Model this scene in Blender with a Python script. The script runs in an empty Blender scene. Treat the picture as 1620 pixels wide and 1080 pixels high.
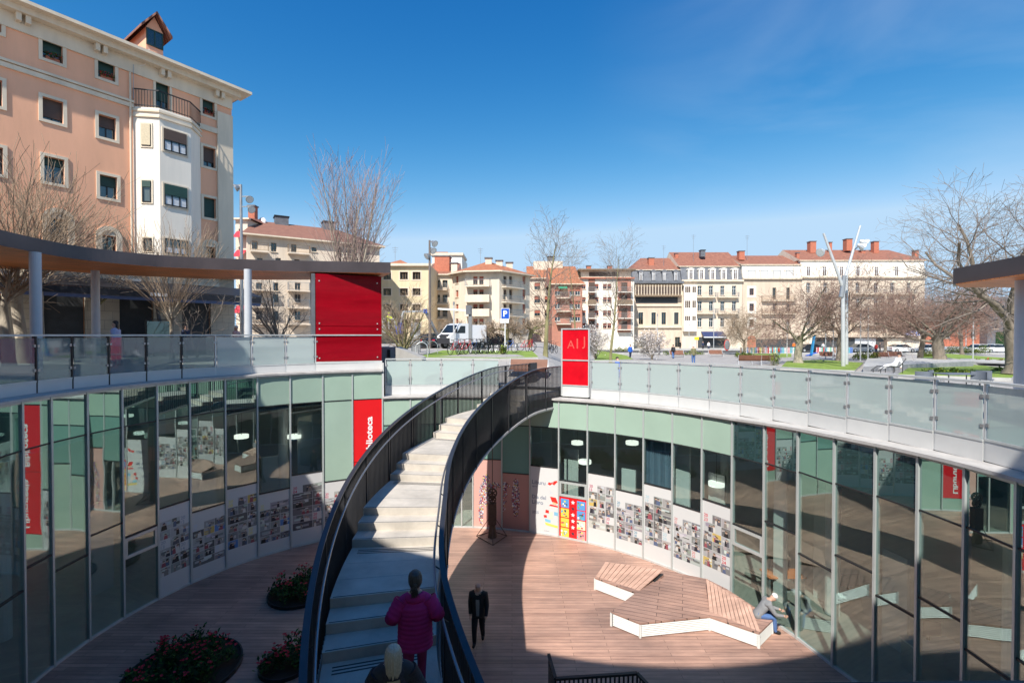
import bpy, bmesh, math, random
from mathutils import Vector, Matrix, Euler
R = math.radians
sc = bpy.context.scene
COL = sc.collection
random.seed(7)

# ---------------------------------------------------------------- camera, sky, sun, exposure
F = 760.0                      # focal length in photo pixels (photo 1620 x 1080)
CAMZ = 8.5
PITCH = R(0.8)
cam = bpy.data.cameras.new('camera')
cam.sensor_fit = 'HORIZONTAL'
cam.sensor_width = 36.0
cam.lens = F / 1620 * 36
cam.clip_start = 0.05
cam.clip_end = 4000
cam_ob = bpy.data.objects.new('camera', cam)
COL.objects.link(cam_ob)
cam_ob.location = (0, 0, CAMZ)
cam_ob.rotation_euler = (R(90) - PITCH, 0, 0)
sc.camera = cam_ob

SUNV = Vector((0.315, 0.87, -1.0)).normalized()      # direction the sunlight travels
w = bpy.data.worlds.new('World')
sc.world = w
w.use_nodes = True
nt = w.node_tree
bg = nt.nodes['Background']
sky = nt.nodes.new('ShaderNodeTexSky')
sky.sky_type = 'NISHITA'
sky.sun_disc = False
sky.sun_elevation = math.asin(-SUNV.z)
sky.sun_rotation = math.atan2(-SUNV.x, -SUNV.y)
sky.altitude = 20
sky.air_density = 1.0
sky.dust_density = 0.0
sky.ozone_density = 8.0
# camera-like colour response for the clear sky: deeper blue overhead, pale at the horizon
sep = nt.nodes.new('ShaderNodeSeparateColor'); cmb = nt.nodes.new('ShaderNodeCombineColor')
nt.links.new(sky.outputs['Color'], sep.inputs[0])
for ch, gm, kk, cap in (('Red', 3.0, 56.0, 3.6), ('Green', 1.38, 2.12, 5.2), ('Blue', 0.80, 1.0, 6.9)):
    m1 = nt.nodes.new('ShaderNodeMath'); m1.operation = 'MULTIPLY'; m1.inputs[1].default_value = 0.1
    m2 = nt.nodes.new('ShaderNodeMath'); m2.operation = 'POWER'; m2.inputs[1].default_value = gm
    m3 = nt.nodes.new('ShaderNodeMath'); m3.operation = 'MULTIPLY'; m3.inputs[1].default_value = kk * 10
    m4 = nt.nodes.new('ShaderNodeMath'); m4.operation = 'MINIMUM'; m4.inputs[1].default_value = cap
    nt.links.new(sep.outputs[ch], m1.inputs[0]); nt.links.new(m1.outputs[0], m2.inputs[0]); nt.links.new(m2.outputs[0], m3.inputs[0]); nt.links.new(m3.outputs[0], m4.inputs[0])
    nt.links.new(m4.outputs[0], cmb.inputs[ch])
tcw = nt.nodes.new('ShaderNodeTexCoord'); mpw = nt.nodes.new('ShaderNodeMapping')
mpw.inputs['Scale'].default_value = (1.0, 1.0, 2.6); mpw.inputs['Rotation'].default_value = (0.25, 0.3, 0.2); mpw.inputs['Location'].default_value = (0.9, 0.1, 0.62)
nzw = nt.nodes.new('ShaderNodeTexNoise'); nzw.inputs['Scale'].default_value = 1.7; nzw.inputs['Detail'].default_value = 9; nzw.inputs['Roughness'].default_value = 0.5; nzw.inputs['Distortion'].default_value = 0.5
rpw = nt.nodes.new('ShaderNodeValToRGB'); rpw.color_ramp.elements[0].position = 0.44; rpw.color_ramp.elements[0].color = (0, 0, 0, 1); rpw.color_ramp.elements[1].position = 0.95; rpw.color_ramp.elements[1].color = (0.5, 0.5, 0.5, 1)
mxw = nt.nodes.new('ShaderNodeMixRGB'); mxw.inputs['Color2'].default_value = (5.2, 6.0, 7.0, 1)
nt.links.new(tcw.outputs['Generated'], mpw.inputs['Vector']); nt.links.new(mpw.outputs['Vector'], nzw.inputs['Vector']); nt.links.new(nzw.outputs['Fac'], rpw.inputs['Fac'])
spw = nt.nodes.new('ShaderNodeSeparateXYZ'); mrw = nt.nodes.new('ShaderNodeMapRange'); mlw = nt.nodes.new('ShaderNodeMath'); mlw.operation = 'MULTIPLY'
mrw.interpolation_type = 'SMOOTHSTEP'; mrw.inputs['From Min'].default_value = 0.10; mrw.inputs['From Max'].default_value = 0.5     # haze lies to the right
nt.links.new(tcw.outputs['Generated'], spw.inputs[0]); nt.links.new(spw.outputs['X'], mrw.inputs['Value'])
nt.links.new(rpw.outputs['Color'], mlw.inputs[0]); nt.links.new(mrw.outputs['Result'], mlw.inputs[1]); nt.links.new(mlw.outputs[0], mxw.inputs['Fac']); nt.links.new(cmb.outputs[0], mxw.inputs['Color1'])
nt.links.new(mxw.outputs['Color'], bg.inputs['Color'])
bg.inputs['Strength'].default_value = 0.10
sun = bpy.data.lights.new('sun', 'SUN')
sun.energy = 5.0
sun.angle = R(0.53)
sun.color = (1.0, 0.95, 0.87)
sun_ob = bpy.data.objects.new('sun', sun)
COL.objects.link(sun_ob)
sun_ob.rotation_euler = SUNV.to_track_quat('-Z', 'Y').to_euler()
sc.view_settings.view_transform = 'Standard'
sc.view_settings.look = 'None'
sc.view_settings.exposure = 0.5
sc.view_settings.gamma = 1
sc.cycles.max_bounces = 10
sc.cycles.transparent_max_bounces = 24
sc.cycles.glossy_bounces = 5
sc.cycles.caustics_reflective = False
sc.cycles.caustics_refractive = False

# ---------------------------------------------------------------- pixel -> world helpers (measuring the photograph)
def ray(x, y):
    a = (x - 810) / F; b = (540 - y) / F
    return Vector((a, math.cos(PITCH) + b * math.sin(PITCH), -math.sin(PITCH) + b * math.cos(PITCH)))
def P(x, y, z=0.0):
    d = ray(x, y); t = (z - CAMZ) / d.z
    return Vector((d.x * t, d.y * t, z))
def D(x, y, dist):
    d = ray(x, y); t = dist / d.y
    return Vector((d.x * t, dist, CAMZ + d.z * t))

# ---------------------------------------------------------------- court curve (ellipse)
CC = Vector((-1.731, 11.909)); E1 = Vector((0.9109, -0.4127)); E2 = Vector((0.4127, 0.9109))
EA, EB = 10.23, 8.99
def E(t, off=0.0):
    p = CC + E1 * (EA * math.cos(t)) + E2 * (EB * math.sin(t))
    k = 30 - math.degrees((t + math.pi) % (2 * math.pi) - math.pi)       # the plan runs out straighter on the near right
    if 0 < k < 120:
        bl = 0.04 * k * k / (k + 3) if k < 45 else 0.04 * 45 * 45 / 48
        if k > 62: bl *= max(0.0, 1 - (k - 62) / 58)
        p = p + Vector((bl, 0))
    if off:
        n = (E1 * (math.cos(t) / EA) + E2 * (math.sin(t) / EB)).normalized()
        p = p + n * off
    return p
def HR(t):
    """height of the facade right of the stair: rises slightly towards the near right"""
    k = math.degrees((t + math.pi) % (2 * math.pi) - math.pi)
    return 5.75 + 0.0062 * min(22, max(0, 50 - k)) + 0.0035 * min(45, max(0, 28 - k))
def Epar(p):
    q = Vector((p[0], p[1])) - CC
    return math.atan2(q.dot(E2) / EB, q.dot(E1) / EA)
def Eray(px, off=0.0):
    """curve parameter where the vertical plane through photo column px meets the far side of the curve"""
    a = (px - 810) / F
    best = None
    for i in range(-900, 2701):
        t = R(i * 0.1)
        p = E(t, off)
        e = p.x - a * p.y
        if i > -900 and e0 * e <= 0 and p.y > 1:
            u = t0 + (t - t0) * (e0 / (e0 - e) if e0 != e else 0)
            q = E(u, off)
            if best is None or q.y > best[1]:
                best = (u, q.y)
        t0, e0 = t, e
    return best[0]

def zg(x, y):
    r = math.hypot(x - CC.x, y - CC.y)
    k = min(1, max(0, (r - 11) / 45))
    z = 6.22 - 0.78 * k
    if y > 5:                           # the ground is higher towards the left and behind the head of the stair
        px = 810 + F * x / y
        s = min(1, max(0, (925 - px) / 75)); s = s * s * (3 - 2 * s)
        q = min(1, max(0, (r - 10.2) / 5.5)); q = q * q * (3 - 2 * q)
        z += (7.25 - z) * s * q
    return z
def G(px, py):
    z = 5.9
    for _ in range(40):
        p = P(px, py, z); z = 0.5 * z + 0.5 * zg(p.x, p.y)
    return Vector((p.x, p.y, z))

# ---------------------------------------------------------------- materials
MATS = {}
def nodes_of(m):
    m.use_nodes = True
    return m.node_tree, m.node_tree.nodes['Principled BSDF']
def mat(name, col, rough=0.6, metal=0.0, var=0.12, scale=3.0, bump=0.0, bscale=40.0, spec=None, coat=0.0, stretch=None):
    if name in MATS: return MATS[name]
    m = bpy.data.materials.new(name)
    t, b = nodes_of(m)
    b.inputs['Base Color'].default_value = (*col, 1)
    b.inputs['Roughness'].default_value = rough
    b.inputs['Metallic'].default_value = metal
    if spec is not None: b.inputs['Specular IOR Level'].default_value = spec
    if coat: b.inputs['Coat Weight'].default_value = coat
    tc = t.nodes.new('ShaderNodeTexCoord')
    mp = t.nodes.new('ShaderNodeMapping')
    if stretch: mp.inputs['Scale'].default_value = stretch
    t.links.new(tc.outputs['Object'], mp.inputs['Vector'])
    if var:
        n = t.nodes.new('ShaderNodeTexNoise')
        n.inputs['Scale'].default_value = scale
        n.inputs['Detail'].default_value = 6
        n.inputs['Roughness'].default_value = 0.62
        t.links.new(mp.outputs['Vector'], n.inputs['Vector'])
        r = t.nodes.new('ShaderNodeValToRGB')
        r.color_ramp.elements[0].position = 0.3
        r.color_ramp.elements[1].position = 0.7
        r.color_ramp.elements[0].color = (*[c * (1 - var) for c in col], 1)
        r.color_ramp.elements[1].color = (*[min(1, c * (1 + var)) for c in col], 1)
        t.links.new(n.outputs['Fac'], r.inputs['Fac'])
        t.links.new(r.outputs['Color'], b.inputs['Base Color'])
    if bump:
        n2 = t.nodes.new('ShaderNodeTexNoise')
        n2.inputs['Scale'].default_value = bscale
        n2.inputs['Detail'].default_value = 4
        t.links.new(mp.outputs['Vector'], n2.inputs['Vector'])
        bp = t.nodes.new('ShaderNodeBump')
        bp.inputs['Strength'].default_value = bump
        bp.inputs['Distance'].default_value = 0.02
        t.links.new(n2.outputs['Fac'], bp.inputs['Height'])
        t.links.new(bp.outputs['Normal'], b.inputs['Normal'])
    MATS[name] = m
    return m

def mat_planks(name, c1, c2, width=0.14, length=2.4, gap=0.004, rough=0.55, rot=0.0, seam=(0.03, 0.02, 0.018)):
    m = bpy.data.materials.new(name)
    t, b = nodes_of(m)
    tc = t.nodes.new('ShaderNodeTexCoord')
    mp = t.nodes.new('ShaderNodeMapping')
    mp.inputs['Rotation'].default_value = (0, 0, rot)
    t.links.new(tc.outputs['Object'], mp.inputs['Vector'])
    br = t.nodes.new('ShaderNodeTexBrick')
    br.inputs['Scale'].default_value = 1.0
    br.inputs['Brick Width'].default_value = length
    br.inputs['Row Height'].default_value = width
    br.inputs['Mortar Size'].default_value = gap
    br.inputs['Mortar Smooth'].default_value = 0.2
    br.inputs['Bias'].default_value = 0.0
    br.offset = 0.37
    br.inputs['Color1'].default_value = (*c1, 1)
    br.inputs['Color2'].default_value = (*c2, 1)
    br.inputs['Mortar'].default_value = (*seam, 1)
    t.links.new(mp.outputs['Vector'], br.inputs['Vector'])
    n = t.nodes.new('ShaderNodeTexNoise')          # weathering along the grain
    mp2 = t.nodes.new('ShaderNodeMapping'); mp2.inputs['Scale'].default_value = (0.7, 5.0, 1)
    mp2.inputs['Rotation'].default_value = (0, 0, rot)
    t.links.new(tc.outputs['Object'], mp2.inputs['Vector'])
    t.links.new(mp2.outputs['Vector'], n.inputs['Vector'])
    n.inputs['Scale'].default_value = 1.3; n.inputs['Detail'].default_value = 8; n.inputs['Roughness'].default_value = 0.7
    rr = t.nodes.new('ShaderNodeValToRGB')
    rr.color_ramp.elements[0].position = 0.28; rr.color_ramp.elements[0].color = (0.62, 0.62, 0.64, 1)
    rr.color_ramp.elements[1].position = 0.75; rr.color_ramp.elements[1].color = (1.2, 1.18, 1.16, 1)
    t.links.new(n.outputs['Fac'], rr.inputs['Fac'])
    n3 = t.nodes.new('ShaderNodeTexNoise'); n3.inputs['Scale'].default_value = 0.45; n3.inputs['Detail'].default_value = 5
    t.links.new(tc.outputs['Object'], n3.inputs['Vector'])
    rr3 = t.nodes.new('ShaderNodeValToRGB')
    rr3.color_ramp.elements[0].position = 0.35; rr3.color_ramp.elements[0].color = (0.72, 0.73, 0.76, 1)
    rr3.color_ramp.elements[1].position = 0.65; rr3.color_ramp.elements[1].color = (1.16, 1.13, 1.10, 1)
    t.links.new(n3.outputs['Fac'], rr3.inputs['Fac'])
    mx = t.nodes.new('ShaderNodeMixRGB'); mx.blend_type = 'MULTIPLY'; mx.inputs['Fac'].default_value = 1
    mx3 = t.nodes.new('ShaderNodeMixRGB'); mx3.blend_type = 'MULTIPLY'; mx3.inputs['Fac'].default_value = 1
    t.links.new(br.outputs['Color'], mx.inputs['Color1']); t.links.new(rr.outputs['Color'], mx.inputs['Color2'])
    t.links.new(mx.outputs['Color'], mx3.inputs['Color1']); t.links.new(rr3.outputs['Color'], mx3.inputs['Color2'])
    t.links.new(mx3.outputs['Color'], b.inputs['Base Color'])
    b.inputs['Roughness'].default_value = rough
    bp = t.nodes.new('ShaderNodeBump'); bp.inputs['Strength'].default_value = 0.5; bp.inputs['Distance'].default_value = 0.01
    bp.invert = True
    t.links.new(br.outputs['Fac'], bp.inputs['Height'])
    t.links.new(bp.outputs['Normal'], b.inputs['Normal'])
    MATS[name] = m
    return m

def mat_blocks(name, c1, c2, mortar, bw=0.6, rh=0.3, gap=0.008, rough=0.8, axis='XY', var=0.1):
    m = bpy.data.materials.new(name)
    t, b = nodes_of(m)
    tc = t.nodes.new('ShaderNodeTexCoord')
    src = tc.outputs['Object']
    if axis == 'UZ':                     # (x+y, z): for upright walls
        sp = t.nodes.new('ShaderNodeSeparateXYZ'); t.links.new(src, sp.inputs[0])
        ad = t.nodes.new('ShaderNodeMath'); ad.operation = 'ADD'
        t.links.new(sp.outputs['X'], ad.inputs[0]); t.links.new(sp.outputs['Y'], ad.inputs[1])
        cb = t.nodes.new('ShaderNodeCombineXYZ')
        t.links.new(ad.outputs[0], cb.inputs['X']); t.links.new(sp.outputs['Z'], cb.inputs['Y'])
        src = cb.outputs[0]
    br = t.nodes.new('ShaderNodeTexBrick')
    br.inputs['Scale'].default_value = 1
    br.inputs['Brick Width'].default_value = bw; br.inputs['Row Height'].default_value = rh
    br.inputs['Mortar Size'].default_value = gap
    br.inputs['Color1'].default_value = (*c1, 1); br.inputs['Color2'].default_value = (*c2, 1); br.inputs['Mortar'].default_value = (*mortar, 1)
    t.links.new(src, br.inputs['Vector'])
    n = t.nodes.new('ShaderNodeTexNoise'); n.inputs['Scale'].default_value = 1.2; n.inputs['Detail'].default_value = 7
    t.links.new(tc.outputs['Object'], n.inputs['Vector'])
    rr = t.nodes.new('ShaderNodeValToRGB')
    rr.color_ramp.elements[0].position = 0.3; rr.color_ramp.elements[0].color = (*[1 - var * 1.5] * 3, 1)
    rr.color_ramp.elements[1].position = 0.7; rr.color_ramp.elements[1].color = (*[1 + var] * 3, 1)
    t.links.new(n.outputs['Fac'], rr.inputs['Fac'])
    mx = t.nodes.new('ShaderNodeMixRGB'); mx.blend_type = 'MULTIPLY'; mx.inputs['Fac'].default_value = 1
    t.links.new(br.outputs['Color'], mx.inputs['Color1']); t.links.new(rr.outputs['Color'], mx.inputs['Color2'])
    t.links.new(mx.outputs['Color'], b.inputs['Base Color'])
    b.inputs['Roughness'].default_value = rough
    MATS[name] = m
    return m

def mat_vcol(name, rough=0.45):
    m = bpy.data.materials.new(name)
    t, b = nodes_of(m)
    a = t.nodes.new('ShaderNodeVertexColor'); a.layer_name = 'Col'
    t.links.new(a.outputs['Color'], b.inputs['Base Color'])
    b.inputs['Roughness'].default_value = rough
    MATS[name] = m
    return m

def mat_glass(name, tint, refl=1.0, base=0.06, rough=0.0):
    m = bpy.data.materials.new(name)
    m.use_nodes = True
    t = m.node_tree
    t.nodes.clear()
    out = t.nodes.new('ShaderNodeOutputMaterial')
    tr = t.nodes.new('ShaderNodeBsdfTransparent'); tr.inputs['Color'].default_value = (*tint, 1)
    gl = t.nodes.new('ShaderNodeBsdfGlossy'); gl.inputs['Roughness'].default_value = rough
    gl.inputs['Color'].default_value = (0.80, 0.97, 0.96, 1)
    # Schlick reflectance, the same from both sides of the pane
    lw = t.nodes.new('ShaderNodeLayerWeight'); lw.inputs['Blend'].default_value = 0.5
    fr = t.nodes.new('ShaderNodeMath'); fr.operation = 'POWER'; fr.inputs[1].default_value = 4.0
    t.links.new(lw.outputs['Facing'], fr.inputs[0])
    mu = t.nodes.new('ShaderNodeMath'); mu.operation = 'MULTIPLY_ADD'; mu.use_clamp = True
    mu.inputs[1].default_value = refl; mu.inputs[2].default_value = base
    t.links.new(fr.outputs[0], mu.inputs[0])
    # panes are never quite flat: a very gentle waviness
    tc = t.nodes.new('ShaderNodeTexCoord')
    n = t.nodes.new('ShaderNodeTexNoise'); n.inputs['Scale'].default_value = 0.9; n.inputs['Detail'].default_value = 1
    t.links.new(tc.outputs['Object'], n.inputs['Vector'])
    bp = t.nodes.new('ShaderNodeBump'); bp.inputs['Strength'].default_value = 0.05; bp.inputs['Distance'].default_value = 0.05
    t.links.new(n.outputs['Fac'], bp.inputs['Height'])
    t.links.new(bp.outputs['Normal'], gl.inputs['Normal'])
    mx = t.nodes.new('ShaderNodeMixShader')
    t.links.new(mu.outputs[0], mx.inputs['Fac']); t.links.new(tr.outputs[0], mx.inputs[1]); t.links.new(gl.outputs[0], mx.inputs[2])
    t.links.new(mx.outputs[0], out.inputs['Surface'])
    MATS[name] = m
    return m

def mat_frit(name, col, clear=0.3, rough=0.03, tint=(0.8, 0.92, 0.9)):
    """printed / frosted balustrade glass: partly see-through, glossy"""
    m = bpy.data.materials.new(name)
    t, b = nodes_of(m)
    b.inputs['Base Color'].default_value = (*col, 1)
    b.inputs['Roughness'].default_value = rough
    b.inputs['Specular IOR Level'].default_value = 1.0; b.inputs['IOR'].default_value = 1.7
    out = t.nodes['Material Output']
    tr = t.nodes.new('ShaderNodeBsdfTransparent'); tr.inputs['Color'].default_value = (*tint, 1)
    mx = t.nodes.new('ShaderNodeMixShader'); mx.inputs['Fac'].default_value = clear
    t.links.new(b.outputs[0], mx.inputs[1]); t.links.new(tr.outputs[0], mx.inputs[2])
    t.links.new(mx.outputs[0], out.inputs['Surface'])
    MATS[name] = m
    return m

def mat_tiles(name, c1, c2):
    m = bpy.data.materials.new(name)
    t, b = nodes_of(m)
    tc = t.nodes.new('ShaderNodeTexCoord')
    n = t.nodes.new('ShaderNodeTexNoise'); n.inputs['Scale'].default_value = 1.7; n.inputs['Detail'].default_value = 9; n.inputs['Roughness'].default_value = 0.75
    t.links.new(tc.outputs['Object'], n.inputs['Vector'])
    rr = t.nodes.new('ShaderNodeValToRGB')
    rr.color_ramp.elements[0].position = 0.3; rr.color_ramp.elements[0].color = (*c1, 1)
    rr.color_ramp.elements[1].position = 0.72; rr.color_ramp.elements[1].color = (*c2, 1)
    t.links.new(n.outputs['Fac'], rr.inputs['Fac'])
    t.links.new(rr.outputs['Color'], b.inputs['Base Color'])
    wv = t.nodes.new('ShaderNodeTexWave'); wv.bands_direction = 'X'; wv.inputs['Scale'].default_value = 1.6
    t.links.new(tc.outputs['Object'], wv.inputs['Vector'])
    bp = t.nodes.new('ShaderNodeBump'); bp.inputs['Strength'].default_value = 0.8; bp.inputs['Distance'].default_value = 0.08
    t.links.new(wv.outputs['Fac'], bp.inputs['Height'])
    t.links.new(bp.outputs['Normal'], b.inputs['Normal'])
    b.inputs['Roughness'].default_value = 0.85
    MATS[name] = m
    return m

M = MATS
mat_planks('court decking', (0.52, 0.325, 0.25), (0.40, 0.245, 0.19), 0.14, 2.6, 0.004, 0.5)
mat_planks('bench boards', (0.48, 0.30, 0.235), (0.38, 0.235, 0.185), 0.19, 1.9, 0.007, 0.5, R(20))
mat('bench back boards', (0.48, 0.30, 0.23), 0.5, 0, 0.28, 1.2, 0.2, 30, stretch=(1, 3, 1))
mat_planks('canopy boards', (0.78, 0.25, 0.05), (0.64, 0.20, 0.04), 0.12, 3.0, 0.005, 0.45, R(-25))
mat('mullion metal', (0.52, 0.555, 0.545), 0.35, 0.3, 0.05)
mat('dark joint', (0.02, 0.022, 0.024), 0.5, 0, 0)
mat('sill metal', (0.55, 0.57, 0.56), 0.45, 0.2, 0.1)
mat('frosted glass', (0.17, 0.31, 0.265), 0.10, 0, 0.05, 0.8, spec=0.6)
mat('teal glass', (0.035, 0.075, 0.07), 0.01, 0, 0, spec=1.0)
M['teal glass'].node_tree.nodes['Principled BSDF'].inputs['IOR'].default_value = 2.6
M['teal glass'].node_tree.nodes['Principled BSDF'].inputs['Specular Tint'].default_value = (0.75, 1, 0.95, 1)
mat('frosted glass pale', (0.34, 0.46, 0.375), 0.10, 0, 0.05, 0.8, spec=0.6)
mat_glass('clear glass', (0.87, 0.95, 0.935), 0.7, 0.20)
mat_glass('window glass', (0.35, 0.40, 0.42), 0.8, 0.12)
mat_frit('balustrade glass', (0.52, 0.60, 0.585), 0.22)
mat_frit('shaded balustrade glass', (0.22, 0.28, 0.30), 0.5)  # darker copy: shade on the left panels is put into the colour
mat('fascia panel', (0.58, 0.58, 0.57), 0.4, 0, 0.05, 1.5)
mat('coping', (0.46, 0.44, 0.42), 0.6, 0, 0.18, 2.5)
mat('poster white', (0.60, 0.60, 0.595), 0.4, 0, 0.01)
mat_vcol('print')
mat('banner red', (0.70, 0.012, 0.016), 0.35, 0, 0.03)
mat('kiosk red', (0.27, 0.003, 0.010), 0.08, 0, 0.30, 0.7, spec=0.5, stretch=(0.35, 0.35, 2.2))
mat('lettering white', (0.82, 0.82, 0.82), 0.5, 0, 0)
mat('tread concrete', (0.50, 0.455, 0.395), 0.7, 0, 0.2, 1.6, 0.2, 60)
mat('railing steel', (0.06, 0.06, 0.066), 0.35, 0.5, 0.1)
mat('handrail steel', (0.30, 0.31, 0.33), 0.35, 0.7, 0.08)
mat('soffit', (0.50, 0.49, 0.48), 0.6, 0, 0.1)
mat('canopy metal', (0.085, 0.07, 0.075), 0.35, 0.4, 0.15, 1.0)
mat('column paint', (0.55, 0.57, 0.60), 0.4, 0, 0.04)
mat('louvre white', (0.66, 0.67, 0.65), 0.5, 0, 0.04)
mat('interior wall', (0.66, 0.66, 0.63), 0.8, 0, 0.05)
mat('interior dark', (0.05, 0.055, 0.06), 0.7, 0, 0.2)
mat('interior floor', (0.45, 0.42, 0.37), 0.4, 0, 0.1)
mat('lamp shade white', (0.8, 0.8, 0.78), 0.5, 0, 0)
mat('lit lamp', (0.8, 0.8, 0.76), 0.5, 0, 0)
M['lit lamp'].node_tree.nodes['Principled BSDF'].inputs['Emission Color'].default_value = (1, 0.95, 0.85, 1)
M['lit lamp'].node_tree.nodes['Principled BSDF'].inputs['Emission Strength'].default_value = 1.2
mat('louvre gap shade', (0.16, 0.16, 0.155), 0.8, 0, 0)
mat('curtain', (0.20, 0.27, 0.36), 0.7, 0, 0.3, 4, stretch=(8, 8, 0.1))
mat_blocks('paving', (0.40, 0.37, 0.34), (0.34, 0.32, 0.30), (0.2, 0.19, 0.18), 0.6, 0.4, 0.012)
mat('asphalt', (0.07, 0.07, 0.072), 0.85, 0, 0.2, 1.5)
mat('road paint', (0.7, 0.7, 0.68), 0.7, 0, 0.1)
mat('kerb stone', (0.42, 0.41, 0.39), 0.8, 0, 0.12)
mat('terrace stone', (0.38, 0.36, 0.33), 0.8, 0, 0.12)
mat('lawn green', (0.19, 0.27, 0.04), 0.9, 0, 0.45, 1.6, 0.6, 90)
mat('bark grey', (0.20, 0.165, 0.125), 0.9, 0, 0.35, 6, 0.6, 25, stretch=(1, 1, 0.3))
mat('bark pale', (0.36, 0.31, 0.24), 0.9, 0, 0.35, 6, 0.5, 25, stretch=(1, 1, 0.3))
mat('bark mossy', (0.23, 0.21, 0.10), 0.9, 0, 0.4, 4, 0.6, 25, stretch=(1, 1, 0.3))
mat('twig tan', (0.30, 0.22, 0.15), 0.9, 0, 0.2, 2)
mat('twig grey', (0.22, 0.18, 0.15), 0.9, 0, 0.2, 2)
mat('twig red', (0.25, 0.16, 0.125), 0.9, 0, 0.2, 2)
mat('twig pink', (0.30, 0.215, 0.19), 0.9, 0, 0.2, 2)
mat('blossom', (0.78, 0.72, 0.70), 0.8, 0, 0.08, 4)
mat('leaf green', (0.055, 0.12, 0.025), 0.8, 0, 0.4, 5, spec=0.15)
mat('leaf dark', (0.02, 0.05, 0.018), 0.8, 0, 0.4, 5, spec=0.15)
mat('hedge green', (0.23, 0.28, 0.055), 0.8, 0, 0.4, 3, spec=0.15)
mat('flower red', (0.55, 0.012, 0.03), 0.6, 0, 0.2, 5)
mat('soil', (0.03, 0.022, 0.016), 0.95, 0, 0.3, 6, 0.5, 30)
mat('pink render', (0.86, 0.45, 0.28), 0.85, 0, 0.09, 0.8, 0.1, 30, stretch=(1, 1, 0.22))
mat('cream render', (0.68, 0.57, 0.45), 0.85, 0, 0.13, 1.0, stretch=(1, 1, 0.2))
mat('pale render', (0.69, 0.59, 0.47), 0.85, 0, 0.13, 1.0, stretch=(1, 1, 0.2))
mat('white render', (0.82, 0.75, 0.65), 0.8, 0, 0.10, 0.9, stretch=(1, 1, 0.12))
mat('yellow render', (0.66, 0.54, 0.35), 0.85, 0, 0.13, 1.0, stretch=(1, 1, 0.2))
mat('ochre stone', (0.60, 0.48, 0.37), 0.85, 0, 0.13, 1.0, stretch=(1, 1, 0.2))
mat_blocks('red brick', (0.48, 0.15, 0.09), (0.40, 0.13, 0.08), (0.40, 0.30, 0.24), 0.24, 0.075, 0.01, axis='UZ')
mat_blocks('ashlar', (0.60, 0.53, 0.42), (0.54, 0.48, 0.39), (0.34, 0.30, 0.25), 0.95, 0.48, 0.012, axis='UZ')
mat_tiles('roof tiles', (0.20, 0.08, 0.055), (0.42, 0.18, 0.115))
mat_tiles('roof tiles bright', (0.34, 0.11, 0.05), (0.56, 0.22, 0.11))
mat_tiles('roof tiles brown', (0.22, 0.10, 0.07), (0.34, 0.16, 0.11))
mat('slate', (0.13, 0.135, 0.15), 0.5, 0, 0.25, 2)
mat('brown timber', (0.22, 0.155, 0.10), 0.7, 0, 0.25, 2, stretch=(6, 6, 0.5))
mat('stone trim', (0.72, 0.61, 0.47), 0.85, 0, 0.13, 1.0, stretch=(1, 1, 0.2))
mat('blind brown', (0.085, 0.055, 0.042), 0.6, 0, 0.1)
mat('blind green', (0.015, 0.055, 0.045), 0.6, 0, 0.1)
mat('blind white', (0.7, 0.7, 0.68), 0.6, 0, 0.05)
mat('blind terracotta', (0.36, 0.11, 0.07), 0.6, 0, 0.1)
mat('lace curtain', (0.6, 0.62, 0.65), 0.8, 0, 0.2, 8)
mat('black metal', (0.02, 0.02, 0.022), 0.45, 0.3, 0.1)
mat('grey metal', (0.36, 0.37, 0.38), 0.4, 0.6, 0.1)
mat('pale metal', (0.62, 0.63, 0.63), 0.4, 0.4, 0.08)
mat('white paint', (0.80, 0.80, 0.80), 0.25, 0, 0.02, coat=0.5)
mat('tyre', (0.02, 0.02, 0.02), 0.8, 0, 0.1)
mat('car dark', (0.02, 0.025, 0.035), 0.2, 0.3, 0, coat=0.6)
mat('car silver', (0.42, 0.44, 0.46), 0.25, 0.6, 0, coat=0.6)
mat('car glass', (0.015, 0.02, 0.025), 0.05, 0, 0)
mat('awning navy', (0.02, 0.035, 0.11), 0.7, 0, 0.1)
mat('awning black', (0.015, 0.016, 0.022), 0.6, 0, 0.15)
mat('awning green', (0.02, 0.25, 0.14), 0.7, 0, 0.1)
mat('awning red', (0.55, 0.03, 0.05), 0.7, 0, 0.1)
mat('sign blue', (0.005, 0.08, 0.48), 0.4, 0, 0)
mat('signal yellow', (0.75, 0.55, 0.02), 0.6, 0, 0)
mat('bench brown', (0.20, 0.085, 0.05), 0.6, 0, 0.2, 3)
mat('chimney brick', (0.45, 0.15, 0.09), 0.85, 0, 0.15, 4)
mat('skin', (0.55, 0.33, 0.24), 0.55, 0, 0.06, 8)
mat('hair dark', (0.03, 0.022, 0.018), 0.55, 0, 0.2, 30)
mat('hair grey brown', (0.05, 0.04, 0.033), 0.5, 0, 0.4, 30, stretch=(8, 8, 1))
mat('hair ash blonde', (0.52, 0.44, 0.32), 0.5, 0, 0.35, 24, stretch=(8, 8, 1))
mat('hair white', (0.68, 0.67, 0.65), 0.6, 0, 0.15, 20)
def cloth(name, col): return mat('cloth ' + name, col, 0.85, 0, 0.12, 12)
cloth('magenta', (0.42, 0.016, 0.15)); cloth('plum trousers', (0.24, 0.02, 0.085)); cloth('black', (0.012, 0.012, 0.014))
cloth('charcoal', (0.035, 0.037, 0.042)); cloth('grey', (0.22, 0.225, 0.235)); cloth('blue jeans', (0.07, 0.14, 0.32))
cloth('royal blue', (0.02, 0.12, 0.55)); cloth('lavender', (0.42, 0.44, 0.62)); cloth('navy', (0.02, 0.03, 0.07))
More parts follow.
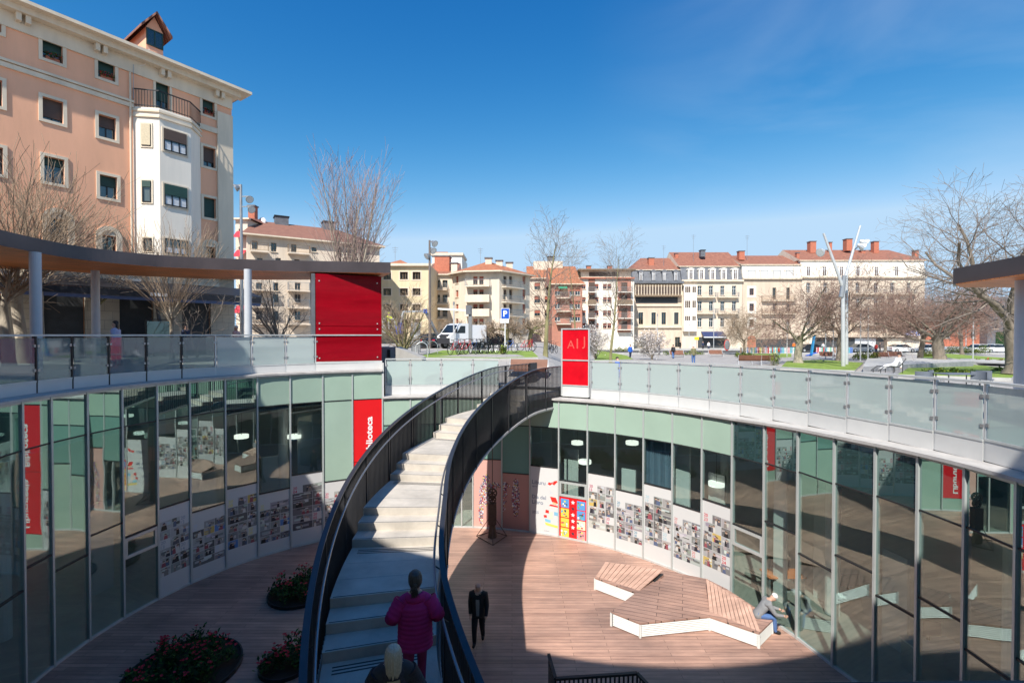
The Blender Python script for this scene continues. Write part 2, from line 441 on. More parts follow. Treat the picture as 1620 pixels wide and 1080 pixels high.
cloth('olive', (0.17, 0.16, 0.08)); cloth('red', (0.55, 0.035, 0.03)); cloth('white', (0.75, 0.75, 0.76)); cloth('cream', (0.55, 0.47, 0.33))
cloth('pink', (0.65, 0.42, 0.40)); cloth('orange', (0.85, 0.20, 0.02)); cloth('hi-vis', (0.65, 0.75, 0.03)); cloth('brown', (0.11, 0.07, 0.045))

# ---------------------------------------------------------------- mesh builder
class MB:
    def __init__(s):
        s.v = []; s.f = []; s.m = []; s.c = []; s.mats = []; s.hascol = False
    def mi(s, m):
        if isinstance(m, str): m = M[m]
        if m not in s.mats: s.mats.append(m)
        return s.mats.index(m)
    def face(s, pts, m, col=None):
        i = len(s.v); s.v.extend(tuple(p) for p in pts)
        s.f.append(tuple(range(i, i + len(pts)))); s.m.append(s.mi(m)); s.c.append(col)
        if col: s.hascol = True
    def add(s, vs, fs, m):
        i = len(s.v); k = s.mi(m)
        s.v.extend(tuple(p) for p in vs)
        for f in fs:
            s.f.append(tuple(i + a for a in f)); s.m.append(k); s.c.append(None)
    def hexa(s, b, t, m):
        """8-corner block: b, t = bottom and top quads (same winding)"""
        s.add(list(b) + list(t), [(3, 2, 1, 0), (4, 5, 6, 7), (0, 1, 5, 4), (1, 2, 6, 5), (2, 3, 7, 6), (3, 0, 4, 7)], m)
    def box(s, c, size, m, rz=0.0, rx=0.0):
        hx, hy, hz = size[0] / 2, size[1] / 2, size[2] / 2
        mt = Matrix.Rotation(rz, 3, 'Z') @ Matrix.Rotation(rx, 3, 'X')
        vs = [Vector(c) + mt @ Vector((x * hx, y * hy, z * hz)) for z in (-1, 1) for x, y in ((-1, -1), (1, -1), (1, 1), (-1, 1))]
        s.hexa(vs[:4], vs[4:], m)
    def bar(s, a, b, w, h, m, up=Vector((0, 0, 1))):
        a = Vector(a); b = Vector(b); d = (b - a)
        if d.length < 1e-6: return
        d.normalize()
        x = d.cross(up)
        if x.length < 1e-4: x = Vector((1, 0, 0))
        x.normalize(); y = x.cross(d).normalized()
        q = [x * (i * w / 2) + y * (j * h / 2) for i, j in ((-1, -1), (1, -1), (1, 1), (-1, 1))]
        s.hexa([a + k for k in q], [b + k for k in q], m)
    def prism(s, poly, z0, z1, m, mtop=None):
        n = len(poly)
        def zz(z, i): return z[i] if isinstance(z, (list, tuple)) else z
        b = [(p[0], p[1], zz(z0, i)) for i, p in enumerate(poly)]; t = [(p[0], p[1], zz(z1, i)) for i, p in enumerate(poly)]
        s.add(b + t, [tuple(range(n - 1, -1, -1))] + [(i, (i + 1) % n, n + (i + 1) % n, n + i) for i in range(n)], m)
        s.add(t, [tuple(range(n))], mtop or m)
    def tube(s, path, radii, n, m, caps=True):
        i0 = len(s.v); k = s.mi(m); N = len(path)
        path = [Vector(p) for p in path]
        for i, p in enumerate(path):
            d = (path[min(i + 1, N - 1)] - path[max(i - 1, 0)])
            if d.length < 1e-9: d = Vector((0, 0, 1))
            d.normalize()
            a = Vector((0, 0, 1)) if abs(d.z) < 0.9 else Vector((1, 0, 0))
            x = d.cross(a).normalized(); y = d.cross(x)
            r = radii[i] if isinstance(radii, (list, tuple)) else radii
            for j in range(n):
                an = 2 * math.pi * j / n
                s.v.append(tuple(p + x * (r * math.cos(an)) + y * (r * math.sin(an))))
        for i in range(N - 1):
            for j in range(n):
                a = i0 + i * n + j; b = i0 + i * n + (j + 1) % n
                s.f.append((a, b, b + n, a + n)); s.m.append(k); s.c.append(None)
        if caps:
            s.f.append(tuple(i0 + j for j in range(n))); s.m.append(k); s.c.append(None)
            s.f.append(tuple(i0 + (N - 1) * n + n - 1 - j for j in range(n))); s.m.append(k); s.c.append(None)
    def rings(s, rings, m, caps=True, closed=True):
        i0 = len(s.v); k = s.mi(m); n = len(rings[0])
        for r in rings: s.v.extend(tuple(p) for p in r)
        for i in range(len(rings) - 1):
            for j in range(n if closed else n - 1):
                a = i0 + i * n + j; b = i0 + i * n + (j + 1) % n
                s.f.append((a, b, b + n, a + n)); s.m.append(k); s.c.append(None)
        if caps:
            s.f.append(tuple(i0 + n - 1 - j for j in range(n))); s.m.append(k); s.c.append(None)
            s.f.append(tuple(i0 + (len(rings) - 1) * n + j for j in range(n))); s.m.append(k); s.c.append(None)
    def ball(s, c, r, m, n=10, k=7, sq=(1, 1, 1)):
        c = Vector(c)
        rg = []
        for i in range(k + 1):
            th = math.pi * (i + 0.02) / (k + 0.04)
            rg.append([c + Vector((r * sq[0] * math.sin(th) * math.cos(2 * math.pi * j / n), r * sq[1] * math.sin(th) * math.sin(2 * math.pi * j / n), -r * sq[2] * math.cos(th))) for j in range(n)])
        s.rings(rg, m)
    def torus(s, c, R_, r, m, ax='Y', n=20, k=6):
        c = Vector(c); path = []
        rg = []
        for i in range(n):
            a = 2 * math.pi * i / n
            ring = []
            for j in range(k):
                b = 2 * math.pi * j / k
                q = (R_ + r * math.cos(b))
                u, v, h = q * math.cos(a), q * math.sin(a), r * math.sin(b)
                ring.append(c + (Vector((u, h, v)) if ax == 'Y' else Vector((h, u, v)) if ax == 'X' else Vector((u, v, h))))
            rg.append(ring)
        rg.append(rg[0])
        s.rings(rg, m, caps=False)
    def merge(s, o, mt=None):
        i = len(s.v)
        s.v.extend(tuple(mt @ Vector(p)) for p in o.v) if mt else s.v.extend(o.v)
        mp = [s.mi(x) for x in o.mats]
        for f, k, c in zip(o.f, o.m, o.c):
            s.f.append(tuple(i + a for a in f)); s.m.append(mp[k]); s.c.append(c)
        s.hascol = s.hascol or o.hascol
    def mesh(s, name, smooth=False):
        me = bpy.data.meshes.new(name)
        me.from_pydata(s.v, [], s.f)
        for m in s.mats: me.materials.append(m)
        me.polygons.foreach_set('material_index', s.m)
        if smooth: me.polygons.foreach_set('use_smooth', [True] * len(s.f))
        if s.hascol:
            at = me.color_attributes.new('Col', 'FLOAT_COLOR', 'CORNER')
            buf = []
            for f, c in zip(s.f, s.c):
                c = c or (0.8, 0.8, 0.8)
                buf.extend((c[0], c[1], c[2], 1.0) * len(f))
            at.data.foreach_set('color', buf)
        me.update()
        return me
    def build(s, name, parent=None, smooth=False, local=False):
        """vertices are world coordinates unless local; a parent is an unrotated Empty at its thing's base"""
        if parent is not None and not local:
            o = root_loc(parent)
            s.v = [(p[0] - o.x, p[1] - o.y, p[2] - o.z) for p in s.v]
        ob = bpy.data.objects.new(name, s.mesh(name, smooth))
        COL.objects.link(ob)
        if parent is not None: ob.parent = parent
        return ob
def build_each(mb, name, parent=None, local=False):
    """every loose piece of the builder becomes an object of its own"""
    par = list(range(len(mb.v)))
    def fd(i):
        while par[i] != i:
            par[i] = par[par[i]]; i = par[i]
        return i
    for f in mb.f:
        r0 = fd(f[0])
        for k in f[1:]: par[fd(k)] = r0
    groups = {}
    for j, f in enumerate(mb.f): groups.setdefault(fd(f[0]), []).append(j)
    out = []
    for g in groups.values():
        q = MB(); mp = {}
        for j in g:
            nf = []
            for i in mb.f[j]:
                if i not in mp: mp[i] = len(q.v); q.v.append(mb.v[i])
                nf.append(mp[i])
            q.f.append(tuple(nf)); q.m.append(q.mi(mb.mats[mb.m[j]])); q.c.append(mb.c[j])
        q.hascol = mb.hascol
        out.append(q.build(name, parent, local=local))
    return out
def root_loc(o):
    v = Vector((0, 0, 0))
    while o is not None:
        v += o.location; o = o.parent
    return v

def tag(o, label=None, cat=None, group=None, kind=None):
    if label: o['label'] = label
    if cat: o['category'] = cat
    if group: o['group'] = group
    if kind: o['kind'] = kind
    return o
def thing(name, label, cat, loc=(0, 0, 0), group=None):
    o = bpy.data.objects.new(name, None)
    o.empty_display_size = 0.3
    COL.objects.link(o)
    o.location = loc
    return tag(o, label, cat, group)
def dup(root, loc, rz=0.0, label=None, scale=1.0, group=None):
    r = root.copy(); COL.objects.link(r)
    r.location = loc; r.rotation_euler = (0, 0, rz); r.scale = (scale,) * 3 if not isinstance(scale, tuple) else scale
    if label: r['label'] = label
    if group: r['group'] = group
    for c in [o for o in KIDS(root)]:
        k = c.copy(); COL.objects.link(k); k.parent = r
        for g in KIDS(c):
            q = g.copy(); COL.objects.link(q); q.parent = k
    return r
def KIDS(root): return list(root.children)
def struct(o, label=None, cat=None):
    return tag(o, label, cat, kind='structure')

TXT = {}
def text_mesh(s, bold=0.0):
    key = (s, bold)
    if key in TXT: return TXT[key]
    cu = bpy.data.curves.new('lettering', 'FONT')
    cu.body = s; cu.size = 1; cu.resolution_u = 3; cu.offset = bold
    ob = bpy.data.objects.new('lettering', cu)
    COL.objects.link(ob)
    dg = bpy.context.evaluated_depsgraph_get()
    me = ob.evaluated_get(dg).to_mesh()
    vs = [v.co.copy() for v in me.vertices]; fs = [tuple(p.vertices) for p in me.polygons]
    ob.evaluated_get(dg).to_mesh_clear()
    bpy.data.objects.remove(ob); bpy.data.curves.remove(cu)
    x0 = min(v.x for v in vs); x1 = max(v.x for v in vs); y0 = min(v.y for v in vs); y1 = max(v.y for v in vs)
    TXT[key] = ([Vector((v.x - x0, v.y - y0, 0)) for v in vs], fs, x1 - x0, y1 - y0)
    return TXT[key]
# ================================================================ SETTING
ZL = 7.32                                  # raised terrace on the left
T_STEP = Eray(604.7)                       # where the higher left part of the facade ends
def ground():
    b = MB()
    offs = [0.60, 1.2, 2.0, 3, 4, 5, 6.5, 8, 11, 14, 18, 22, 32, 46, 70, 120, 260, 600, 1600]
    n = 240
    rg = []
    for o in offs:
        row = []
        for i in range(n):
            t = 2 * math.pi * i / n
            p = E(t, o) if o < 20 else CC + (E(t) - CC).normalized() * (o + 9.5)
            row.append((p.x, p.y, zg(p.x, p.y)))
        rg.append(row)
    b.rings(rg, 'paving', caps=False)
    return struct(b.build('plaza_ground'))
ground()

# court floor
b = MB()
n = 120
b.face([(*E(2 * math.pi * i / n, 0.1), 0.0) for i in range(n)], 'court decking')
struct(b.build('court_floor'))

# left terrace slab (raised)
b = MB()
tl = [T_STEP + (R(205) - T_STEP) * i / 40 for i in range(41)]
poly = [(*E(t, 0.66),) for t in tl]
poly += [(-60, 4), (-60, 62), (-15.8, 62)]
poly = poly[::-1]
b.prism(poly, 6.0, ZL, 'terrace stone', 'paving')
struct(b.build('raised_terrace'))

# road behind the plaza + kerb and a far pavement
b = MB()
b.prism([(16, 78), (90, 78), (90, 92), (16, 92)], 5.3, 5.48, 'asphalt')
struct(b.build('road'))
b = MB()
b.prism([(15, 75.5), (90, 75.5), (90, 78), (15, 78)], 5.3, 5.60, 'kerb stone')
b.prism([(17, 92), (120, 92), (120, 240), (17, 240)], 5.3, 5.60, 'kerb stone')
struct(b.build('pavement'))

# lawns
def lawn(pts, h=0.12):
    b = MB()
    w_ = [G(*p) for p in pts]
    b.prism([(p.x, p.y) for p in w_][::-1] if False else [(p.x, p.y) for p in w_], [p.z - 0.2 for p in w_], [p.z + h for p in w_], 'kerb stone', 'lawn green')
    return struct(b.build('lawn'))
lawn([(655, 566.5), (790, 567), (852, 566), (842, 556), (700, 555)], 0.05)
lawn([(940, 572), (1002, 570), (992, 564), (946, 555)], 0.15)
lawn([(1234, 585), (1352, 589), (1366, 576), (1300, 571), (1245, 573)], 0.15)
lawn([(1172, 568), (1252, 566), (1252, 558), (1180, 558)], 0.1)
lawn([(1420, 597), (1600, 603), (1616, 588), (1540, 580), (1440, 584)], 0.2)
lawn([(1450, 578), (1560, 578), (1600, 570), (1500, 562), (1455, 566)], 0.25)

# ================================================================ LIBRARY FACADE
H_R, H_L = 5.80, 6.92
BAND = 1.17
spec = []      # (pixel column of the left mullion)
LB = [(38, 1092), (89, 1054.5), (141, 1013), (195, 978), (248.5, 947), (303, 923), (357, 899), (409, 882), (460.4, 866.7), (513, 856)]
tm = [Epar(P(*q)) for q in LB]
for px in (557, 604.7, 649, 698, 748, 794, 838.5, 884.5, 930, 974, 1019, 1065, 1112, 1160, 1211, 1264.6, 1322.6):
    tm.append(Eray(px))
for px in (1388, 1456, 1531, 1614):
    tm.append(Eray(px))
tm = [t if t > -R(60) else t + 2 * math.pi for t in tm]
def step(t, d):
    """advance d metres along the curve"""
    s = 0; n = 24; sg = 1 if d > 0 else -1
    while True:
        t2 = t + sg * R(0.05)
        s += (E(t2) - E(t)).length
        t = t2
        if s >= abs(d): return t
pre = []
t = tm[0]
for i in range(7):
    t = step(t, 1.22); pre.append(t)
tm = pre[::-1] + tm
NPRE = 7
post = []
t = tm[-1]
for i in range(4):
    t = step(t, -1.1); post.append(t)
tm = tm + post
A_, B_ = 2.90, 2.42
# kind of every bay, left to right; index counts from the first measured mullion
kinds = {0: ('glass', A_), 1: ('glass', B_), 2: ('glass', A_), 3: ('vent', B_), 4: ('poster', A_, ['2012', '2013', '2014'], (0.28, 0.34, 0.42)),
         5: ('poster', B_, ['2010', '2011'], (0.55, 0.60, 0.72)), 6: ('poster', A_, ['2008', '2009'], (0.75, 0.66, 0.20)), 7: ('poster', B_, ['2006', '2007'], (0.72, 0.66, 0.25)),
         8: ('poster', A_, ['2004', '2005'], (0.55, 0.05, 0.12)), 9: ('frostposter', B_, ['2002', '2003'], (0.55, 0.05, 0.12)), 10: ('banner',),
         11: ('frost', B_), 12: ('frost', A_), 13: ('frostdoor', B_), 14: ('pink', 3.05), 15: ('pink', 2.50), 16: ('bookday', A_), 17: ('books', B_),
         18: ('poster', A_, ['2015', '2016'], (0.45, 0.03, 0.10)), 19: ('poster', B_, ['2017', '2018'], (0.05, 0.22, 0.34)), 20: ('poster', A_, ['2019', '2020'], (0.35, 0.52, 0.58)),
         21: ('poster', B_, ['2021', '2022'], (0.60, 0.16, 0.16)), 22: ('poster', A_, ['2023', '2024'], (0.60, 0.05, 0.07)), 23: ('vent', B_), 24: ('glass', A_), 25: ('glass', B_),
         26: ('glass', A_), 27: ('glass', B_), 28: ('glass', A_), 29: ('glass', B_), 30: ('glass', A_)}
LIB = thing('library_building', 'sunken library with a curved glass facade of tall bays around the wooden court', 'library', (CC.x, CC.y, 0))

def tile_rect(b, fr, u0, u1, z0, z1, o, col):
    b.face([fr(u0, o, z0), fr(u1, o, z0), fr(u1, o, z1), fr(u0, o, z1)], 'print', col)
def put_text(b, fr, s, u, z, h, o, m, col=None, vertical=False, bold=0.0, width=None):
    vs, fs, wd, ht = text_mesh(s, bold)
    k = h / ht
    kx = k if width is None else width / wd
    pts = []
    for v in vs:
        a, c = v.x * kx, v.y * k
        pts.append(fr(u - c, o, z + a) if vertical else fr(u + a, o, z + c))
    for f in fs:
        b.face([pts[i] for i in f], m, col)
def photo_tile(b, fr, rnd, u0, u1, z0, z1, o, tone):
    """a printed photograph: backdrop, a figure or two, furniture"""
    g = rnd.uniform(0.10, 0.48)
    tint = [g * rnd.uniform(0.93, 1.06) for _ in range(3)] if rnd.random() < 0.6 else [g] * 3
    if rnd.random() < 0.07: tint = rnd.choice([(0.5, 0.05, 0.05), (0.55, 0.40, 0.12), (0.10, 0.22, 0.5), (0.12, 0.3, 0.14)])
    tile_rect(b, fr, u0, u1, z0, z1, o, tint)
    W, Hh = u1 - u0, z1 - z0
    for k in range(6):       # background shapes
        a = u0 + W * rnd.uniform(0, 0.7); c = z0 + Hh * rnd.uniform(0.2, 0.75)
        gg = rnd.uniform(0.08, 0.62)
        cc = [min(1, gg * rnd.uniform(0.88, 1.1)) for _ in range(3)]
        tile_rect(b, fr, a, min(u1, a + W * rnd.uniform(0.15, 0.5)), c, min(z1, c + Hh * rnd.uniform(0.1, 0.4)), o + 0.0003 * (k + 1), cc)
    for k in range(rnd.choice((1, 2, 2, 3))):       # people
        cx = u0 + W * rnd.uniform(0.2, 0.8); hr = Hh * rnd.uniform(0.09, 0.17); by = z0
        top = z0 + Hh * rnd.uniform(0.45, 0.8)
        body = rnd.choice([(0.03, 0.03, 0.04), (0.1, 0.1, 0.12), (0.30, 0.08, 0.1), (0.10, 0.13, 0.22), (0.6, 0.58, 0.55), (0.02, 0.02, 0.02), (0.25, 0.22, 0.2)])
        bw = hr * rnd.uniform(1.3, 2.2)
        oo = o + 0.0025 + 0.0005 * k
        def C_(u): return max(u0, min(u1, u))
        b.face([fr(C_(cx - bw), oo, by), fr(C_(cx + bw), oo, by), fr(C_(cx + bw * 0.75), oo, top - hr), fr(C_(cx), oo, top - hr * 0.5), fr(C_(cx - bw * 0.75), oo, top - hr)], 'print', body)
        b.face([fr(C_(cx + hr * math.cos(q * math.pi / 4)), oo + 0.0003, min(z1, top + hr * math.sin(q * math.pi / 4))) for q in range(8)], 'print', rnd.choice([(0.5, 0.33, 0.25), (0.45, 0.3, 0.22), (0.55, 0.42, 0.36)]))
        b.face([fr(C_(cx + hr * 1.1 * math.cos(q * math.pi / 4)), oo + 0.0006, min(z1, top + hr * 0.25 + hr * math.sin(q * math.pi / 4))) for q in range(5)], 'print', rnd.choice([(0.03, 0.025, 0.02), (0.12, 0.07, 0.04), (0.3, 0.28, 0.26)]))

def photo_poster(b, fr, rnd, W, zt, years, col, o):
    m = 0.07
    z_hi = zt - 0.40 - rnd.uniform(0, 0.06); z_lo = 0.66 if zt > 2.6 else 0.50
    cols = [(0.055, 0.355), (0.365, 0.655), (0.665, 0.955)]
    rows = 6
    hh = (z_hi - z_lo) / rows
    spots = {(0, 0): years[0], (2, 4): years[-1]}
    if len(years) == 3: spots = {(2, 0): years[0], (0, 2): years[1], (2, 3): years[2]}
    for r_ in range(rows):
        j = 0
        while j < 3:
            a = cols[j][0] * W; z1 = z_hi - hh * r_ - 0.005; z0 = z1 - hh + 0.012
            if (j, r_) in spots:
                y = spots[(j, r_)]
                put_text(b, fr, y[:2], a + 0.02, z0 + hh * 0.51, hh * 0.38, o + 0.001, 'print', col, bold=0.015)
                put_text(b, fr, y[2:], a + 0.02, z0 + hh * 0.02, hh * 0.38, o + 0.001, 'print', col, bold=0.015)
                j += 1; continue
            span = 1
            if j < 2 and (j + 1, r_) not in spots and rnd.random() < 0.22: span = 2
            c = cols[j + span - 1][1] * W
            if True:
                photo_tile(b, fr, rnd, a, c, z0, z1, o + 0.0005, col)
            j += span

def frame_fn(A, Bp):
    d = (Bp - A); L = d.length; d = d / L
    n = Vector((d.y, -d.x))                  # towards the court
    if n.dot(CC - (A + Bp) / 2) < 0: n = -n
    def fr(u, o, z): return (A.x + d.x * u + n.x * o, A.y + d.y * u + n.y * o, z)
    return fr, L
def pane_box(name, fr, u0, u1, z0, z1, o, th, m, parent):
    b = MB()
    b.hexa([fr(u0, o, z0), fr(u1, o, z0), fr(u1, o - th, z0), fr(u0, o - th, z0)], [fr(u0, o, z1), fr(u1, o, z1), fr(u1, o - th, z1), fr(u0, o - th, z1)], m)
    return b.build(name, parent)
def fbox(b, fr, u0, u1, z0, z1, o0, o1, m):
    b.hexa([fr(u0, o1, z0), fr(u1, o1, z0), fr(u1, o0, z0), fr(u0, o0, z0)], [fr(u0, o1, z1), fr(u1, o1, z1), fr(u1, o0, z1), fr(u0, o0, z1)], m)

def frame_bay(b, fr, g, L, Hh):
    base = MB(); fbox(base, fr, g, L - g, 0.0, 0.07, -0.06, 0.03, 'sill metal')
    bay = base.build('glazed_bay', LIB)
    build_each(b, 'transom', bay)
    return bay
nb = len(tm) - 1
for i in range(nb):
    k = i - NPRE
    t0, t1 = tm[i], tm[i + 1]
    A, Bp = E(t0), E(t1)
    # A is left as seen from inside looking out
    fr, L = frame_fn(A, Bp)
    left = (t0 + t1) / 2 > T_STEP
    Hh = H_L if left else HR((t0 + t1) / 2)
    rnd = random.Random(100 + i)
    kd = kinds.get(k, ('glass', A_ if i % 2 else B_))
    # mullion at the left edge of the bay
    b = MB()
    hm = H_L if (t0 >= T_STEP - 1e-4) else HR(t0)
    fbox(b, fr, -0.028, 0.028, 0.0, hm - 0.003, -0.10, 0.045, 'mullion metal')
    b.build('mullion', LIB)
    # bay frame: bottom rail, transoms
    b = MB()
    g = 0.032
    fbox(b, fr, g, L - g, Hh - 0.06, Hh - 0.004, -0.06, 0.03, 'mullion metal')
    zb = Hh - BAND
    fbox(b, fr, g, L - g, zb - 0.018, zb + 0.018, -0.06, 0.018, 'dark joint')
    zl = kd[1] if len(kd) > 1 else None
    if zl: fbox(b, fr, g, L - g, zl - 0.02, zl + 0.02, -0.06, 0.02, 'dark joint')
    if kd[0] in ('vent', 'books'):
        for zz in (zl - 0.08, zl - 0.62): fbox(b, fr, g, L - g, zz - 0.045, zz + 0.045, -0.06, 0.03, 'mullion metal')
        for uu in (0.075, L - 0.075): fbox(b, fr, uu - 0.042, uu + 0.042, zl - 0.574, zl - 0.126, -0.06, 0.03, 'mullion metal')
    if kd[0] == 'frostdoor':
        fbox(b, fr, L * 0.62, L * 0.62 + 0.06, 0.07, 2.4, -0.05, 0.04, 'mullion metal')
    bay = frame_bay(b, fr, g, L, Hh)
    u0, u1 = 0.03, L - 0.03
    clear_top = kd[0] in ('glass', 'vent') and not (23 <= k <= 23)
    # top band
    if k <= 6 or k >= 23:
        pane_box('upper_pane', fr, u0, u1, zb + 0.018, Hh - 0.06, 0, 0.02, 'teal glass', bay)
    elif kd[0] == 'glass' or kd[0] == 'vent':
        pane_box('frosted_pane', fr, u0, u1, zb + 0.018, Hh - 0.06, 0, 0.02, 'frosted glass', bay)
    else:
        pane_box('frosted_pane', fr, u0, u1, zb + 0.018, Hh - 0.06, 0, 0.02, 'frosted glass pale', bay)
    if kd[0] == 'glass':
        pane_box('clear_pane', fr, u0, u1, zl + 0.02, zb - 0.018, 0, 0.012, 'clear glass', bay)
        pane_box('clear_pane', fr, u0, u1, 0.07, zl - 0.02, 0, 0.012, 'clear glass', bay)
    elif kd[0] == 'vent':
        pane_box('clear_pane', fr, u0, u1, zl + 0.02, zb - 0.018, 0, 0.012, 'clear glass', bay)
        pane_box('vent_window', fr, 0.117, L - 0.117, zl - 0.575, zl - 0.125, 0, 0.012, 'clear glass', bay)
        pane_box('clear_pane', fr, u0, u1, 0.07, zl - 0.665, 0, 0.012, 'clear glass', bay)
    elif kd[0] in ('poster', 'frostposter'):
        if kd[0] == 'poster': pane_box('clear_pane', fr, u0, u1, zl + 0.02, zb - 0.018, 0, 0.012, 'clear glass', bay)
        else: pane_box('frosted_pane', fr, u0, u1, zl + 0.02, zb - 0.018, 0, 0.02, 'frosted glass pale', bay)
        b = MB()
        fbox(b, fr, u0, u1, 0.07, zl - 0.02, -0.02, 0.0, 'poster white')
        photo_poster(b, fr, rnd, L, zl, kd[2], kd[3], 0.002)
        tag(b.build('photo_poster', bay), 'white poster of photographs with the years ' + ' and '.join((kd[2][0], kd[2][-1])))
    elif kd[0] == 'frost':
        pane_box('frosted_pane', fr, u0, u1, zl + 0.02, zb - 0.018, 0, 0.02, 'frosted glass', bay)
        pane_box('frosted_pane', fr, u0, u1, 0.07, zl - 0.02, 0, 0.02, 'frosted glass pale', bay)
    elif kd[0] == 'frostdoor':
        pane_box('frosted_pane', fr, u0, u1, zl + 0.02, zb - 0.018, 0, 0.02, 'frosted glass', bay)
        pane_box('clear_pane', fr, u0, L * 0.61, 0.07, zl - 0.02, 0, 0.012, 'clear glass', bay)
        pane_box('clear_pane', fr, L * 0.62 + 0.06, u1, 0.07, zl - 0.02, 0, 0.012, 'clear glass', bay)
    elif kd[0] == 'banner':
        b = MB()
        fbox(b, fr, u0, u1, 3.10, zb - 0.02, -0.02, 0.006, 'banner red')
        fbox(b, fr, u0, u1, 0.62, 3.07, -0.02, 0.006, 'banner red')
        put_text(b, fr, 'Biblioteca', L * 0.66, 3.28, 0.27, 0.010, 'lettering white', vertical=True, bold=0.028, width=1.72)
        put_text(b, fr, 'Liburutegia', L * 0.66, 0.85, 0.27, 0.010, 'lettering white', vertical=True, bold=0.028, width=1.95)
        tag(b.build('banner', bay), 'tall red banner with white upright lettering')
        pane_box('frosted_pane', fr, u0, u1, 0.07, 0.60, 0, 0.02, 'frosted glass pale', bay)
    elif kd[0] == 'pink':
        pane_box('frosted_pane', fr, u0, u1, zl + 0.02, zb - 0.018, 0, 0.02, 'frosted glass', bay)
        b = MB()
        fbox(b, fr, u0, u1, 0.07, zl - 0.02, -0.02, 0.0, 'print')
        for j in range(len(b.c)): b.c[j] = (0.62, 0.36, 0.31) if k == 14 else (0.50, 0.26, 0.22)  # left poster is coloured lighter for the sunlight falling on it
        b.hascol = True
        def flecks(cu, cz, ru, rz, n):
            for q in range(n):
                a = rnd.uniform(0, 6.28); rr = math.sqrt(rnd.random())
                uu = cu + ru * rr * math.cos(a); zz = cz + rz * rr * math.sin(a)
                s = rnd.uniform(0.012, 0.035)
                if not (u0 + s < uu < u1 - s): continue
                c = rnd.choice([(0.8, 0.8, 0.8), (0.75, 0.72, 0.7), (0.12, 0.05, 0.10), (0.3, 0.06, 0.1), (0.5, 0.05, 0.06), (0.6, 0.5, 0.1), (0.15, 0.12, 0.3), (0.04, 0.04, 0.05), (0.25, 0.35, 0.5)])
                r_ = rnd.uniform(0, 1.5)
                b.face([fr(uu + s * math.cos(r_ + q2 * math.pi / 2), 0.003 + 0.00001 * q, zz + s * math.sin(r_ + q2 * math.pi / 2) * 1.2) for q2 in range(4)], 'print', c)
        if k == 14:
            flecks(L * 0.45, 2.2, 0.16, 0.16, 120); flecks(L * 0.45, 1.55, 0.30, 0.55, 420); flecks(L * 0.72, 1.9, 0.32, 0.14, 160); flecks(L * 0.28, 0.75, 0.10, 0.6, 160); flecks(L * 0.62, 0.85, 0.10, 0.5, 120)
        else:
            flecks(L * 0.02, 1.5, 0.22, 0.7, 220); flecks(L * 0.5, 1.45, 0.17, 0.85, 420); flecks(L * 0.12, 1.95, 0.25, 0.12, 110)
        tag(b.build('pink_poster', bay), 'pink poster with a figure made of many coloured flecks')
    elif kd[0] == 'bookday':
        pane_box('clear_pane', fr, u0, u1, zl + 0.02, zb - 0.018, 0, 0.012, 'clear glass', bay)
        b = MB()
        fbox(b, fr, u0, u1, 0.07, zl - 0.02, -0.02, 0.0, 'poster white')
        ink = (0.16, 0.19, 0.27)
        for s, z, h in (('Liburu', 2.12, 0.17), ('eguna', 1.98, 0.07), ('Dia del', 1.50, 0.16), ('Libro', 1.27, 0.17), ('2025', 0.86, 0.11)):
            put_text(b, fr, s, 0.10, z, h, 0.004, 'print', ink, bold=0.01)
        redc = (0.72, 0.03, 0.02)
        def shape(pts, c, o=0.004): b.face([fr(L * u, o, z) for u, z in pts], 'print', c)
        shape([(0.62, 2.18), (0.70, 2.13), (0.78, 2.22), (0.80, 2.30), (0.73, 2.24), (0.66, 2.27)], redc)
        shape([(0.78, 2.20), (0.84, 2.16), (0.96, 2.33), (0.92, 2.36), (0.83, 2.33)], redc, 0.0045)
        shape([(0.70, 1.66), (0.90, 1.64), (0.97, 1.42), (0.86, 1.36), (0.76, 1.46)], redc)
        shape([(0.72, 1.34), (0.97, 1.30), (0.98, 1.24), (0.66, 1.27)], redc, 0.0046)
        shape([(0.80, 1.45), (0.92, 1.42), (0.92, 1.34), (0.78, 1.36)], (0.8, 0.45, 0.25), 0.005)
        shape([(0.55, 1.08), (0.66, 1.07), (0.66, 0.94), (0.54, 0.95)], redc)
        shape([(0.48, 0.84), (0.58, 0.86), (0.60, 0.76), (0.50, 0.73)], redc)
        shape([(0.84, 1.04), (0.98, 1.02), (0.98, 0.88), (0.84, 0.89)], (0.2, 0.45, 0.62))
        shape([(0.52, 0.70), (0.72, 0.66), (0.72, 0.55), (0.54, 0.58)], (0.2, 0.5, 0.66))
        shape([(0.68, 1.02), (0.80, 1.02), (0.80, 0.72), (0.68, 0.72)], (0.8, 0.62, 0.5))
        shape([(0.52, 0.54), (0.97, 0.46), (0.97, 0.36), (0.56, 0.43)], (0.8, 0.62, 0.12))
        put_text(b, fr, '2c', L * 0.68, 1.78, 0.12, 0.004, 'print', (0.5, 0.55, 0.62))
        put_text(b, fr, 'erakutsi', L * 0.5, 0.16, 0.05, 0.004, 'print', ink)
        tag(b.build('book_day_poster', bay), 'white poster with grey lettering and red, yellow and blue shapes')
    elif kd[0] == 'books':
        pane_box('clear_pane', fr, u0, u1, zl + 0.02, zb - 0.018, 0, 0.012, 'clear glass', bay)
        pane_box('vent_window', fr, 0.117, L - 0.117, zl - 0.575, zl - 0.125, 0, 0.012, 'clear glass', bay)
        b = MB()
        zt = zl - 0.665
        fbox(b, fr, u0, u1, 0.07, zt, -0.02, 0.0, 'banner red')
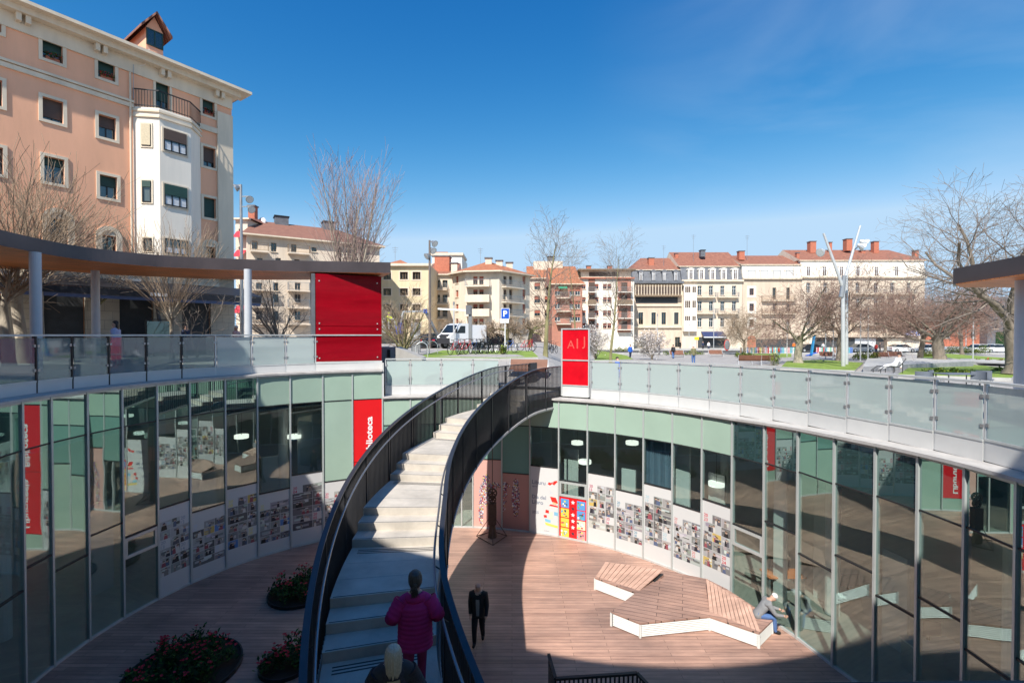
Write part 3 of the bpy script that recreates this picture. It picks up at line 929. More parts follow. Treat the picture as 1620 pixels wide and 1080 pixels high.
        for rr_ in range(4):
            for cc_ in (0, 1):
                a = 0.09 + cc_ * (L - 0.09 * 2 - 0.36); z1 = zt - 0.10 - rr_ * 0.405; z0 = z1 - 0.365
                base = rnd.choice([(0.7, 0.75, 0.8), (0.75, 0.55, 0.08), (0.1, 0.3, 0.6), (0.7, 0.68, 0.66), (0.75, 0.7, 0.5), (0.15, 0.5, 0.62), (0.7, 0.3, 0.3)])
                tile_rect(b, fr, a, a + 0.36, z0, z1, 0.002, base)
                for q in range(9):
                    x = a + rnd.uniform(0.0, 0.27); y = z0 + rnd.uniform(0, 0.28)
                    c = rnd.choice([(0.8, 0.8, 0.8), (0.05, 0.06, 0.1), (0.6, 0.08, 0.08), (0.75, 0.6, 0.1), (0.1, 0.25, 0.6), (0.1, 0.45, 0.5), (0.2, 0.35, 0.15)])
                    tile_rect(b, fr, x, x + rnd.uniform(0.04, 0.09), y, y + rnd.uniform(0.03, 0.085), 0.0025 + 0.0003 * q, c)
        for q in range(6):
            cz = zt - 0.2 - q * 0.26; cu = L * 0.5
            dk = (0.08, 0.03, 0.05) if q in (1, 5) else (0.8, 0.72, 0.72)
            pts = []
            for s in range(10):
                rr_ = 0.095 if s % 2 == 0 else 0.045
                pts.append(fr(cu + rr_ * math.sin(s * math.pi / 5), 0.003, cz + rr_ * math.cos(s * math.pi / 5)))
            ctr = fr(cu, 0.003, cz)
            for s in range(10): b.face([ctr, pts[s], pts[(s + 1) % 10]], 'print', dk)
        tag(b.build('book_cover_poster', bay), 'bright red poster with a grid of book covers')

# roof slab edge: coping ring over the facade, step at the left/right junction
def ring_strip(name, t0, t1, o0, o1, z0, z1, m, parent, n=60):
    b = MB()
    rg = []
    for i in range(n + 1):
        t = t0 + (t1 - t0) * i / n
        p, q = E(t, o0), E(t, o1)
        za, zb_ = (z0(t), z1(t)) if callable(z0) else (z0, z1)
        rg.append([(p.x, p.y, za), (q.x, q.y, za), (q.x, q.y, zb_), (p.x, p.y, zb_)])
    b.rings(rg, m)
    return b.build(name, parent)
TA, TB = tm[0], tm[-1]
ring_strip('coping', TA, T_STEP, -0.12, 0.5, H_L + 0.002, H_L + 0.075, 'coping', LIB)
ring_strip('coping', T_STEP, TB, -0.12, 0.5, lambda t: HR(t) + 0.006, lambda t: HR(t) + 0.079, 'coping', LIB)
# short return wall where the roof steps down
b = MB()
p, q = E(T_STEP, -0.05), E(T_STEP, 0.5)
dd = (q - p).normalized(); nn = Vector((-dd.y, dd.x))
b.prism([tuple(p), tuple(q), tuple(q + nn * -0.06), tuple(p + nn * -0.06)], HR(T_STEP) + 0.085, H_L + 0.35, 'fascia panel')
b.build('step_wall', LIB)
# rooms behind the glass
b = MB()
n = 80
def ringwall(o0, o1, z0, z1, m, t0=TA, t1=TB):
    for i in range(n):
        ta = t0 + (t1 - t0) * i / n; tb = t0 + (t1 - t0) * (i + 1) / n
        p, q = E(ta, o0), E(tb, o0); p2, q2 = E(ta, o1), E(tb, o1)
        if o0 == o1: b.face([(p.x, p.y, z0), (q.x, q.y, z0), (q.x, q.y, z1), (p.x, p.y, z1)], m)
        else: b.face([(p.x, p.y, z0), (q.x, q.y, z0), (q2.x, q2.y, z1), (p2.x, p2.y, z1)], m)
ringwall(0.02, 6.5, 0.03, 0.03, 'interior floor')
b.build('interior_floor', LIB)
b = MB(); ringwall(6.5, 6.5, 0.0, 5.7, 'interior wall'); b.build('back_wall', LIB)
b = MB(); ringwall(0.02, 6.5, 5.6, 5.6, 'interior wall'); b.build('ceiling', LIB)
# room fittings seen through the glass: pillars, desks, lamps, curtain
for px, o in ((470, 2.5), (1090, 2.6), (1240, 2.0), (1420, 2.6), (130, 2.4)):
    p = E(Eray(px), o)
    b = MB(); b.tube([(p.x, p.y, 0.05), (p.x, p.y, 5.6)], 0.2, 14, 'lamp shade white'); b.build('pillar', LIB)
for px, y, o in ((906, 730, 1.6), (1005, 744, 1.6), (1100, 765, 1.4), (958, 700, 3.0), (880, 700, 3.2), (480, 690, 1.8), (420, 690, 3.0)):
    p = E(Eray(px), o); z = D(px, y, p.y).z
    L_ = thing('pendant_lamp', 'white disc pendant lamp hanging behind the library glass', 'lamp', (p.x, p.y, z), 'pendant lamps inside the library')
    b = MB(); b.tube([(0, 0, -0.07), (0, 0, 0.07)], 0.28, 24, 'lit lamp'); b.build('lamp_shade', L_, local=True)
    b = MB(); b.tube([(0, 0, 0.07), (0, 0, 5.55 - z)], 0.008, 6, 'black metal'); b.build('cord', L_, local=True)
t0, t1 = Eray(1023, 0.5), Eray(1064, 0.5)
b = MB(); rg = []
for i in range(41):
    p = E(t0 + (t1 - t0) * i / 40, 0.45 + 0.05 * math.sin(i * 1.9))
    rg.append([(p.x, p.y, 2.2), (p.x, p.y, 5.2)])
b.rings(rg, 'curtain', caps=False, closed=False)
b.build('curtain', LIB)
for px0, px1, o, h_, mc in ((893, 915, 1.5, 3.4, 'interior wall'), (984, 1006, 1.3, 2.9, 'lamp shade white'), (1070, 1092, 0.9, 4.3, 'lamp shade white'), (1122, 1148, 1.5, 3.4, 'interior wall'), (1226, 1246, 1.1, 5.2, 'lamp shade white'), (1290, 1318, 2.4, 3.6, 'interior wall'),
                            (1400, 1440, 2.2, 2.6, 'interior wall'), (845, 872, 2.4, 3.9, 'interior wall'), (470, 506, 1.7, 5.0, 'lamp shade white'), (412, 440, 2.5, 3.2, 'interior wall'), (300, 340, 2.6, 3.0, 'interior wall'), (140, 176, 2.2, 3.0, 'interior wall')):
    ta, tb = Eray(px0, o), Eray(px1, o)
    A, Bp = E(ta, o), E(tb, o); fr, L = frame_fn(A, Bp)
    b = MB(); fbox(b, fr, 0, L, 0.03, h_, -0.08, 0.0, mc); b.build('sun_catching_partition', LIB)  # room partitions, more added near the glass to catch sun and brighten inside
for px, o, mcol in ((900, 2.2, 'interior wall'), (945, 2.6, 'lamp shade white'), (1095, 1.2, 'interior wall'), (1190, 1.5, 'cloth orange'), (1250, 2.4, 'lamp shade white'), (1350, 2.2, 'interior wall'), (430, 2.0, 'interior wall')):
    p = E(Eray(px), o)
    T_ = thing('reading_desk', 'desk with a raised screen standing inside behind the curved library glass', 'desk', (p.x, p.y, 0.03), 'desks inside the library')
    b = MB(); b.box((0, 0, 0.73), (1.2, 0.6, 0.04), mcol); b.build('desk_top', T_, local=True)
    for sx in (-0.55, 0.55):
        b = MB(); b.box((sx, 0, 0.355), (0.05, 0.5, 0.71), 'grey metal'); b.build('leg', T_, local=True)
    b = MB(); b.box((0, 0.1, 1.05), (0.6, 0.04, 0.36), 'black metal'); b.box((0, 0.12, 0.82), (0.06, 0.05, 0.13), 'black metal'); b.build('screen', T_, local=True)

# ================================================================ BALUSTRADES
def balustrade(name, label, t_list, off, z_bot, z_gl, z_top, shade_before=None):
    zbot_f, zgl_f = z_bot, z_gl
    root = thing(name, label, 'balustrade', (*E(t_list[len(t_list) // 2], off), 5.8))
    for i in range(len(t_list) - 1):
        A, Bp = E(t_list[i], off), E(t_list[i + 1], off)
        fr, L = frame_fn(A, Bp)
        if callable(zbot_f): z_bot = zbot_f((t_list[i] + t_list[i + 1]) / 2); z_gl = zgl_f((t_list[i] + t_list[i + 1]) / 2)
        zt0 = z_top(t_list[i]); zt1 = z_top(t_list[i + 1])
        zt = (zt0 + zt1) / 2
        b = MB()
        b.hexa([fr(-0.01, -0.04, zt0), fr(L + 0.01, -0.04, zt1), fr(L + 0.01, 0.05, zt1), fr(-0.01, 0.05, zt0)],
               [fr(-0.01, -0.04, zt0 + 0.05), fr(L + 0.01, -0.04, zt1 + 0.05), fr(L + 0.01, 0.05, zt1 + 0.05), fr(-0.01, 0.05, zt0 + 0.05)], 'sill metal')
        b.build('top_rail', root)
        b = MB()
        fbox(b, fr, -0.022, 0.022, z_bot + 0.003, zt0, -0.09, 0.004, 'black metal' if (shade_before and t_list[i] > shade_before) else 'pale metal')
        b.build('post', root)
        m = 'balustrade glass' if not (shade_before and t_list[i] > shade_before) else 'shaded balustrade glass'
        b = MB()
        b.hexa([fr(0.05, 0.0, z_gl), fr(L - 0.05, 0.0, z_gl), fr(L - 0.05, -0.018, z_gl), fr(0.05, -0.018, z_gl)],
               [fr(0.05, 0.0, zt0 - 0.045), fr(L - 0.05, 0.0, zt1 - 0.045), fr(L - 0.05, -0.018, zt1 - 0.045), fr(0.05, -0.018, zt0 - 0.045)], m)
        gp = b.build('glass_panel', root)
        b = MB()
        for zc in (z_gl + 0.22, zt - 0.28):
            fbox(b, fr, 0.024, 0.085, zc, zc + 0.07, -0.03, 0.014, 'grey metal'); fbox(b, fr, L - 0.085, L - 0.024, zc, zc + 0.07, -0.03, 0.014, 'grey metal')
        build_each(b, 'clamp', gp)
        b = MB()
        fbox(b, fr, 0.024, L - 0.024, z_bot, z_gl - 0.05, -0.05, 0.008, 'fascia panel')
        fbox(b, fr, 0.024, L - 0.024, z_gl - 0.05, z_gl - 0.005, -0.06, 0.02, 'sill metal')
        b.build('fascia', root)
    return root
OFF = 0.46
tl = [Eray(px, OFF) for px in (57, 114, 172, 231, 287, 341, 398, 452, 499)]
t = tl[0]; pl = []
for i in range(6):
    t = step(t, 1.27); pl.append(t)
tl = pl[::-1] + tl
tl.append(T_STEP + 0.002)
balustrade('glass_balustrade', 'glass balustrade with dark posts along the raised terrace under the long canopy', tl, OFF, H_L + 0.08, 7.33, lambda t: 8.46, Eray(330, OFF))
tr = [Eray(px, OFF) for px in (610, 649, 698, 748, 790)]
balustrade('glass_balustrade', 'short white glass balustrade between the tall red box and the stair', tr, OFF, lambda t: HR(t) + 0.085, lambda t: HR(t) + 0.53, lambda t: 7.40)
tr = [Eray(px, OFF) for px in (935, 981, 1027, 1074, 1123, 1172, 1224, 1280, 1341, 1408, 1480, 1560)]
t = tr[-1]
for i in range(3):
    t = step(t, -1.2); tr.append(t)
tz0, tz1 = tr[0], tr[11]
balustrade('glass_balustrade', 'long pale glass balustrade curving along the plaza right of the small red panel', tr, OFF, lambda t: HR(t) + 0.085, lambda t: HR(t) + 0.53,
           lambda t: 7.40 + 0.15 * min(1, max(0, (tz0 - t) / (tz0 - tz1))))

# red glass panel in the right balustrade
t0, t1 = Eray(889, OFF), Eray(932, OFF)
A, Bp = E(t0, OFF), E(t1, OFF)
fr, L = frame_fn(A, Bp)
root = thing('red_glass_screen', 'small red glass panel in a pale frame where the stair meets the plaza', 'panel', (A.x, A.y, 5.9))
b = MB()
for u in (0, L): fbox(b, fr, u - 0.03, u + 0.03, 5.9, 8.72, -0.06, 0.03, 'pale metal')
for z in (8.72, 7.40, 6.33): fbox(b, fr, -0.03, L + 0.03, z, z + 0.05, -0.062, 0.032, 'pale metal')
fbox(b, fr, 0.03, L - 0.03, 5.88, 6.32, -0.04, 0.01, 'fascia panel')
b.build('frame', root)
mat('red glass', (0.62, 0.006, 0.016), 0.10, 0, 0.2, 1.5, spec=0.6)
b = MB(); fbox(b, fr, 0.03, L - 0.03, 7.45, 8.72, -0.02, 0.0, 'red glass')
put_text(b, fr, 'A', L * 0.2, 7.92, 0.34, 0.006, mat('faint lettering', (0.75, 0.10, 0.08), 0.4, 0, 0))
put_text(b, fr, 'I', L * 0.55, 7.92, 0.42, 0.006, 'faint lettering'); put_text(b, fr, 'J', L * 0.75, 7.92, 0.5, 0.006, 'faint lettering')
b.build('upper_pane', root)
b = MB(); fbox(b, fr, 0.03, L - 0.03, 6.38, 7.40, -0.02, 0.0, 'red glass'); b.build('lower_pane', root)

# tall red glass box at the end of the left terrace
t0, t1 = Eray(499, OFF - 0.02), T_STEP
A, Bp = E(t0, OFF), E(t1, OFF - 0.02)
fr, L = frame_fn(A, Bp)
root = thing('red_glass_box', 'tall dark red glass box under the end of the canopy', 'kiosk', (*((A + Bp) / 2), ZL))
zA = D(550, 571, ((A + Bp) / 2).y).z; zM = D(550, 516, ((A + Bp) / 2).y).z; zT = 11.05
b = MB()
fbox(b, fr, 0.02, L - 0.02, zA, zM - 0.01, -0.03, 0.0, 'kiosk red'); b.build('lower_panel', root)
b = MB(); fbox(b, fr, 0.02, L - 0.02, zM + 0.01, zT, -0.03, 0.0, 'kiosk red'); b.build('upper_panel', root)
b = MB(); fbox(b, fr, -0.02, L - 0.02, zA, zT, -2.3, -2.27, 'kiosk red'); b.build('rear_panel', root)
b = MB(); fbox(b, fr, L - 0.05, L - 0.02, zA, zT, -2.27, -0.03, 'kiosk red'); b.build('side_panel', root)
b = MB(); fbox(b, fr, -0.14, 0.0, zA - 0.2, zT, -2.3, -0.02, 'slate'); b.build('side_wall', root)
b = MB(); fbox(b, fr, 0.05, 0.14, zA + 0.3, zT - 0.1, -0.25, -0.06, 'steel red' if 'steel red' in M else mat('steel red', (0.5, 0.02, 0.02), 0.5)); b.build('inner_frame', root)
b = MB()
for u in (0.16, L - 0.2):
    for z in (zT - 0.3, zM + 0.12, zM - 0.12, zA + 0.15):
        b.tube([fr(u, 0.0, z), fr(u, 0.025, z)], 0.028, 10, 'pale metal')
build_each(b, 'fixing_stud', root)
b = MB(); fbox(b, fr, 0, L, H_L + 0.08, zA - 0.01, -0.06, 0.0, 'fascia panel'); b.build('fascia', root)

# ================================================================ CANOPIES
def canopy_left():
    zt, zb = 11.58, 11.12
    root = thing('canopy', 'long curved canopy with dark metal edge and wooden underside over the left terrace', 'canopy', (-13, 18, ZL))
    front_px = [(-60, 350.5), (0, 363.5), (52, 375.6), (104, 386), (155.6, 393.7), (207, 399.5), (259, 404), (311, 407), (360, 409), (410, 410.8), (500, 412.8), (618, 415)]
    back_px = [(-60, 424), (0, 425), (52, 426.5), (104, 429), (155.6, 433), (207, 436), (259, 438), (311, 440.5), (360, 441.5), (410, 442.5), (500, 442.5), (600, 441)]
    fr_ = [P(*q, zt) for q in front_px]; bk = [P(*q, zb) for q in back_px]
    def smooth(pts):
        out = []
        for i in range(len(pts) - 1):
            p0 = pts[max(i - 1, 0)]; p1 = pts[i]; p2 = pts[i + 1]; p3 = pts[min(i + 2, len(pts) - 1)]
            for k in range(5):
                s = k / 5
                out.append(0.5 * ((2 * p1) + (p2 - p0) * s + (2 * p0 - 5 * p1 + 4 * p2 - p3) * s * s + (3 * p1 - p0 - 3 * p2 + p3) * s ** 3))
        out.append(pts[-1]); return out
    f2, b2 = smooth(fr_), smooth(bk)
    n = len(f2)
    b = MB(); bw = MB()
    rg = []
    for i in range(n):
        f, k = f2[i], b2[i]
        rg.append([(f.x, f.y, zb + 0.004), (f.x, f.y, zt), (k.x, k.y, zt - 0.05), (k.x, k.y, zb + 0.15)])
    b.rings(rg, 'canopy metal')
    b.build('metal_edge', root)
    bw.rings([[(f2[i].x, f2[i].y, zb), (f2[i].x * .999 + b2[i].x * .001, f2[i].y * .999 + b2[i].y * .001, zb + 0.003), (b2[i].x, b2[i].y, zb + 0.14), (b2[i].x, b2[i].y, zb)] for i in range(n)], 'canopy boards')
    bw.build('wooden_soffit', root)
    for px, y, dd_, w_ in ((55.5, 399, 15.2, 0.15), (150.5, 428, 19.3, 0.145), (392, 426, 19.6, 0.14)):
        q = P(px, y, zb)
        b = MB(); b.tube([(q.x, q.y, ZL), (q.x, q.y, zb)], w_, 20, 'column paint'); b.build('column', root, smooth=False)
canopy_left()
def canopy_right():
    root = thing('canopy', 'dark flat canopy end with slatted wooden underside at the right edge', 'canopy', (14, 13, 6.2))
    zt, zb = 10.42, 9.96
    c0 = P(1508, 425, zt); c1 = P(1640, 400, zt)
    e = Vector((c1.x - c0.x, c1.y - c0.y)).normalized()
    a = Vector((c0.x, c0.y)); bq = a + e * 7
    k0 = P(1508, 449.5, zb); 
    nrm = Vector((-e.y, e.x))
    if nrm.y < 0: nrm = -nrm
    away = Vector((a.x, a.y)).normalized()
    b0 = a + away * 0.7
    poly = [tuple(a), tuple(bq), tuple(bq + Vector((2.5, 6))), tuple(b0 + Vector((6.5, 0.5))), tuple(b0)]
    b = MB(); b.prism(poly, zb + 0.004, zt, 'canopy metal'); b.build('metal_edge', root)
    ins = [tuple(a + e * 0.25 + nrm * 0.08), tuple(bq + nrm * 0.1), tuple(bq + Vector((2.4, 5.8))), tuple(b0 + Vector((6.4, 0.4))), tuple(b0 + Vector((.2, -.02)))]
    b = MB(); b.prism(ins, zb - 0.03, zb, 'canopy boards'); b.build('wooden_soffit', root)
    q = D(1619, 500, 12.6)
    b = MB(); b.tube([(q.x, q.y, 6.2), (q.x, q.y, zb - 0.02)], 0.17, 20, 'column paint'); b.build('column', root)
canopy_right()
# ================================================================ CURVED STAIR
SC = Vector((12.376, 11.376)); RL, RR = 15.886, 13.856
ZP = 6.07
def wid(r, th):
    s = min(1, max(0, (-6 - th) / 12)); s = s * s * (3 - 2 * s)
    return r + 0.20 * s if r < 14.6 else r - 0.0 * s
def S(r, th):
    r = wid(r, th)
    return (SC.x - r * math.cos(R(th)), SC.y + r * math.sin(R(th)))
def slope_z(th): return ZP - 0.0459 * max(0.0, 33.8 - th) if th > -26 else ZP - 0.0459 * 59.8
def smooth_z(th):
    x = 34.0 - th
    k = 0.046 * (math.sqrt(x * x + 6) + x) / 2
    return ZP - min(k, 0.046 * 58.9)
STAIR = thing('curved_stair', 'curved pale stair with dark slatted sides rising from the foreground to the plaza', 'stair', (*S(14, 10), 0))
steps = []          # (theta_back, theta_front, z)
DTH = 1.65
level = 0; back = 43.5
for f in (32.8, 21.2, 9.8, -1.1, -11.6):
    for k in range(3):
        front = f - DTH * k
        steps.append((back, front, ZP - 0.175 * level)); back = front; level += 1
steps.append((back, -26.5, ZP - 0.175 * level))
for (a, c, z) in steps:
    n = max(1, int(abs(a - c) / 1.2))
    b = MB()
    for i in range(n):
        t0 = a + (c - a) * i / n; t1 = a + (c - a) * (i + 1) / n
        lo = z - 0.20
        b.hexa([(*S(RL - 0.06, t0), lo), (*S(RL - 0.06, t1), lo), (*S(RR + 0.06, t1), lo), (*S(RR + 0.06, t0), lo)],
               [(*S(RL - 0.06, t0), z), (*S(RL - 0.06, t1), z), (*S(RR + 0.06, t1), z), (*S(RR + 0.06, t0), z)], 'tread concrete')
    # dark shadow joint under the nosing and anti-slip strips on the landings
    def strip(t, w_, zz, m, r0=RR + 0.1, r1=RL - 0.1):
        b.hexa([(*S(r1, t + w_), zz), (*S(r1, t), zz), (*S(r0, t), zz), (*S(r0, t + w_), zz)],
               [(*S(r1, t + w_), zz + 0.004), (*S(r1, t), zz + 0.004), (*S(r0, t), zz + 0.004), (*S(r0, t + w_), zz + 0.004)], m)
    strip(c + 0.10, 0.07, z - 0.002, 'dark joint')
    if a - c > 4:
        for q in range(3): strip(a - 0.5 - 0.28 * q, 0.10, z - 0.001, 'dark joint', RR + 0.22, RL - 0.22)
        if a - c > 6:
            for q in (0.36, 0.68): strip(a + (c - a) * q, 0.03, z - 0.002, 'grey metal')
    b.build('step', STAIR)
# steps continuing down below the picture to the ground
b = MB(); z = steps[-1][2]; th = -26.5
for i in range(6):
    z -= 0.175
    b.hexa([(*S(RL - .06, th), z - .4), (*S(RL - .06, th - 1.2), z - .4), (*S(RR + .06, th - 1.2), z - .4), (*S(RR + .06, th), z - .4)],
           [(*S(RL - .06, th), z), (*S(RL - .06, th - 1.2), z), (*S(RR + .06, th - 1.2), z), (*S(RR + .06, th), z)], 'tread concrete'); th -= 1.2
b.build('step', STAIR)
ths = [43.5 - i * (43.5 + 27) / 90 for i in range(91)]
b = MB()
b.rings([[(*S(RL + 0.02, t), smooth_z(t) - 0.72), (*S(RR - 0.02, t), smooth_z(t) - 0.72), (*S(RR - 0.02, t), smooth_z(t) - 0.66), (*S(RL + 0.02, t), smooth_z(t) - 0.66)] for t in ths], 'soffit')
b.build('soffit', STAIR)
for r, sgn, lab in ((RL, 1, 'outer slatted steel side of the stair'), (RR, -1, 'inner slatted steel side of the stair')):
    b = MB()
    dth = math.degrees(0.095 / r)
    t = 43.4
    while t > -27:
        zz = smooth_z(t)
        c_, s_ = math.cos(R(t)), math.sin(R(t))
        p = Vector((*S(r + 0.03 * sgn, t), 0)); rad = Vector((-c_, s_, 0)); tan = Vector((s_, c_, 0))
        h = rad * 0.020; g = tan * 0.005
        q = [p - h - g, p + h - g, p + h + g, p - h + g]
        b.hexa([(v.x, v.y, zz - 0.66) for v in q], [(v.x, v.y, zz + 1.07) for v in q], 'railing steel')
        t -= dth
    # stouter posts
    for k in range(12):
        t = 43.4 - k * 6.1
        if t < -26: break
        zz = smooth_z(t); rad = Vector((-math.cos(R(t)), math.sin(R(t)), 0)); tan = Vector((math.sin(R(t)), math.cos(R(t)), 0))
        p = Vector((*S(r + 0.035 * sgn, t), 0)); h = rad * 0.04; g = tan * 0.012
        q = [p - h - g, p + h - g, p + h + g, p - h + g]
        b.hexa([(v.x, v.y, zz - 0.67) for v in q], [(v.x, v.y, zz + 1.07) for v in q], 'railing steel')
    rail = b.build('slatted_side', STAIR); tag(rail, lab)
    b = MB()
    b.rings([[(*S(r + 0.03 * sgn - 0.045, t), smooth_z(t) + 1.07), (*S(r + 0.03 * sgn + 0.045, t), smooth_z(t) + 1.07), (*S(r + 0.03 * sgn + 0.045, t), smooth_z(t) + 1.10), (*S(r + 0.03 * sgn - 0.045, t), smooth_z(t) + 1.10)] for t in ths], 'railing steel')
    b.rings([[(*S(r + 0.03 * sgn - 0.035, t), smooth_z(t) - 0.66), (*S(r + 0.03 * sgn + 0.035, t), smooth_z(t) - 0.66), (*S(r + 0.03 * sgn + 0.035, t), smooth_z(t) - 0.60), (*S(r + 0.03 * sgn - 0.035, t), smooth_z(t) - 0.60)] for t in ths], 'soffit')
    b.build('top_rail', rail)
    b = MB()
    ri = r - 0.09 * sgn
    b.tube([(*S(ri, t), smooth_z(t) + 0.88) for t in ths[6:]], 0.021, 8, 'handrail steel')
    for t in ths[8::6]:
        b.tube([(*S(ri, t), smooth_z(t) + 0.87), (*S(r, t), smooth_z(t) + 0.80)], 0.012, 6, 'railing steel')
    b.build('handrail', rail)
    # dark end panel at the head of the stair
    b = MB()
    t = 43.4
    b.hexa([(*S(r + 0.05, t), ZP - 0.7), (*S(r - 0.05, t), ZP - 0.7), (*S(r - 0.05, t + 1.6), ZP - 0.7), (*S(r + 0.05, t + 1.6), ZP - 0.7)],
           [(*S(r + 0.05, t), ZP + 1.12), (*S(r - 0.05, t), ZP + 1.12), (*S(r - 0.05, t + 1.6), ZP + 1.12), (*S(r + 0.05, t + 1.6), ZP + 1.12)], 'railing steel')
    b.build('end_panel', STAIR)

# ================================================================ COURT: lounge bench, planters, sculpture, guard rail
def bench():
    z = 0.42
    root = thing('lounge_bench', 'large angular timber lounge platform with white louvred sides in the sunny court', 'bench', (*P(1080, 950, 0).to_2d(), 0))
    top_px = [(941, 912.6), (1006, 936.7), (966.7, 966.6), (1013, 985), (1122.5, 974), (1201, 1000.6), (1223, 979), (1150, 931), (1118, 915), (1058, 903), (957, 890)]
    top = [P(*q, z) for q in top_px]
    b = MB()
    poly = [(p.x, p.y) for p in top]
    b.prism(poly, z - 0.05, z, 'bench boards')
    b.build('seat_deck', root)
    # louvred sides
    for a, c in ((0, 1), (2, 3), (3, 4), (4, 5), (5, 6), (1, 2)):
        A, Bp = top[a], top[c]
        d = (Bp - A).normalized(); nrm = Vector((d.y, -d.x, 0))
        b = MB()
        o = -nrm * 0.05
        b.bar(A + o + Vector((0, 0, -0.235)), Bp + o + Vector((0, 0, -0.235)), 0.02, 0.35, 'louvre gap shade')  # dark backing paints in the shade between the louvres
        for k in range(7):
            zz = 0.030 + k * 0.049
            b.hexa([A + Vector((0, 0, zz - z)), Bp + Vector((0, 0, zz - z)), Bp - nrm * 0.03 + Vector((0, 0, zz - z)), A - nrm * 0.03 + Vector((0, 0, zz - z))],
                   [A + Vector((0, 0, zz - z + 0.012)), Bp + Vector((0, 0, zz - z + 0.012)), Bp - nrm * 0.03 + Vector((0, 0, zz - z + 0.036)), A - nrm * 0.03 + Vector((0, 0, zz - z + 0.036))], 'louvre white')
        for q in (A, Bp):
            b.box((q.x - nrm.x * 0.015, q.y - nrm.y * 0.015, 0.185), (0.05, 0.05, 0.37), 'louvre white', rz=math.atan2(d.y, d.x))
        b.build('louvred_side', root)
    # sloping backrests
    def wedge(front, rear, zr):
        f = [P(*q, z + 0.003) for q in front]; r_ = [P(*q, zr) for q in rear]
        b = MB()
        n = len(f)
        N = 11
        for i in range(N):
            s0, s1 = i / N, (i + 1) / N - 0.012
            p0, p1 = f[0].lerp(f[1], s0), f[0].lerp(f[1], s1); q0, q1 = r_[0].lerp(r_[1], s0), r_[0].lerp(r_[1], s1)
            dn = Vector((0, 0, 0.03))
            b.hexa([p0 - dn, p1 - dn, q1 - dn, q0 - dn], [p0, p1, q1, q0], 'bench back boards')
        g = [(p.x, p.y, z - 0.05) for p in r_]
        dn = Vector((0, 0, 0.15))
        b.face([f[0] - dn, f[1] - dn, r_[1] - dn, r_[0] - dn], 'dark joint')
        b.face([r_[0] - dn, r_[1] - dn, g[1], g[0]], 'bench boards')
        b.face([f[0] - dn, r_[0] - dn, g[0]], 'bench boards'); b.face([f[1] - dn, g[1], r_[1] - dn], 'bench boards')
        b.build('backrest', root)
    wedge(((943, 911), (1012, 934)), ((958, 888), (1050, 901)), 0.66)
    wedge(((1122.5, 967), (1204, 999)), ((1117, 915), (1188, 958)), 0.70)
bench()

def planter(px, py, r, seed, label, nleaf=900, nfl=60):
    rnd = random.Random(seed)
    c = P(px, py, 0)
    root = thing('flower_bed', label, 'flower bed', (c.x, c.y, 0), 'round flower beds in the court')
    b = MB()
    n = 32
    b.rings([[(r_ * math.cos(2 * math.pi * i / n), r_ * math.sin(2 * math.pi * i / n), z) for i in range(n)] for r_, z in ((r + 0.04, 0.004), (r + 0.04, 0.10), (r, 0.10), (r, 0.03))], 'black metal', caps=False)
    b.build('rim', root, local=True)
    b = MB(); b.face([(r * math.cos(2 * math.pi * i / n), r * math.sin(2 * math.pi * i / n), 0.05) for i in range(n)], 'soil'); b.build('soil', root, local=True)
    b = MB(); fb = MB()
    clumps = [(rnd.uniform(0, 6.28), math.sqrt(rnd.random()) * r * 0.86, rnd.uniform(0.25, 0.5)) for _ in range(int(26 * r * r) + 6)]
    for a, q, h in clumps:
        cx, cy = q * math.cos(a), q * math.sin(a)
        for k in range(int(nleaf / len(clumps))):
            an = rnd.uniform(0, 6.28); el = rnd.uniform(-0.1, 1.1); L_ = rnd.uniform(0.08, 0.16); w_ = L_ * 0.45
            d = Vector((math.cos(an) * math.cos(el), math.sin(an) * math.cos(el), math.sin(el)))
            p = Vector((cx + rnd.gauss(0, 0.09), cy + rnd.gauss(0, 0.09), 0.05 + rnd.uniform(0.05, h)))
            s = d.cross(Vector((0, 0, 1))).normalized() * w_ / 2
            b.face([p, p + d * L_ * 0.5 + s, p + d * L_, p + d * L_ * 0.5 - s], rnd.choice(('leaf green', 'leaf dark', 'leaf dark')))
    for k in range(nfl):
        a, q, h = rnd.choice(clumps)
        p = Vector((q * math.cos(a) + rnd.gauss(0, 0.09), q * math.sin(a) + rnd.gauss(0, 0.09), 0.05 + h + rnd.uniform(0.0, 0.10)))
        fb.tube([p - Vector((0, 0, 0.14)), p], 0.005, 3, 'leaf green', caps=False)
        for j in range(6):
            an = j * 1.05 + rnd.random(); d = Vector((math.cos(an), math.sin(an), rnd.uniform(0.2, 0.9))).normalized() * rnd.uniform(0.035, 0.06)
            s = d.cross(Vector((0, 0, 1))).normalized() * 0.025
            fb.face([p, p + d * 0.6 + s, p + d, p + d * 0.6 - s], 'flower red')
    b.build('foliage', root, local=True); tag(fb.build('flowers', root, local=True), kind='stuff')
planter(475, 938, 0.95, 3, 'round bed of red flowers between the poster wall and the stair', 1500, 70)
planter(290, 1063, 1.28, 4, 'widest round bed of red flowers near the bottom of the picture', 2600, 120)
planter(452, 1053, 0.60, 5, 'small round bed of red flowers beside the stair railing', 800, 60)

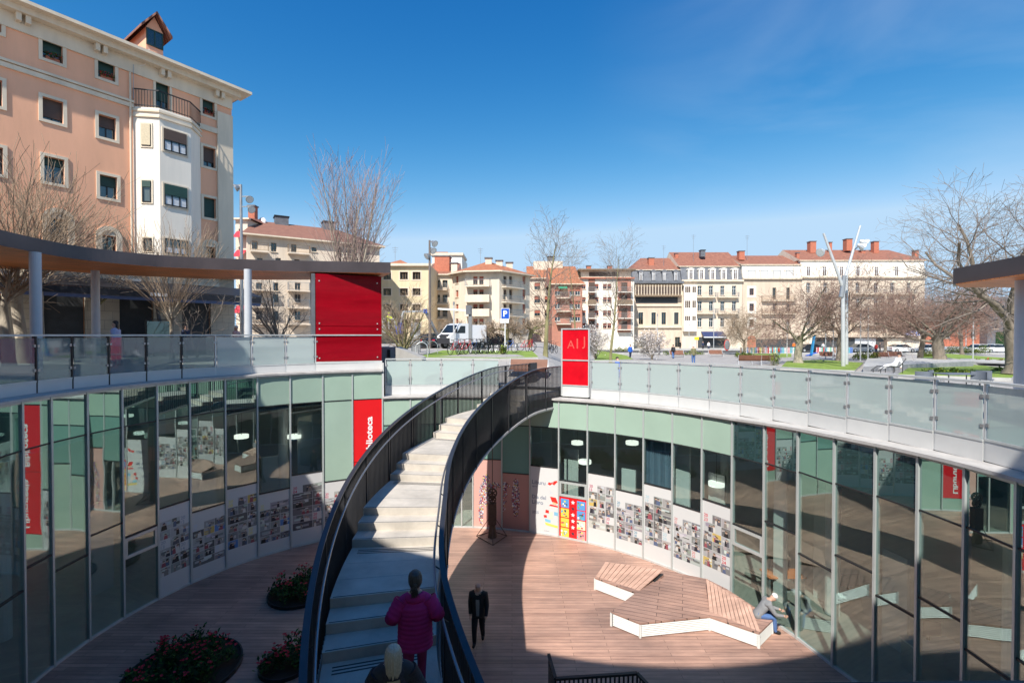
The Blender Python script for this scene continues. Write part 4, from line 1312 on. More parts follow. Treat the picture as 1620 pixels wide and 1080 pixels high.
def sculpture():
    c = P(779, 850, 0)
    root = thing('sculpture', 'dark carved totem sculpture with pierced head on a tripod frame', 'sculpture', (c.x, c.y, 0))
    m = mat('corten', (0.09, 0.055, 0.04), 0.7, 0.2, 0.3, 8)
    b = MB()
    def pr(z0, z1, r0, r1, n=6):
        b.rings([[(r * math.cos(2 * math.pi * i / n + 0.3), r * 0.75 * math.sin(2 * math.pi * i / n + 0.3), z) for i in range(n)] for r, z in ((r0, z0), (r1, z1))], m)
    pr(0.02, 0.5, 0.20, 0.13); pr(0.5, 0.58, 0.13, 0.16)
    b.box((0, 0, 1.02), (0.34, 0.24, 0.88), m)
    b.build('column', root, local=True)
    b = MB()
    # pierced hexagonal plate: two stacked hexagons with holes
    for cz, rr in ((1.62, 0.17), (1.88, 0.21)):
        n = 12
        for i in range(n):
            a0, a1 = 2 * math.pi * i / n, 2 * math.pi * (i + 1) / n
            b.hexa([(rr * math.cos(a0), -0.04, cz + rr * math.sin(a0)), (rr * math.cos(a1), -0.04, cz + rr * math.sin(a1)), (rr * 0.72 * math.cos(a1), -0.04, cz + rr * 0.72 * math.sin(a1)), (rr * 0.72 * math.cos(a0), -0.04, cz + rr * 0.72 * math.sin(a0))],
                   [(rr * math.cos(a0), 0.04, cz + rr * math.sin(a0)), (rr * math.cos(a1), 0.04, cz + rr * math.sin(a1)), (rr * 0.72 * math.cos(a1), 0.04, cz + rr * 0.72 * math.sin(a1)), (rr * 0.72 * math.cos(a0), 0.04, cz + rr * 0.72 * math.sin(a0))], m)
        for i in range(3):
            a = i * math.pi / 3 + 0.5
            b.bar((rr * 0.8 * math.cos(a), 0, cz + rr * 0.8 * math.sin(a)), (-rr * 0.8 * math.cos(a), 0, cz - rr * 0.8 * math.sin(a)), 0.05, 0.05, m)
    b.box((0, 0, 1.47), (0.14, 0.1, 0.06), m)
    b.build('pierced_head', root, local=True)
    b = MB(); b.tube([(0, 0.02, 2.05), (0, 0.02, 3.9)], 0.018, 6, m); b.build('rod', root, local=True)
    b = MB()
    pts = [Vector((0.62 * math.cos(a), 0.55 * math.sin(a), 0.03)) for a in (R(-160), R(-88), R(-20), R(90))]
    pts = [Vector((-0.68, 0.12, 0.02)), Vector((0.05, -0.75, 0.02)), Vector((0.60, 0.15, 0.02)), Vector((0.0, 0.62, 0.02))]
    for i in range(4):
        b.tube([pts[i], pts[(i + 1) % 4]], 0.016, 6, m)
        b.tube([pts[i], Vector((0, 0, 1.0 if i != 1 else 0.6))], 0.014, 6, m)
    b.build('tripod_frame', root, local=True)
sculpture()

def guard():
    pts = [P(868, 1034.5, 1.06), P(879, 1073, 1.06), P(1008, 1064.5, 1.06), P(1032, 1090, 1.06)]
    root = thing('stairwell_guard', 'low black railing guarding an opening at the bottom of the court', 'railing', (pts[1].x, pts[1].y, 0))
    for i in range(3):
        A, Bp = pts[i], pts[i + 1]
        b = MB()
        b.bar(A, Bp, 0.07, 0.05, 'black metal'); b.build('top_rail', root)
        b = MB()
        n = int((Bp - A).length / 0.1)
        for k in range(n + 1):
            q = A.lerp(Bp, k / max(1, n)); b.box((q.x, q.y, 0.52), (0.012, 0.04, 1.0), 'black metal', rz=math.atan2(Bp.y - A.y, Bp.x - A.x) + math.pi / 2)
        b.bar(A * 1 - Vector((0, 0, 0.98)), Bp - Vector((0, 0, 0.98)), 0.05, 0.04, 'black metal')
        b.build('bars', root)
guard()

# ================================================================ the terrace, and an unseen curved building shaped for its shadow on the court
HC = 16.4
def build_shade_caster():
    c = Vector((4.5 + 0.0, 24.4)) - Vector((SUNV.x, SUNV.y)) * (HC / -SUNV.z)
    r0 = 12.2
    root = thing('shade_caster_building', 'unseen tall building behind the viewpoint, concave front shaped to shade the court', 'building', (c.x, c.y - r0, 6.2))
    a0, a1 = R(176), R(318)
    n = 40
    b = MB()
    rg = []
    for i in range(n + 1):
        a = a0 + (a1 - a0) * i / n
        ca, sa = math.cos(a), math.sin(a)
        rg.append([(c.x + r * ca, c.y + r * sa, z) for r, z in ((r0, 6.1), (r0, HC), (r0 + 9, HC), (r0 + 9, 6.1))])
    b.rings(rg, 'cream render'); b.build('wall', root)
    b = MB()
    for i in range(22):
        a = a0 + (a1 - a0) * (i + 0.5) / 22
        for z in (7.6, 10.7, 13.6):
            p = Vector((c.x + (r0 - 0.03) * math.cos(a), c.y + (r0 - 0.03) * math.sin(a), z + 0.8))
            b.box(p, (0.08, 1.2, 1.6), 'window glass' if False else 'blind brown', rz=a)
    build_each(b, 'window', root)
    return c
build_shade_caster()
b = MB()
b.prism([(-5, -1.4), (6, -1.4), (6, 1.30), (-5, 1.30)], 6.55, 6.85, 'terrace stone')
struct(b.build('viewing_terrace'))
root = thing('terrace_parapet', 'dark parapet rail just below the viewpoint at the bottom right edge', 'railing', (1.2, 1.28, 6.85))
b = MB()
pa, pb = D(860, 1098, 1.28), D(1700, 1089.5, 1.28)
b.bar(pa - Vector((0, 0, 0.02)), pb - Vector((0, 0, 0.02)), 0.07, 0.04, 'black metal'); b.build('top_rail', root)
b = MB()
for k in range(5):
    q = pa.lerp(pb, k / 4); b.tube([(q.x, q.y, 6.85), (q.x, q.y, q.z - 0.04)], 0.018, 8, 'black metal')
build_each(b, 'post', root)
# ================================================================ BUILDINGS
class Facade:
    """upright facade plane from A to B (left to right as seen from the court); u along, o outwards, z up"""
    def __init__(s, A, Bp, zb, ze, depth, wall, root, back=0.5):
        s.A = Vector(A); s.d = (Vector(Bp) - s.A); s.L = s.d.length; s.d /= s.L
        s.n = Vector((s.d.y, -s.d.x)); s.zb, s.ze, s.depth, s.wall, s.root = zb, ze, depth, wall, root
        s.holes = []; s.back = back
    def fr(s, u, o, z): return (s.A.x + s.d.x * u + s.n.x * o, s.A.y + s.d.y * u + s.n.y * o, z)
    def uz(s, px, py, o=0.0):
        r = ray(px, py); A = s.A + s.n * o
        den = r.x * s.d.y - r.y * s.d.x
        t = (A.x * s.d.y - A.y * s.d.x) / den
        return (Vector((r.x * t, r.y * t)) - s.A).dot(s.d), CAMZ + r.z * t
    def finish(s, name='wall', body=True):
        us = sorted({0.0, s.L} | {h[0] for h in s.holes} | {h[1] for h in s.holes})
        zs = sorted({s.zb, s.ze} | {h[2] for h in s.holes} | {h[3] for h in s.holes})
        us = [u for u in us if 0 <= u <= s.L]; zs = [z for z in zs if s.zb <= z <= s.ze]
        b = MB()
        for i in range(len(us) - 1):
            um = (us[i] + us[i + 1]) / 2
            z0 = None
            for j in range(len(zs) - 1):
                zm = (zs[j] + zs[j + 1]) / 2
                hole = any(h[0] < um < h[1] and h[2] < zm < h[3] for h in s.holes)
                if not hole and z0 is None: z0 = zs[j]
                if (hole or j == len(zs) - 2) and z0 is not None:
                    z1 = zs[j] if hole else zs[j + 1]
                    b.face([s.fr(us[i], 0, z0), s.fr(us[i + 1], 0, z0), s.fr(us[i + 1], 0, z1), s.fr(us[i], 0, z1)], s.wall)
                    z0 = None
        bk = s.back
        for h in s.holes:
            q = [(h[0], h[2]), (h[1], h[2]), (h[1], h[3]), (h[0], h[3])]
            for k in range(4):
                a, c = q[k], q[(k + 1) % 4]
                b.face([s.fr(a[0], 0, a[1]), s.fr(a[0], -bk, a[1]), s.fr(c[0], -bk, c[1]), s.fr(c[0], 0, c[1])], s.wall)
        if body:
            dp = s.depth
            for (a, o0, c, o1) in ((0, 0, 0, -dp), (0, -dp, s.L, -dp), (s.L, -dp, s.L, 0)):
                b.face([s.fr(a, o0, s.zb), s.fr(c, o1, s.zb), s.fr(c, o1, s.ze), s.fr(a, o0, s.ze)], s.wall)
            b.face([s.fr(0, 0, s.ze), s.fr(s.L, 0, s.ze), s.fr(s.L, -dp, s.ze), s.fr(0, -dp, s.ze)], s.wall)
            b.face([s.fr(0, -bk - 0.02, s.zb), s.fr(s.L, -bk - 0.02, s.zb), s.fr(s.L, -bk - 0.02, s.ze), s.fr(0, -bk - 0.02, s.ze)], 'interior dark')
        return b.build(name, s.root)
    def window(s, u0, u1, z0, z1, frame='white paint', blind=None, blindfrac=0.5, surround=None, sw=0.12, rec=0.22, bars=1, hole=True, curtain=False, hbar=False, sill=True, pane='window glass'):
        if hole: s.holes.append((u0, u1, z0, z1))
        else: rec = -0.05
        b = MB(); t = 0.05
        for (a, c, e, g) in ((u0, u0 + t, z0, z1), (u1 - t, u1, z0, z1), (u0 + t, u1 - t, z1 - t, z1), (u0 + t, u1 - t, z0, z0 + t)):
            fbox(b, s.fr, a, c, e, g, -rec - 0.04, -rec + 0.03, frame)
        for k in range(bars):
            um = u0 + (u1 - u0) * (k + 1) / (bars + 1)
            fbox(b, s.fr, um - 0.03, um + 0.03, z0 + t, z1 - t, -rec - 0.03, -rec + 0.025, frame)
        if hbar: fbox(b, s.fr, u0 + t, u1 - t, z0 + (z1 - z0) * .68, z0 + (z1 - z0) * .68 + .05, -rec - 0.03, -rec + 0.02, frame)
        if surround:
            w_ = sw; pr = 0.05
            for (a, c, e, g) in ((u0 - w_, u0, z0 - w_, z1 + w_), (u1, u1 + w_, z0 - w_, z1 + w_), (u0, u1, z1, z1 + w_), (u0, u1, z0 - w_, z0)):
                fbox(b, s.fr, a, c, e, g, -0.02, pr, surround)
        elif sill: fbox(b, s.fr, u0 - 0.08, u1 + 0.08, z0 - 0.1, z0, -0.02, 0.12, 'stone trim')
        win = b.build('window', s.root)
        b = MB(); b.face([s.fr(u0 + t, -rec, z0 + t), s.fr(u1 - t, -rec, z0 + t), s.fr(u1 - t, -rec, z1 - t), s.fr(u0 + t, -rec, z1 - t)], pane)
        b.build('pane', win)
        if blind:
            zc = z1 - (z1 - z0) * blindfrac
            b = MB(); fbox(b, s.fr, u0 + 0.01, u1 - 0.01, zc, z1 - 0.005, -rec + 0.035, -rec + 0.055, blind)
            b.build('blind', win)
        if curtain:
            b = MB(); fbox(b, s.fr, u0 + t, u1 - t, z0 + t, z0 + (z1 - z0) * 0.55, -rec - 0.10, -rec - 0.06, 'lace curtain'); b.build('curtain', win)
        return win
    def band(s, name, u0, u1, z0, z1, o0, o1, m):
        b = MB(); fbox(b, s.fr, u0, u1, z0, z1, o0, o1, m); return b.build(name, s.root)
    def balcony(s, u0, u1, z, proj=0.8, h=0.95, m='black metal', slab='stone trim', solid=None):
        b = MB(); fbox(b, s.fr, u0, u1, z - 0.16, z, 0.0, proj, slab)
        bal = b.build('balcony', s.root)
        b = MB()
        if solid: 
            fbox(b, s.fr, u0, u1, z, z + h, proj - 0.06, proj, solid)
            for u in (u0, u1 - 0.06): fbox(b, s.fr, u, u + 0.06, z, z + h, 0.0, proj - 0.06, solid)
        else:
            fbox(b, s.fr, u0, u1, z + h - 0.04, z + h, proj - 0.05, proj, m)
            fbox(b, s.fr, u0, u1, z + 0.08, z + 0.11, proj - 0.04, proj - 0.01, m)
            n = max(2, int((u1 - u0) / 0.14))
            for k in range(n + 1):
                u = u0 + (u1 - u0) * k / n
                fbox(b, s.fr, u - 0.01, u + 0.01, z, z + h, proj - 0.035, proj - 0.015, m)
            for u in (u0, u1):
                fbox(b, s.fr, u - 0.015, u + 0.015, z + h - 0.04, z + h, 0, proj, m)
                for k in range(1, 6): fbox(b, s.fr, u - 0.01, u + 0.01, z, z + h, proj * k / 6 - 0.01, proj * k / 6 + 0.01, m)
        b.build('railing', bal)
        return bal
    def roof(s, rise, over=0.5, m='roof tiles', ridge=None, hip=(0, 0), name='roof'):
        """pitched roof: eave in front, ridge at half depth"""
        dp = s.depth; rg = dp / 2 if ridge is None else ridge
        b = MB()
        a0, a1 = -over, s.L + over
        h0, h1 = hip
        E0 = s.fr(a0, over, s.ze + 0.02); E1_ = s.fr(a1, over, s.ze + 0.02)
        R0 = s.fr(a0 + h0, -rg, s.ze + rise); R1 = s.fr(a1 - h1, -rg, s.ze + rise)
        B0 = s.fr(a0, -dp - over, s.ze + 0.02); B1 = s.fr(a1, -dp - over, s.ze + 0.02)
        b.face([E0, E1_, R1, R0], m); b.face([B1, B0, R0, R1], m)
        b.face([E0, R0, B0], m if h0 else s.wall); b.face([E1_, B1, R1], m if h1 else s.wall)
        ro = b.build(name, s.root)
        b = MB()
        fbox(b, s.fr, a0, a1, s.ze - 0.14, s.ze + 0.015, -0.05, over + 0.02, 'stone trim')
        b.build('eave', ro)
        return ro
    def chimney(s, u, o, z0, z1, w_=0.8, m='chimney brick'):
        b = MB(); fbox(b, s.fr, u - w_ / 2, u + w_ / 2, z0, z1, o - w_ / 2, o + w_ / 2, m)
        fbox(b, s.fr, u - w_ / 2 - 0.1, u + w_ / 2 + 0.1, z1, z1 + 0.15, o - w_ / 2 - 0.1, o + w_ / 2 + 0.1, 'slate' if m != 'slate' else 'black metal')
        return b.build('chimney', s.root)

# ---------------------------------------------------------------- salmon apartment building on the left
def pink_building():
    t = Vector((0.566, 0.824)); C = Vector((-17.75, 30.6)); L = 34.0
    zb, ze = 5.9, 23.2
    root = thing('apartment_building', 'salmon pink apartment building with a white bay window and a dormer', 'building', (C.x, C.y, zb))
    A = C - t * L
    f = Facade(A, C, zb, 24.0, 13.0, 'pink render', root, back=0.35)
    ue, zE = f.uz(386, 146, 0.9)
    f.ze = f.uz(372, 158)[1]
    ze = f.ze
    W = [(60.3, 50.5, 93.3, 105, 'blind green', .62, 1), (149, 86.3, 123.5, 187, 'blind green', .68, 1), (315.8, 149.7, 182, 343, 'blind green', .55, 1),
         (-36, -2, 44, 8.8, 'blind brown', .6, 0), (60.5, 145.8, 190.6, 106, 'blind brown', .82, 0), (150, 174, 218, 188.6, 'blind brown', .5, 0), (317, 225.6, 264.5, 344.6, 'blind brown', .7, 0),
         (-34, 112, 164, 10.5, 'blind brown', .7, 0), (63, 240, 290, 108, 'blind green', .3, 0), (152, 270, 314, 190.6, 'blind green', .45, 0), (318, 306.5, 346, 345.4, 'blind green', .97, 0),
         (-30, 222, 275, 12, 'blind brown', .5, 0)]
    def rect(x0, y0, y1, x1):
        u0, z1 = f.uz(x0, y0); _, z0 = f.uz(x0, y1); u1, _ = f.uz(x1, y1)
        return u0, u1, z0, z1
    for (x0, y0, y1, x1, bl, fr_, flowers) in W:
        u0, u1, z0, z1 = rect(x0, y0, y1, x1)
        sw = 0.14
        f.window(u0 + sw, u1 - sw, z0 + sw, z1 - sw, 'black metal', bl, fr_, 'stone trim', sw, 0.26, 1, curtain=True, pane='window glass')
        if flowers:
            b = MB(); fbox(b, f.fr, u0 + 0.25, u1 - 0.25, z0 + sw + 0.01, z0 + sw + 0.15, -0.12, 0.04, 'chimney brick'); fb = b.build('flower_box', root)
            b = MB(); rnd = random.Random(int(x0))
            for q in range(160):
                p = Vector(f.fr(rnd.uniform(u0 + .2, u1 - .2), rnd.uniform(-0.1, 0.16), z0 + sw + rnd.uniform(0.08, 0.36)))
                d = Vector((rnd.uniform(-1, 1), rnd.uniform(-1, 1), rnd.uniform(-.3, 1))).normalized() * 0.09; sd = d.cross(Vector((0.3, 0.2, 1))).normalized() * 0.03
                b.face([p, p + d * .5 + sd, p + d, p + d * .5 - sd], rnd.choice(('leaf green', 'leaf green', 'leaf dark', 'flower red')))
            tag(b.build('flowers', fb), kind='stuff')
    # arched ground-floor windows
    for (x0, y0, y1, x1) in ((151, 347, 398, 193), (318.5, 369, 412, 347.5), (66, 318, 385, 118)):
        u0, u1, z0, z1 = rect(x0, y0, y1, x1)
        z0 -= 0.5
        f.window(u0 + 0.25, u1 - 0.25, z0 + 0.2, z1 - 0.75, 'black metal', None, 0, None, 0, 0.3, 1, sill=False)
        b = MB(); um = (u0 + u1) / 2; r1 = (u1 - u0) / 2; r0 = r1 - 0.25; zc = z1 - 0.75
        n = 12
        for k in range(n):
            a0, a1 = math.pi * k / n, math.pi * (k + 1) / n
            q = [(um + r * math.cos(a), zc + r * 0.9 * math.sin(a)) for r, a in ((r0, a0), (r1, a0), (r1, a1), (r0, a1))]
            b.hexa([f.fr(a, 0.0, z) for a, z in q], [f.fr(a, 0.08, z) for a, z in q], 'stone trim')
        for a, c in ((u0, u0 + 0.25), (u1 - 0.25, u1)): fbox(b, f.fr, a, c, z0, zc, 0.0, 0.08, 'stone trim')
        b.face([f.fr(um + r0 * math.cos(math.pi * k / n), 0.03, zc + r0 * .9 * math.sin(math.pi * k / n)) for k in range(n + 1)], 'stone trim')
        b.build('arch', root)
    # string courses, cornice, quoin pilaster, gutter line
    zs = f.uz(2, 105)[1]
    ub0 = f.uz(211, 200)[0]; ub1 = f.uz(303, 250)[0]
    for zz, hh, pr in ((zs, 0.22, 0.10), (zs + 0.26, 0.12, 0.16)):
        f.band('string_course', 0, ub0, zz, zz + hh, 0.0, pr, 'stone trim')
    f.band('string_course', ub1 + .25, L - 0.9, zs + 0.05, zs + 0.36, 0.0, 0.12, 'stone trim')
    f.band('cornice', 0, L, ze - 0.72, ze, 0.0, 0.10, 'stone trim')
    f.band('cornice', 0, L + 0.3, ze, ze + 0.28, -0.5, 0.55, 'stone trim')
    f.band('gutter', 0, L + 0.8, ze + 0.28, ze + 0.44, -0.5, 0.95, 'stone trim')
    f.band('quoin', L - 0.9, L, zb, ze - 1.16, 0.0, 0.14, 'stone trim')
    b = MB()
    for k in range(12):
        u = 1.6 + k * 2.87
        for q in (-0.16, 0.16): fbox(b, f.fr, u + q - 0.09, u + q + 0.09, ze - 0.36, ze - 0.004, 0.101, 0.42, 'stone trim')
    build_each(b, 'bracket', root)
    # ground floor of stone with piers
    zg1 = f.uz(380, 466)[1]
    f.band('plinth', 0, L, zg1 + 0.9, zg1 + 1.5, 0.0, 0.35, 'stone trim')
    f.band('plinth', 0, L, zg1, zg1 + 0.895, 0.0, 0.14, 'ashlar')
    k = 0
    u = L - 0.4
    while u > 1:
        f.band('pier', u - 1.0, u + 0.4, zb, zg1 - 0.003, 0.0, 0.18, 'ashlar'); u -= 2.95
    u = L - 1.45
    b = MB()
    while u > 2:
        fbox(b, f.fr, u - 1.5, u, zb, zg1 - 0.3, 0.0, 0.05, 'interior dark'); u -= 2.95
    build_each(b, 'shopfront', root)
    # white bay
    p = 0.95
    A0 = f.uz(211, 250)[0]; B0 = A0 + 0.9; B1 = f.uz(302.5, 300, p)[0]; A1 = B1 + 0.9
    zt = f.uz(300, 187, p)[1]; z0 = zg1 + 1.5
    b = MB()
    poly = [f.fr(A0, 0, 0)[:2], f.fr(B0, p, 0)[:2], f.fr(B1, p, 0)[:2], f.fr(A1, 0, 0)[:2]]
    b.prism(poly, z0, zt, 'white render'); bay = b.build('bay', root)
    ff = Facade(f.fr(B0, p, 0)[:2], f.fr(B1, p, 0)[:2], z0, zt, 1, 'white render', root)
    fl = Facade(f.fr(A0, 0, 0)[:2], f.fr(B0, p, 0)[:2], z0, zt, 1, 'white render', root)
    for (x0, y0, y1, x1, g, bl) in ((253, 199, 238, 297, ff, 'blind brown'), (254, 287, 325, 298, ff, 'blind green'), (256, 374, 402, 299, ff, None),
                                (222, 194, 233, 242, fl, 'cloth cream'), (223, 283.5, 322, 242.5, fl, 'blind green'), (225, 374, 399, 243.5, fl, None)):
        u0, z1 = g.uz(x0, y0); _, zz0 = g.uz(x0, y1); u1, _ = g.uz(x1, y1)
        u0 = max(0.1, u0); u1 = min(g.L - 0.1, u1)
        g.window(u0 + .08, u1 - .08, zz0 + .08, z1 - .08, 'black metal', bl, .5 if g is ff else (.97 if bl == 'cloth cream' else .3), 'stone trim', 0.08, 0, 2 if g is ff else 0, hole=False, curtain=False)
        if g is ff:
            b = MB(); fbox(b, g.fr, u0 + .14, u1 - .14, zz0 + .14, zz0 + (z1 - zz0) * .42, 0.052, 0.056, 'lace curtain'); b.build('curtain', root)
    for zz in (zt - 0.25, zt - 0.55):
        b = MB(); q = [f.fr(A0 - .1, 0, 0)[:2], f.fr(B0 - .05, p + .08, 0)[:2], f.fr(B1 + .05, p + .08, 0)[:2], f.fr(A1 + .1, 0, 0)[:2]]
        b.prism(q, zz, zz + 0.12, 'stone trim'); b.build('bay_moulding', root)
    b = MB(); pts = [f.fr(A0, .05, zt), f.fr(B0, p - .04, zt), f.fr(B1, p - .04, zt), f.fr(A1, .05, zt)]
    for i in range(3):
        a, c = Vector(pts[i]), Vector(pts[i + 1])
        b.bar(a + Vector((0, 0, .95)), c + Vector((0, 0, .95)), 0.05, 0.05, 'black metal'); b.bar(a + Vector((0, 0, .1)), c + Vector((0, 0, .1)), 0.03, 0.03, 'black metal')
        n = int((c - a).length / 0.13)
        for k in range(n + 1): 
            q = a.lerp(c, k / n); b.bar(q, q + Vector((0, 0, .95)), 0.018, 0.018, 'black metal', up=Vector((1, 0, 0)))
    b.build('balcony_railing', root)
    u0, u1, zz0, z1 = rect(242, 120, 165, 272)
    f.window(u0 + .12, u1 - .12, zt, z1 - .1, 'black metal', 'blind green', .55, 'stone trim', 0.12, 0.26, 1)
    f.finish()
    # roof and dormer
    b = MB()
    o = 0.95; dp = 13.0; zr = ze + 0.442
    E0, E1_ = f.fr(0, o, zr), f.fr(L + .8, o, zr); R0, R1 = f.fr(0, -6.5, zr + 1.9), f.fr(L - 3.5, -6.5, zr + 1.9)
    b.face([E0, E1_, R1, R0], 'roof tiles brown'); b.face([f.fr(L + .8, -dp - .5, zr), f.fr(0, -dp - .5, zr), R0, R1], 'roof tiles brown'); b.face([E1_, f.fr(L + .8, -dp - .5, zr), R1], 'roof tiles brown')
    b.build('roof', root)
    ox = -1.3
    u0, _ = f.uz(231, 60, ox); u1, zc = f.uz(258, 70, ox)
    zt_ = f.uz(247, 23, ox)[1]; ze_ = f.uz(238, 45, ox)[1]
    um = (u0 + u1) / 2
    b = MB()
    zlow = zr + 0.2
    fa = [f.fr(u0, ox, zlow), f.fr(u1, ox, zlow), f.fr(u1, ox, ze_), f.fr(um, ox, zt_ - 0.2), f.fr(u0, ox, ze_)]
    bk = [(p_[0] - f.n.x * 5.5, p_[1] - f.n.y * 5.5, p_[2]) for p_ in fa]
    b.add(fa + bk, [(0, 1, 2, 3, 4), (9, 8, 7, 6, 5), (0, 4, 9, 5), (1, 6, 7, 2)], 'pink render')
    dm = b.build('dormer', root)
    b = MB()
    for sgn, ue_ in ((-1, u0 - .35), (1, u1 + .35)):
        q = [f.fr(um, ox + .4, zt_), f.fr(ue_, ox + .4, ze_ - .12), f.fr(ue_, ox - 5.6, ze_ - .12), f.fr(um, ox - 5.6, zt_)]
        q2 = [(a[0], a[1], a[2] - 0.14) for a in q]
        b.hexa(q2, q, 'roof tiles brown')
    b.build('dormer_roof', dm)
    b = MB(); uw0, zw1 = f.uz(238, 50, ox); uw1, zw0 = f.uz(255, 71, ox)
    fbox(b, f.fr, um - .36, um + .36, ze_ - .95, ze_ - .1, ox, ox + .03, 'window glass')
    for a_, c_, e_, g_ in ((-.42, -.36, -1.0, -.04), (.36, .42, -1.0, -.04), (-.36, .36, -.1, -.04), (-.36, .36, -1.0, -.95), (-.03, .03, -.95, -.1)): fbox(b, f.fr, um + a_, um + c_, ze_ + e_, ze_ + g_, ox, ox + .05, 'blind green')
    b.build('dormer_window', dm)
    f.band('chimney', f.uz(165, 5, -2)[0] - .6 if False else L - 17.5, L - 16.7, zr, zr + 1.8, -2.4, -1.6, 'pink render')
    # drainpipe, loose cables, air conditioner
    b = MB(); b.tube([f.fr(A0 - .14, .1, zg1 + 1.5), f.fr(A0 - .14, .1, ze - .75)], .05, 8, 'stone trim'); b.build('drainpipe', root)
    b = MB()
    for pts in (((236, 78), (233, 95), (229, 103), (221, 104)), ((211, 102), (211, 130), (211, 156))):
        q = []
        for px_, py_ in pts:
            u, z = f.uz(px_, py_, .16); q.append(f.fr(u, .16, z))
        b.tube(q, .014, 5, 'lettering white' if len(pts) == 4 else 'grey metal')
    build_each(b, 'cable', root)
    b = MB(); u, z = f.uz(208, 449, .4); fbox(b, f.fr, u - .4, u + .4, z - .3, z + .3, .15, .5, 'pale metal'); b.build('air_conditioner', root)
    # long black awning of the cafe
    aw = thing('awning', 'long black awning with a blue lower edge over the cafe front', 'awning', f.fr(L - 6, 2, zg1 - .6))
    b = MB()
    us0, us1 = L - 15.5, L + 0.6
    q = [f.fr(us0, 0.4, zg1 + .35), f.fr(us1, 0.4, zg1 + .35), f.fr(us1, 2.2, zg1 - .25), f.fr(us0, 2.2, zg1 - .25)]
    q2 = [(a[0], a[1], a[2] - .05) for a in q]
    b.hexa(q2, q, 'awning black'); b.build('canvas', aw)
    b = MB(); fbox(b, f.fr, us0, us1, zg1 - .62, zg1 - .31, 2.18, 2.21, 'awning black')
    for k, (du, w_) in enumerate(((0, .12), (.18, .1), (.34, .14), (.54, .06), (.66, .12))):
        fbox(b, f.fr, L - 5.2 + du, L - 5.2 + du + w_, zg1 - .55, zg1 - .38, 2.211, 2.216, 'lettering white')
    b.build('valance', aw)
    b = MB(); fbox(b, f.fr, us0, us1, zg1 - .80, zg1 - .625, 2.10, 2.16, mat('blue trim', (0.09, 0.12, 0.22), .5)); b.build('front_bar', aw)
    return f
PINK = pink_building()

# ---------------------------------------------------------------- buildings round the far side of the square
def far(name, label, xl, xr, ybase, yeave, d, depth, wall, d2=None, zb=None):
    A = D(xl, 540, d); d2 = d2 or d; Bp = D(xr, 540, d2)
    z = zb if zb is not None else 5.4
    root = thing(name, label, 'building', ((A.x + Bp.x) / 2, (A.y + Bp.y) / 2, z))
    f = Facade((A.x, A.y), (Bp.x, Bp.y), z, D(xl, yeave, d).z, depth, wall, root, back=0.25)
    return f
def grid(f, xs, rows, wpx, **kw):
    """windows at photo columns xs (centres) and rows (ytop, ybot)"""
    for (yt, yb) in rows:
        for x in xs:
            u, z1 = f.uz(x, yt); _, z0 = f.uz(x, yb); w_ = wpx / F * f.A.y * 1.0
            if u - w_ / 2 < 0.1 or u + w_ / 2 > f.L - 0.1 or z1 > f.ze - 0.05: continue
            f.window(u - w_ / 2, u + w_ / 2, z0, z1, **kw)
ANT = []
# cream block behind the canopy
f = far('apartment_block', 'cream apartment block with brown tiled roof behind the left canopy', 392, 601, 530, 369, 56, 12, 'cream render', 64)
f.ze = D(392, 370, 56).z
for px, y0, y1 in ((403, 381, 394), (433, 384, 398), (465, 386, 399), (497, 391, 398), (536, 393, 400), (552, 394, 401), (580, 396, 404), (411, 408, 424), (440, 408, 424), (470, 410, 426)):
    grid(f, [px], [(y0, y1)], 8, frame='brown timber', bars=1)
for y0, y1 in ((447, 460), (465, 478), (492, 506)):
    grid(f, [410, 471], [(y0, y1)], 9, frame='ochre stone', bars=1); grid(f, [436, 530, 560], [(y0, y1)], 8, frame='brown timber')
f.finish(); f.roof(2.9, .6, 'roof tiles brown', hip=(2, 5))
for px0, px1, y in ((396, 424, 397), (455, 489, 400), (398, 432, 458), (455, 489, 459), (398, 432, 485), (455, 489, 486), (398, 432, 511), (455, 489, 512)):
    u0, z = f.uz(px0, y); u1, _ = f.uz(px1, y); f.balcony(u0, u1, z, 1.0, 0.95, 'brown timber' if y < 405 else 'grey metal', 'cream render')
for px, y in ((445, 356), (520, 364)):
    u, z = f.uz(px, y, -6); f.chimney(u, -6, f.ze + 1.5, f.ze + 3.6, 1.6, 'slate')
u, z = f.uz(415, 350, -5.5)
b = MB(); b.ball(f.fr(u, -5.5, z), 0.5, 'white paint', 12, 8, (1, .4, 1)); b.tube([f.fr(u, -5.5, z - 1.6), f.fr(u, -5.5, z)], .05, 6, 'grey metal'); b.build('satellite_dish', f.root)
# sliver with red awnings
f = far('apartment_block', 'narrow white block with red balcony awnings beside the salmon building', 374, 393, 530, 346, 58, 10, 'pale render')
grid(f, [380.5], [(362, 374), (390, 402), (420, 432), (450, 462), (480, 492)], 6, frame='brown timber')
f.finish(); f.roof(1.0, .4, 'roof tiles', hip=(1, 1))
for y in (366, 396, 484):
    u0, z = f.uz(375, y); u1, _ = f.uz(390, y)
    b = MB(); b.hexa([f.fr(u0, 0, z), f.fr(u1, 0, z), f.fr(u1, 1.0, z - .9), f.fr(u0, 1.0, z - .9)], [f.fr(u0, 0, z + .06), f.fr(u1, 0, z + .06), f.fr(u1, 1.0, z - .84), f.fr(u0, 1.0, z - .84)], 'awning red'); b.build('awning', f.root)
f.chimney(f.L * .35, -3, f.ze + .4, f.ze + 2.2, .8)
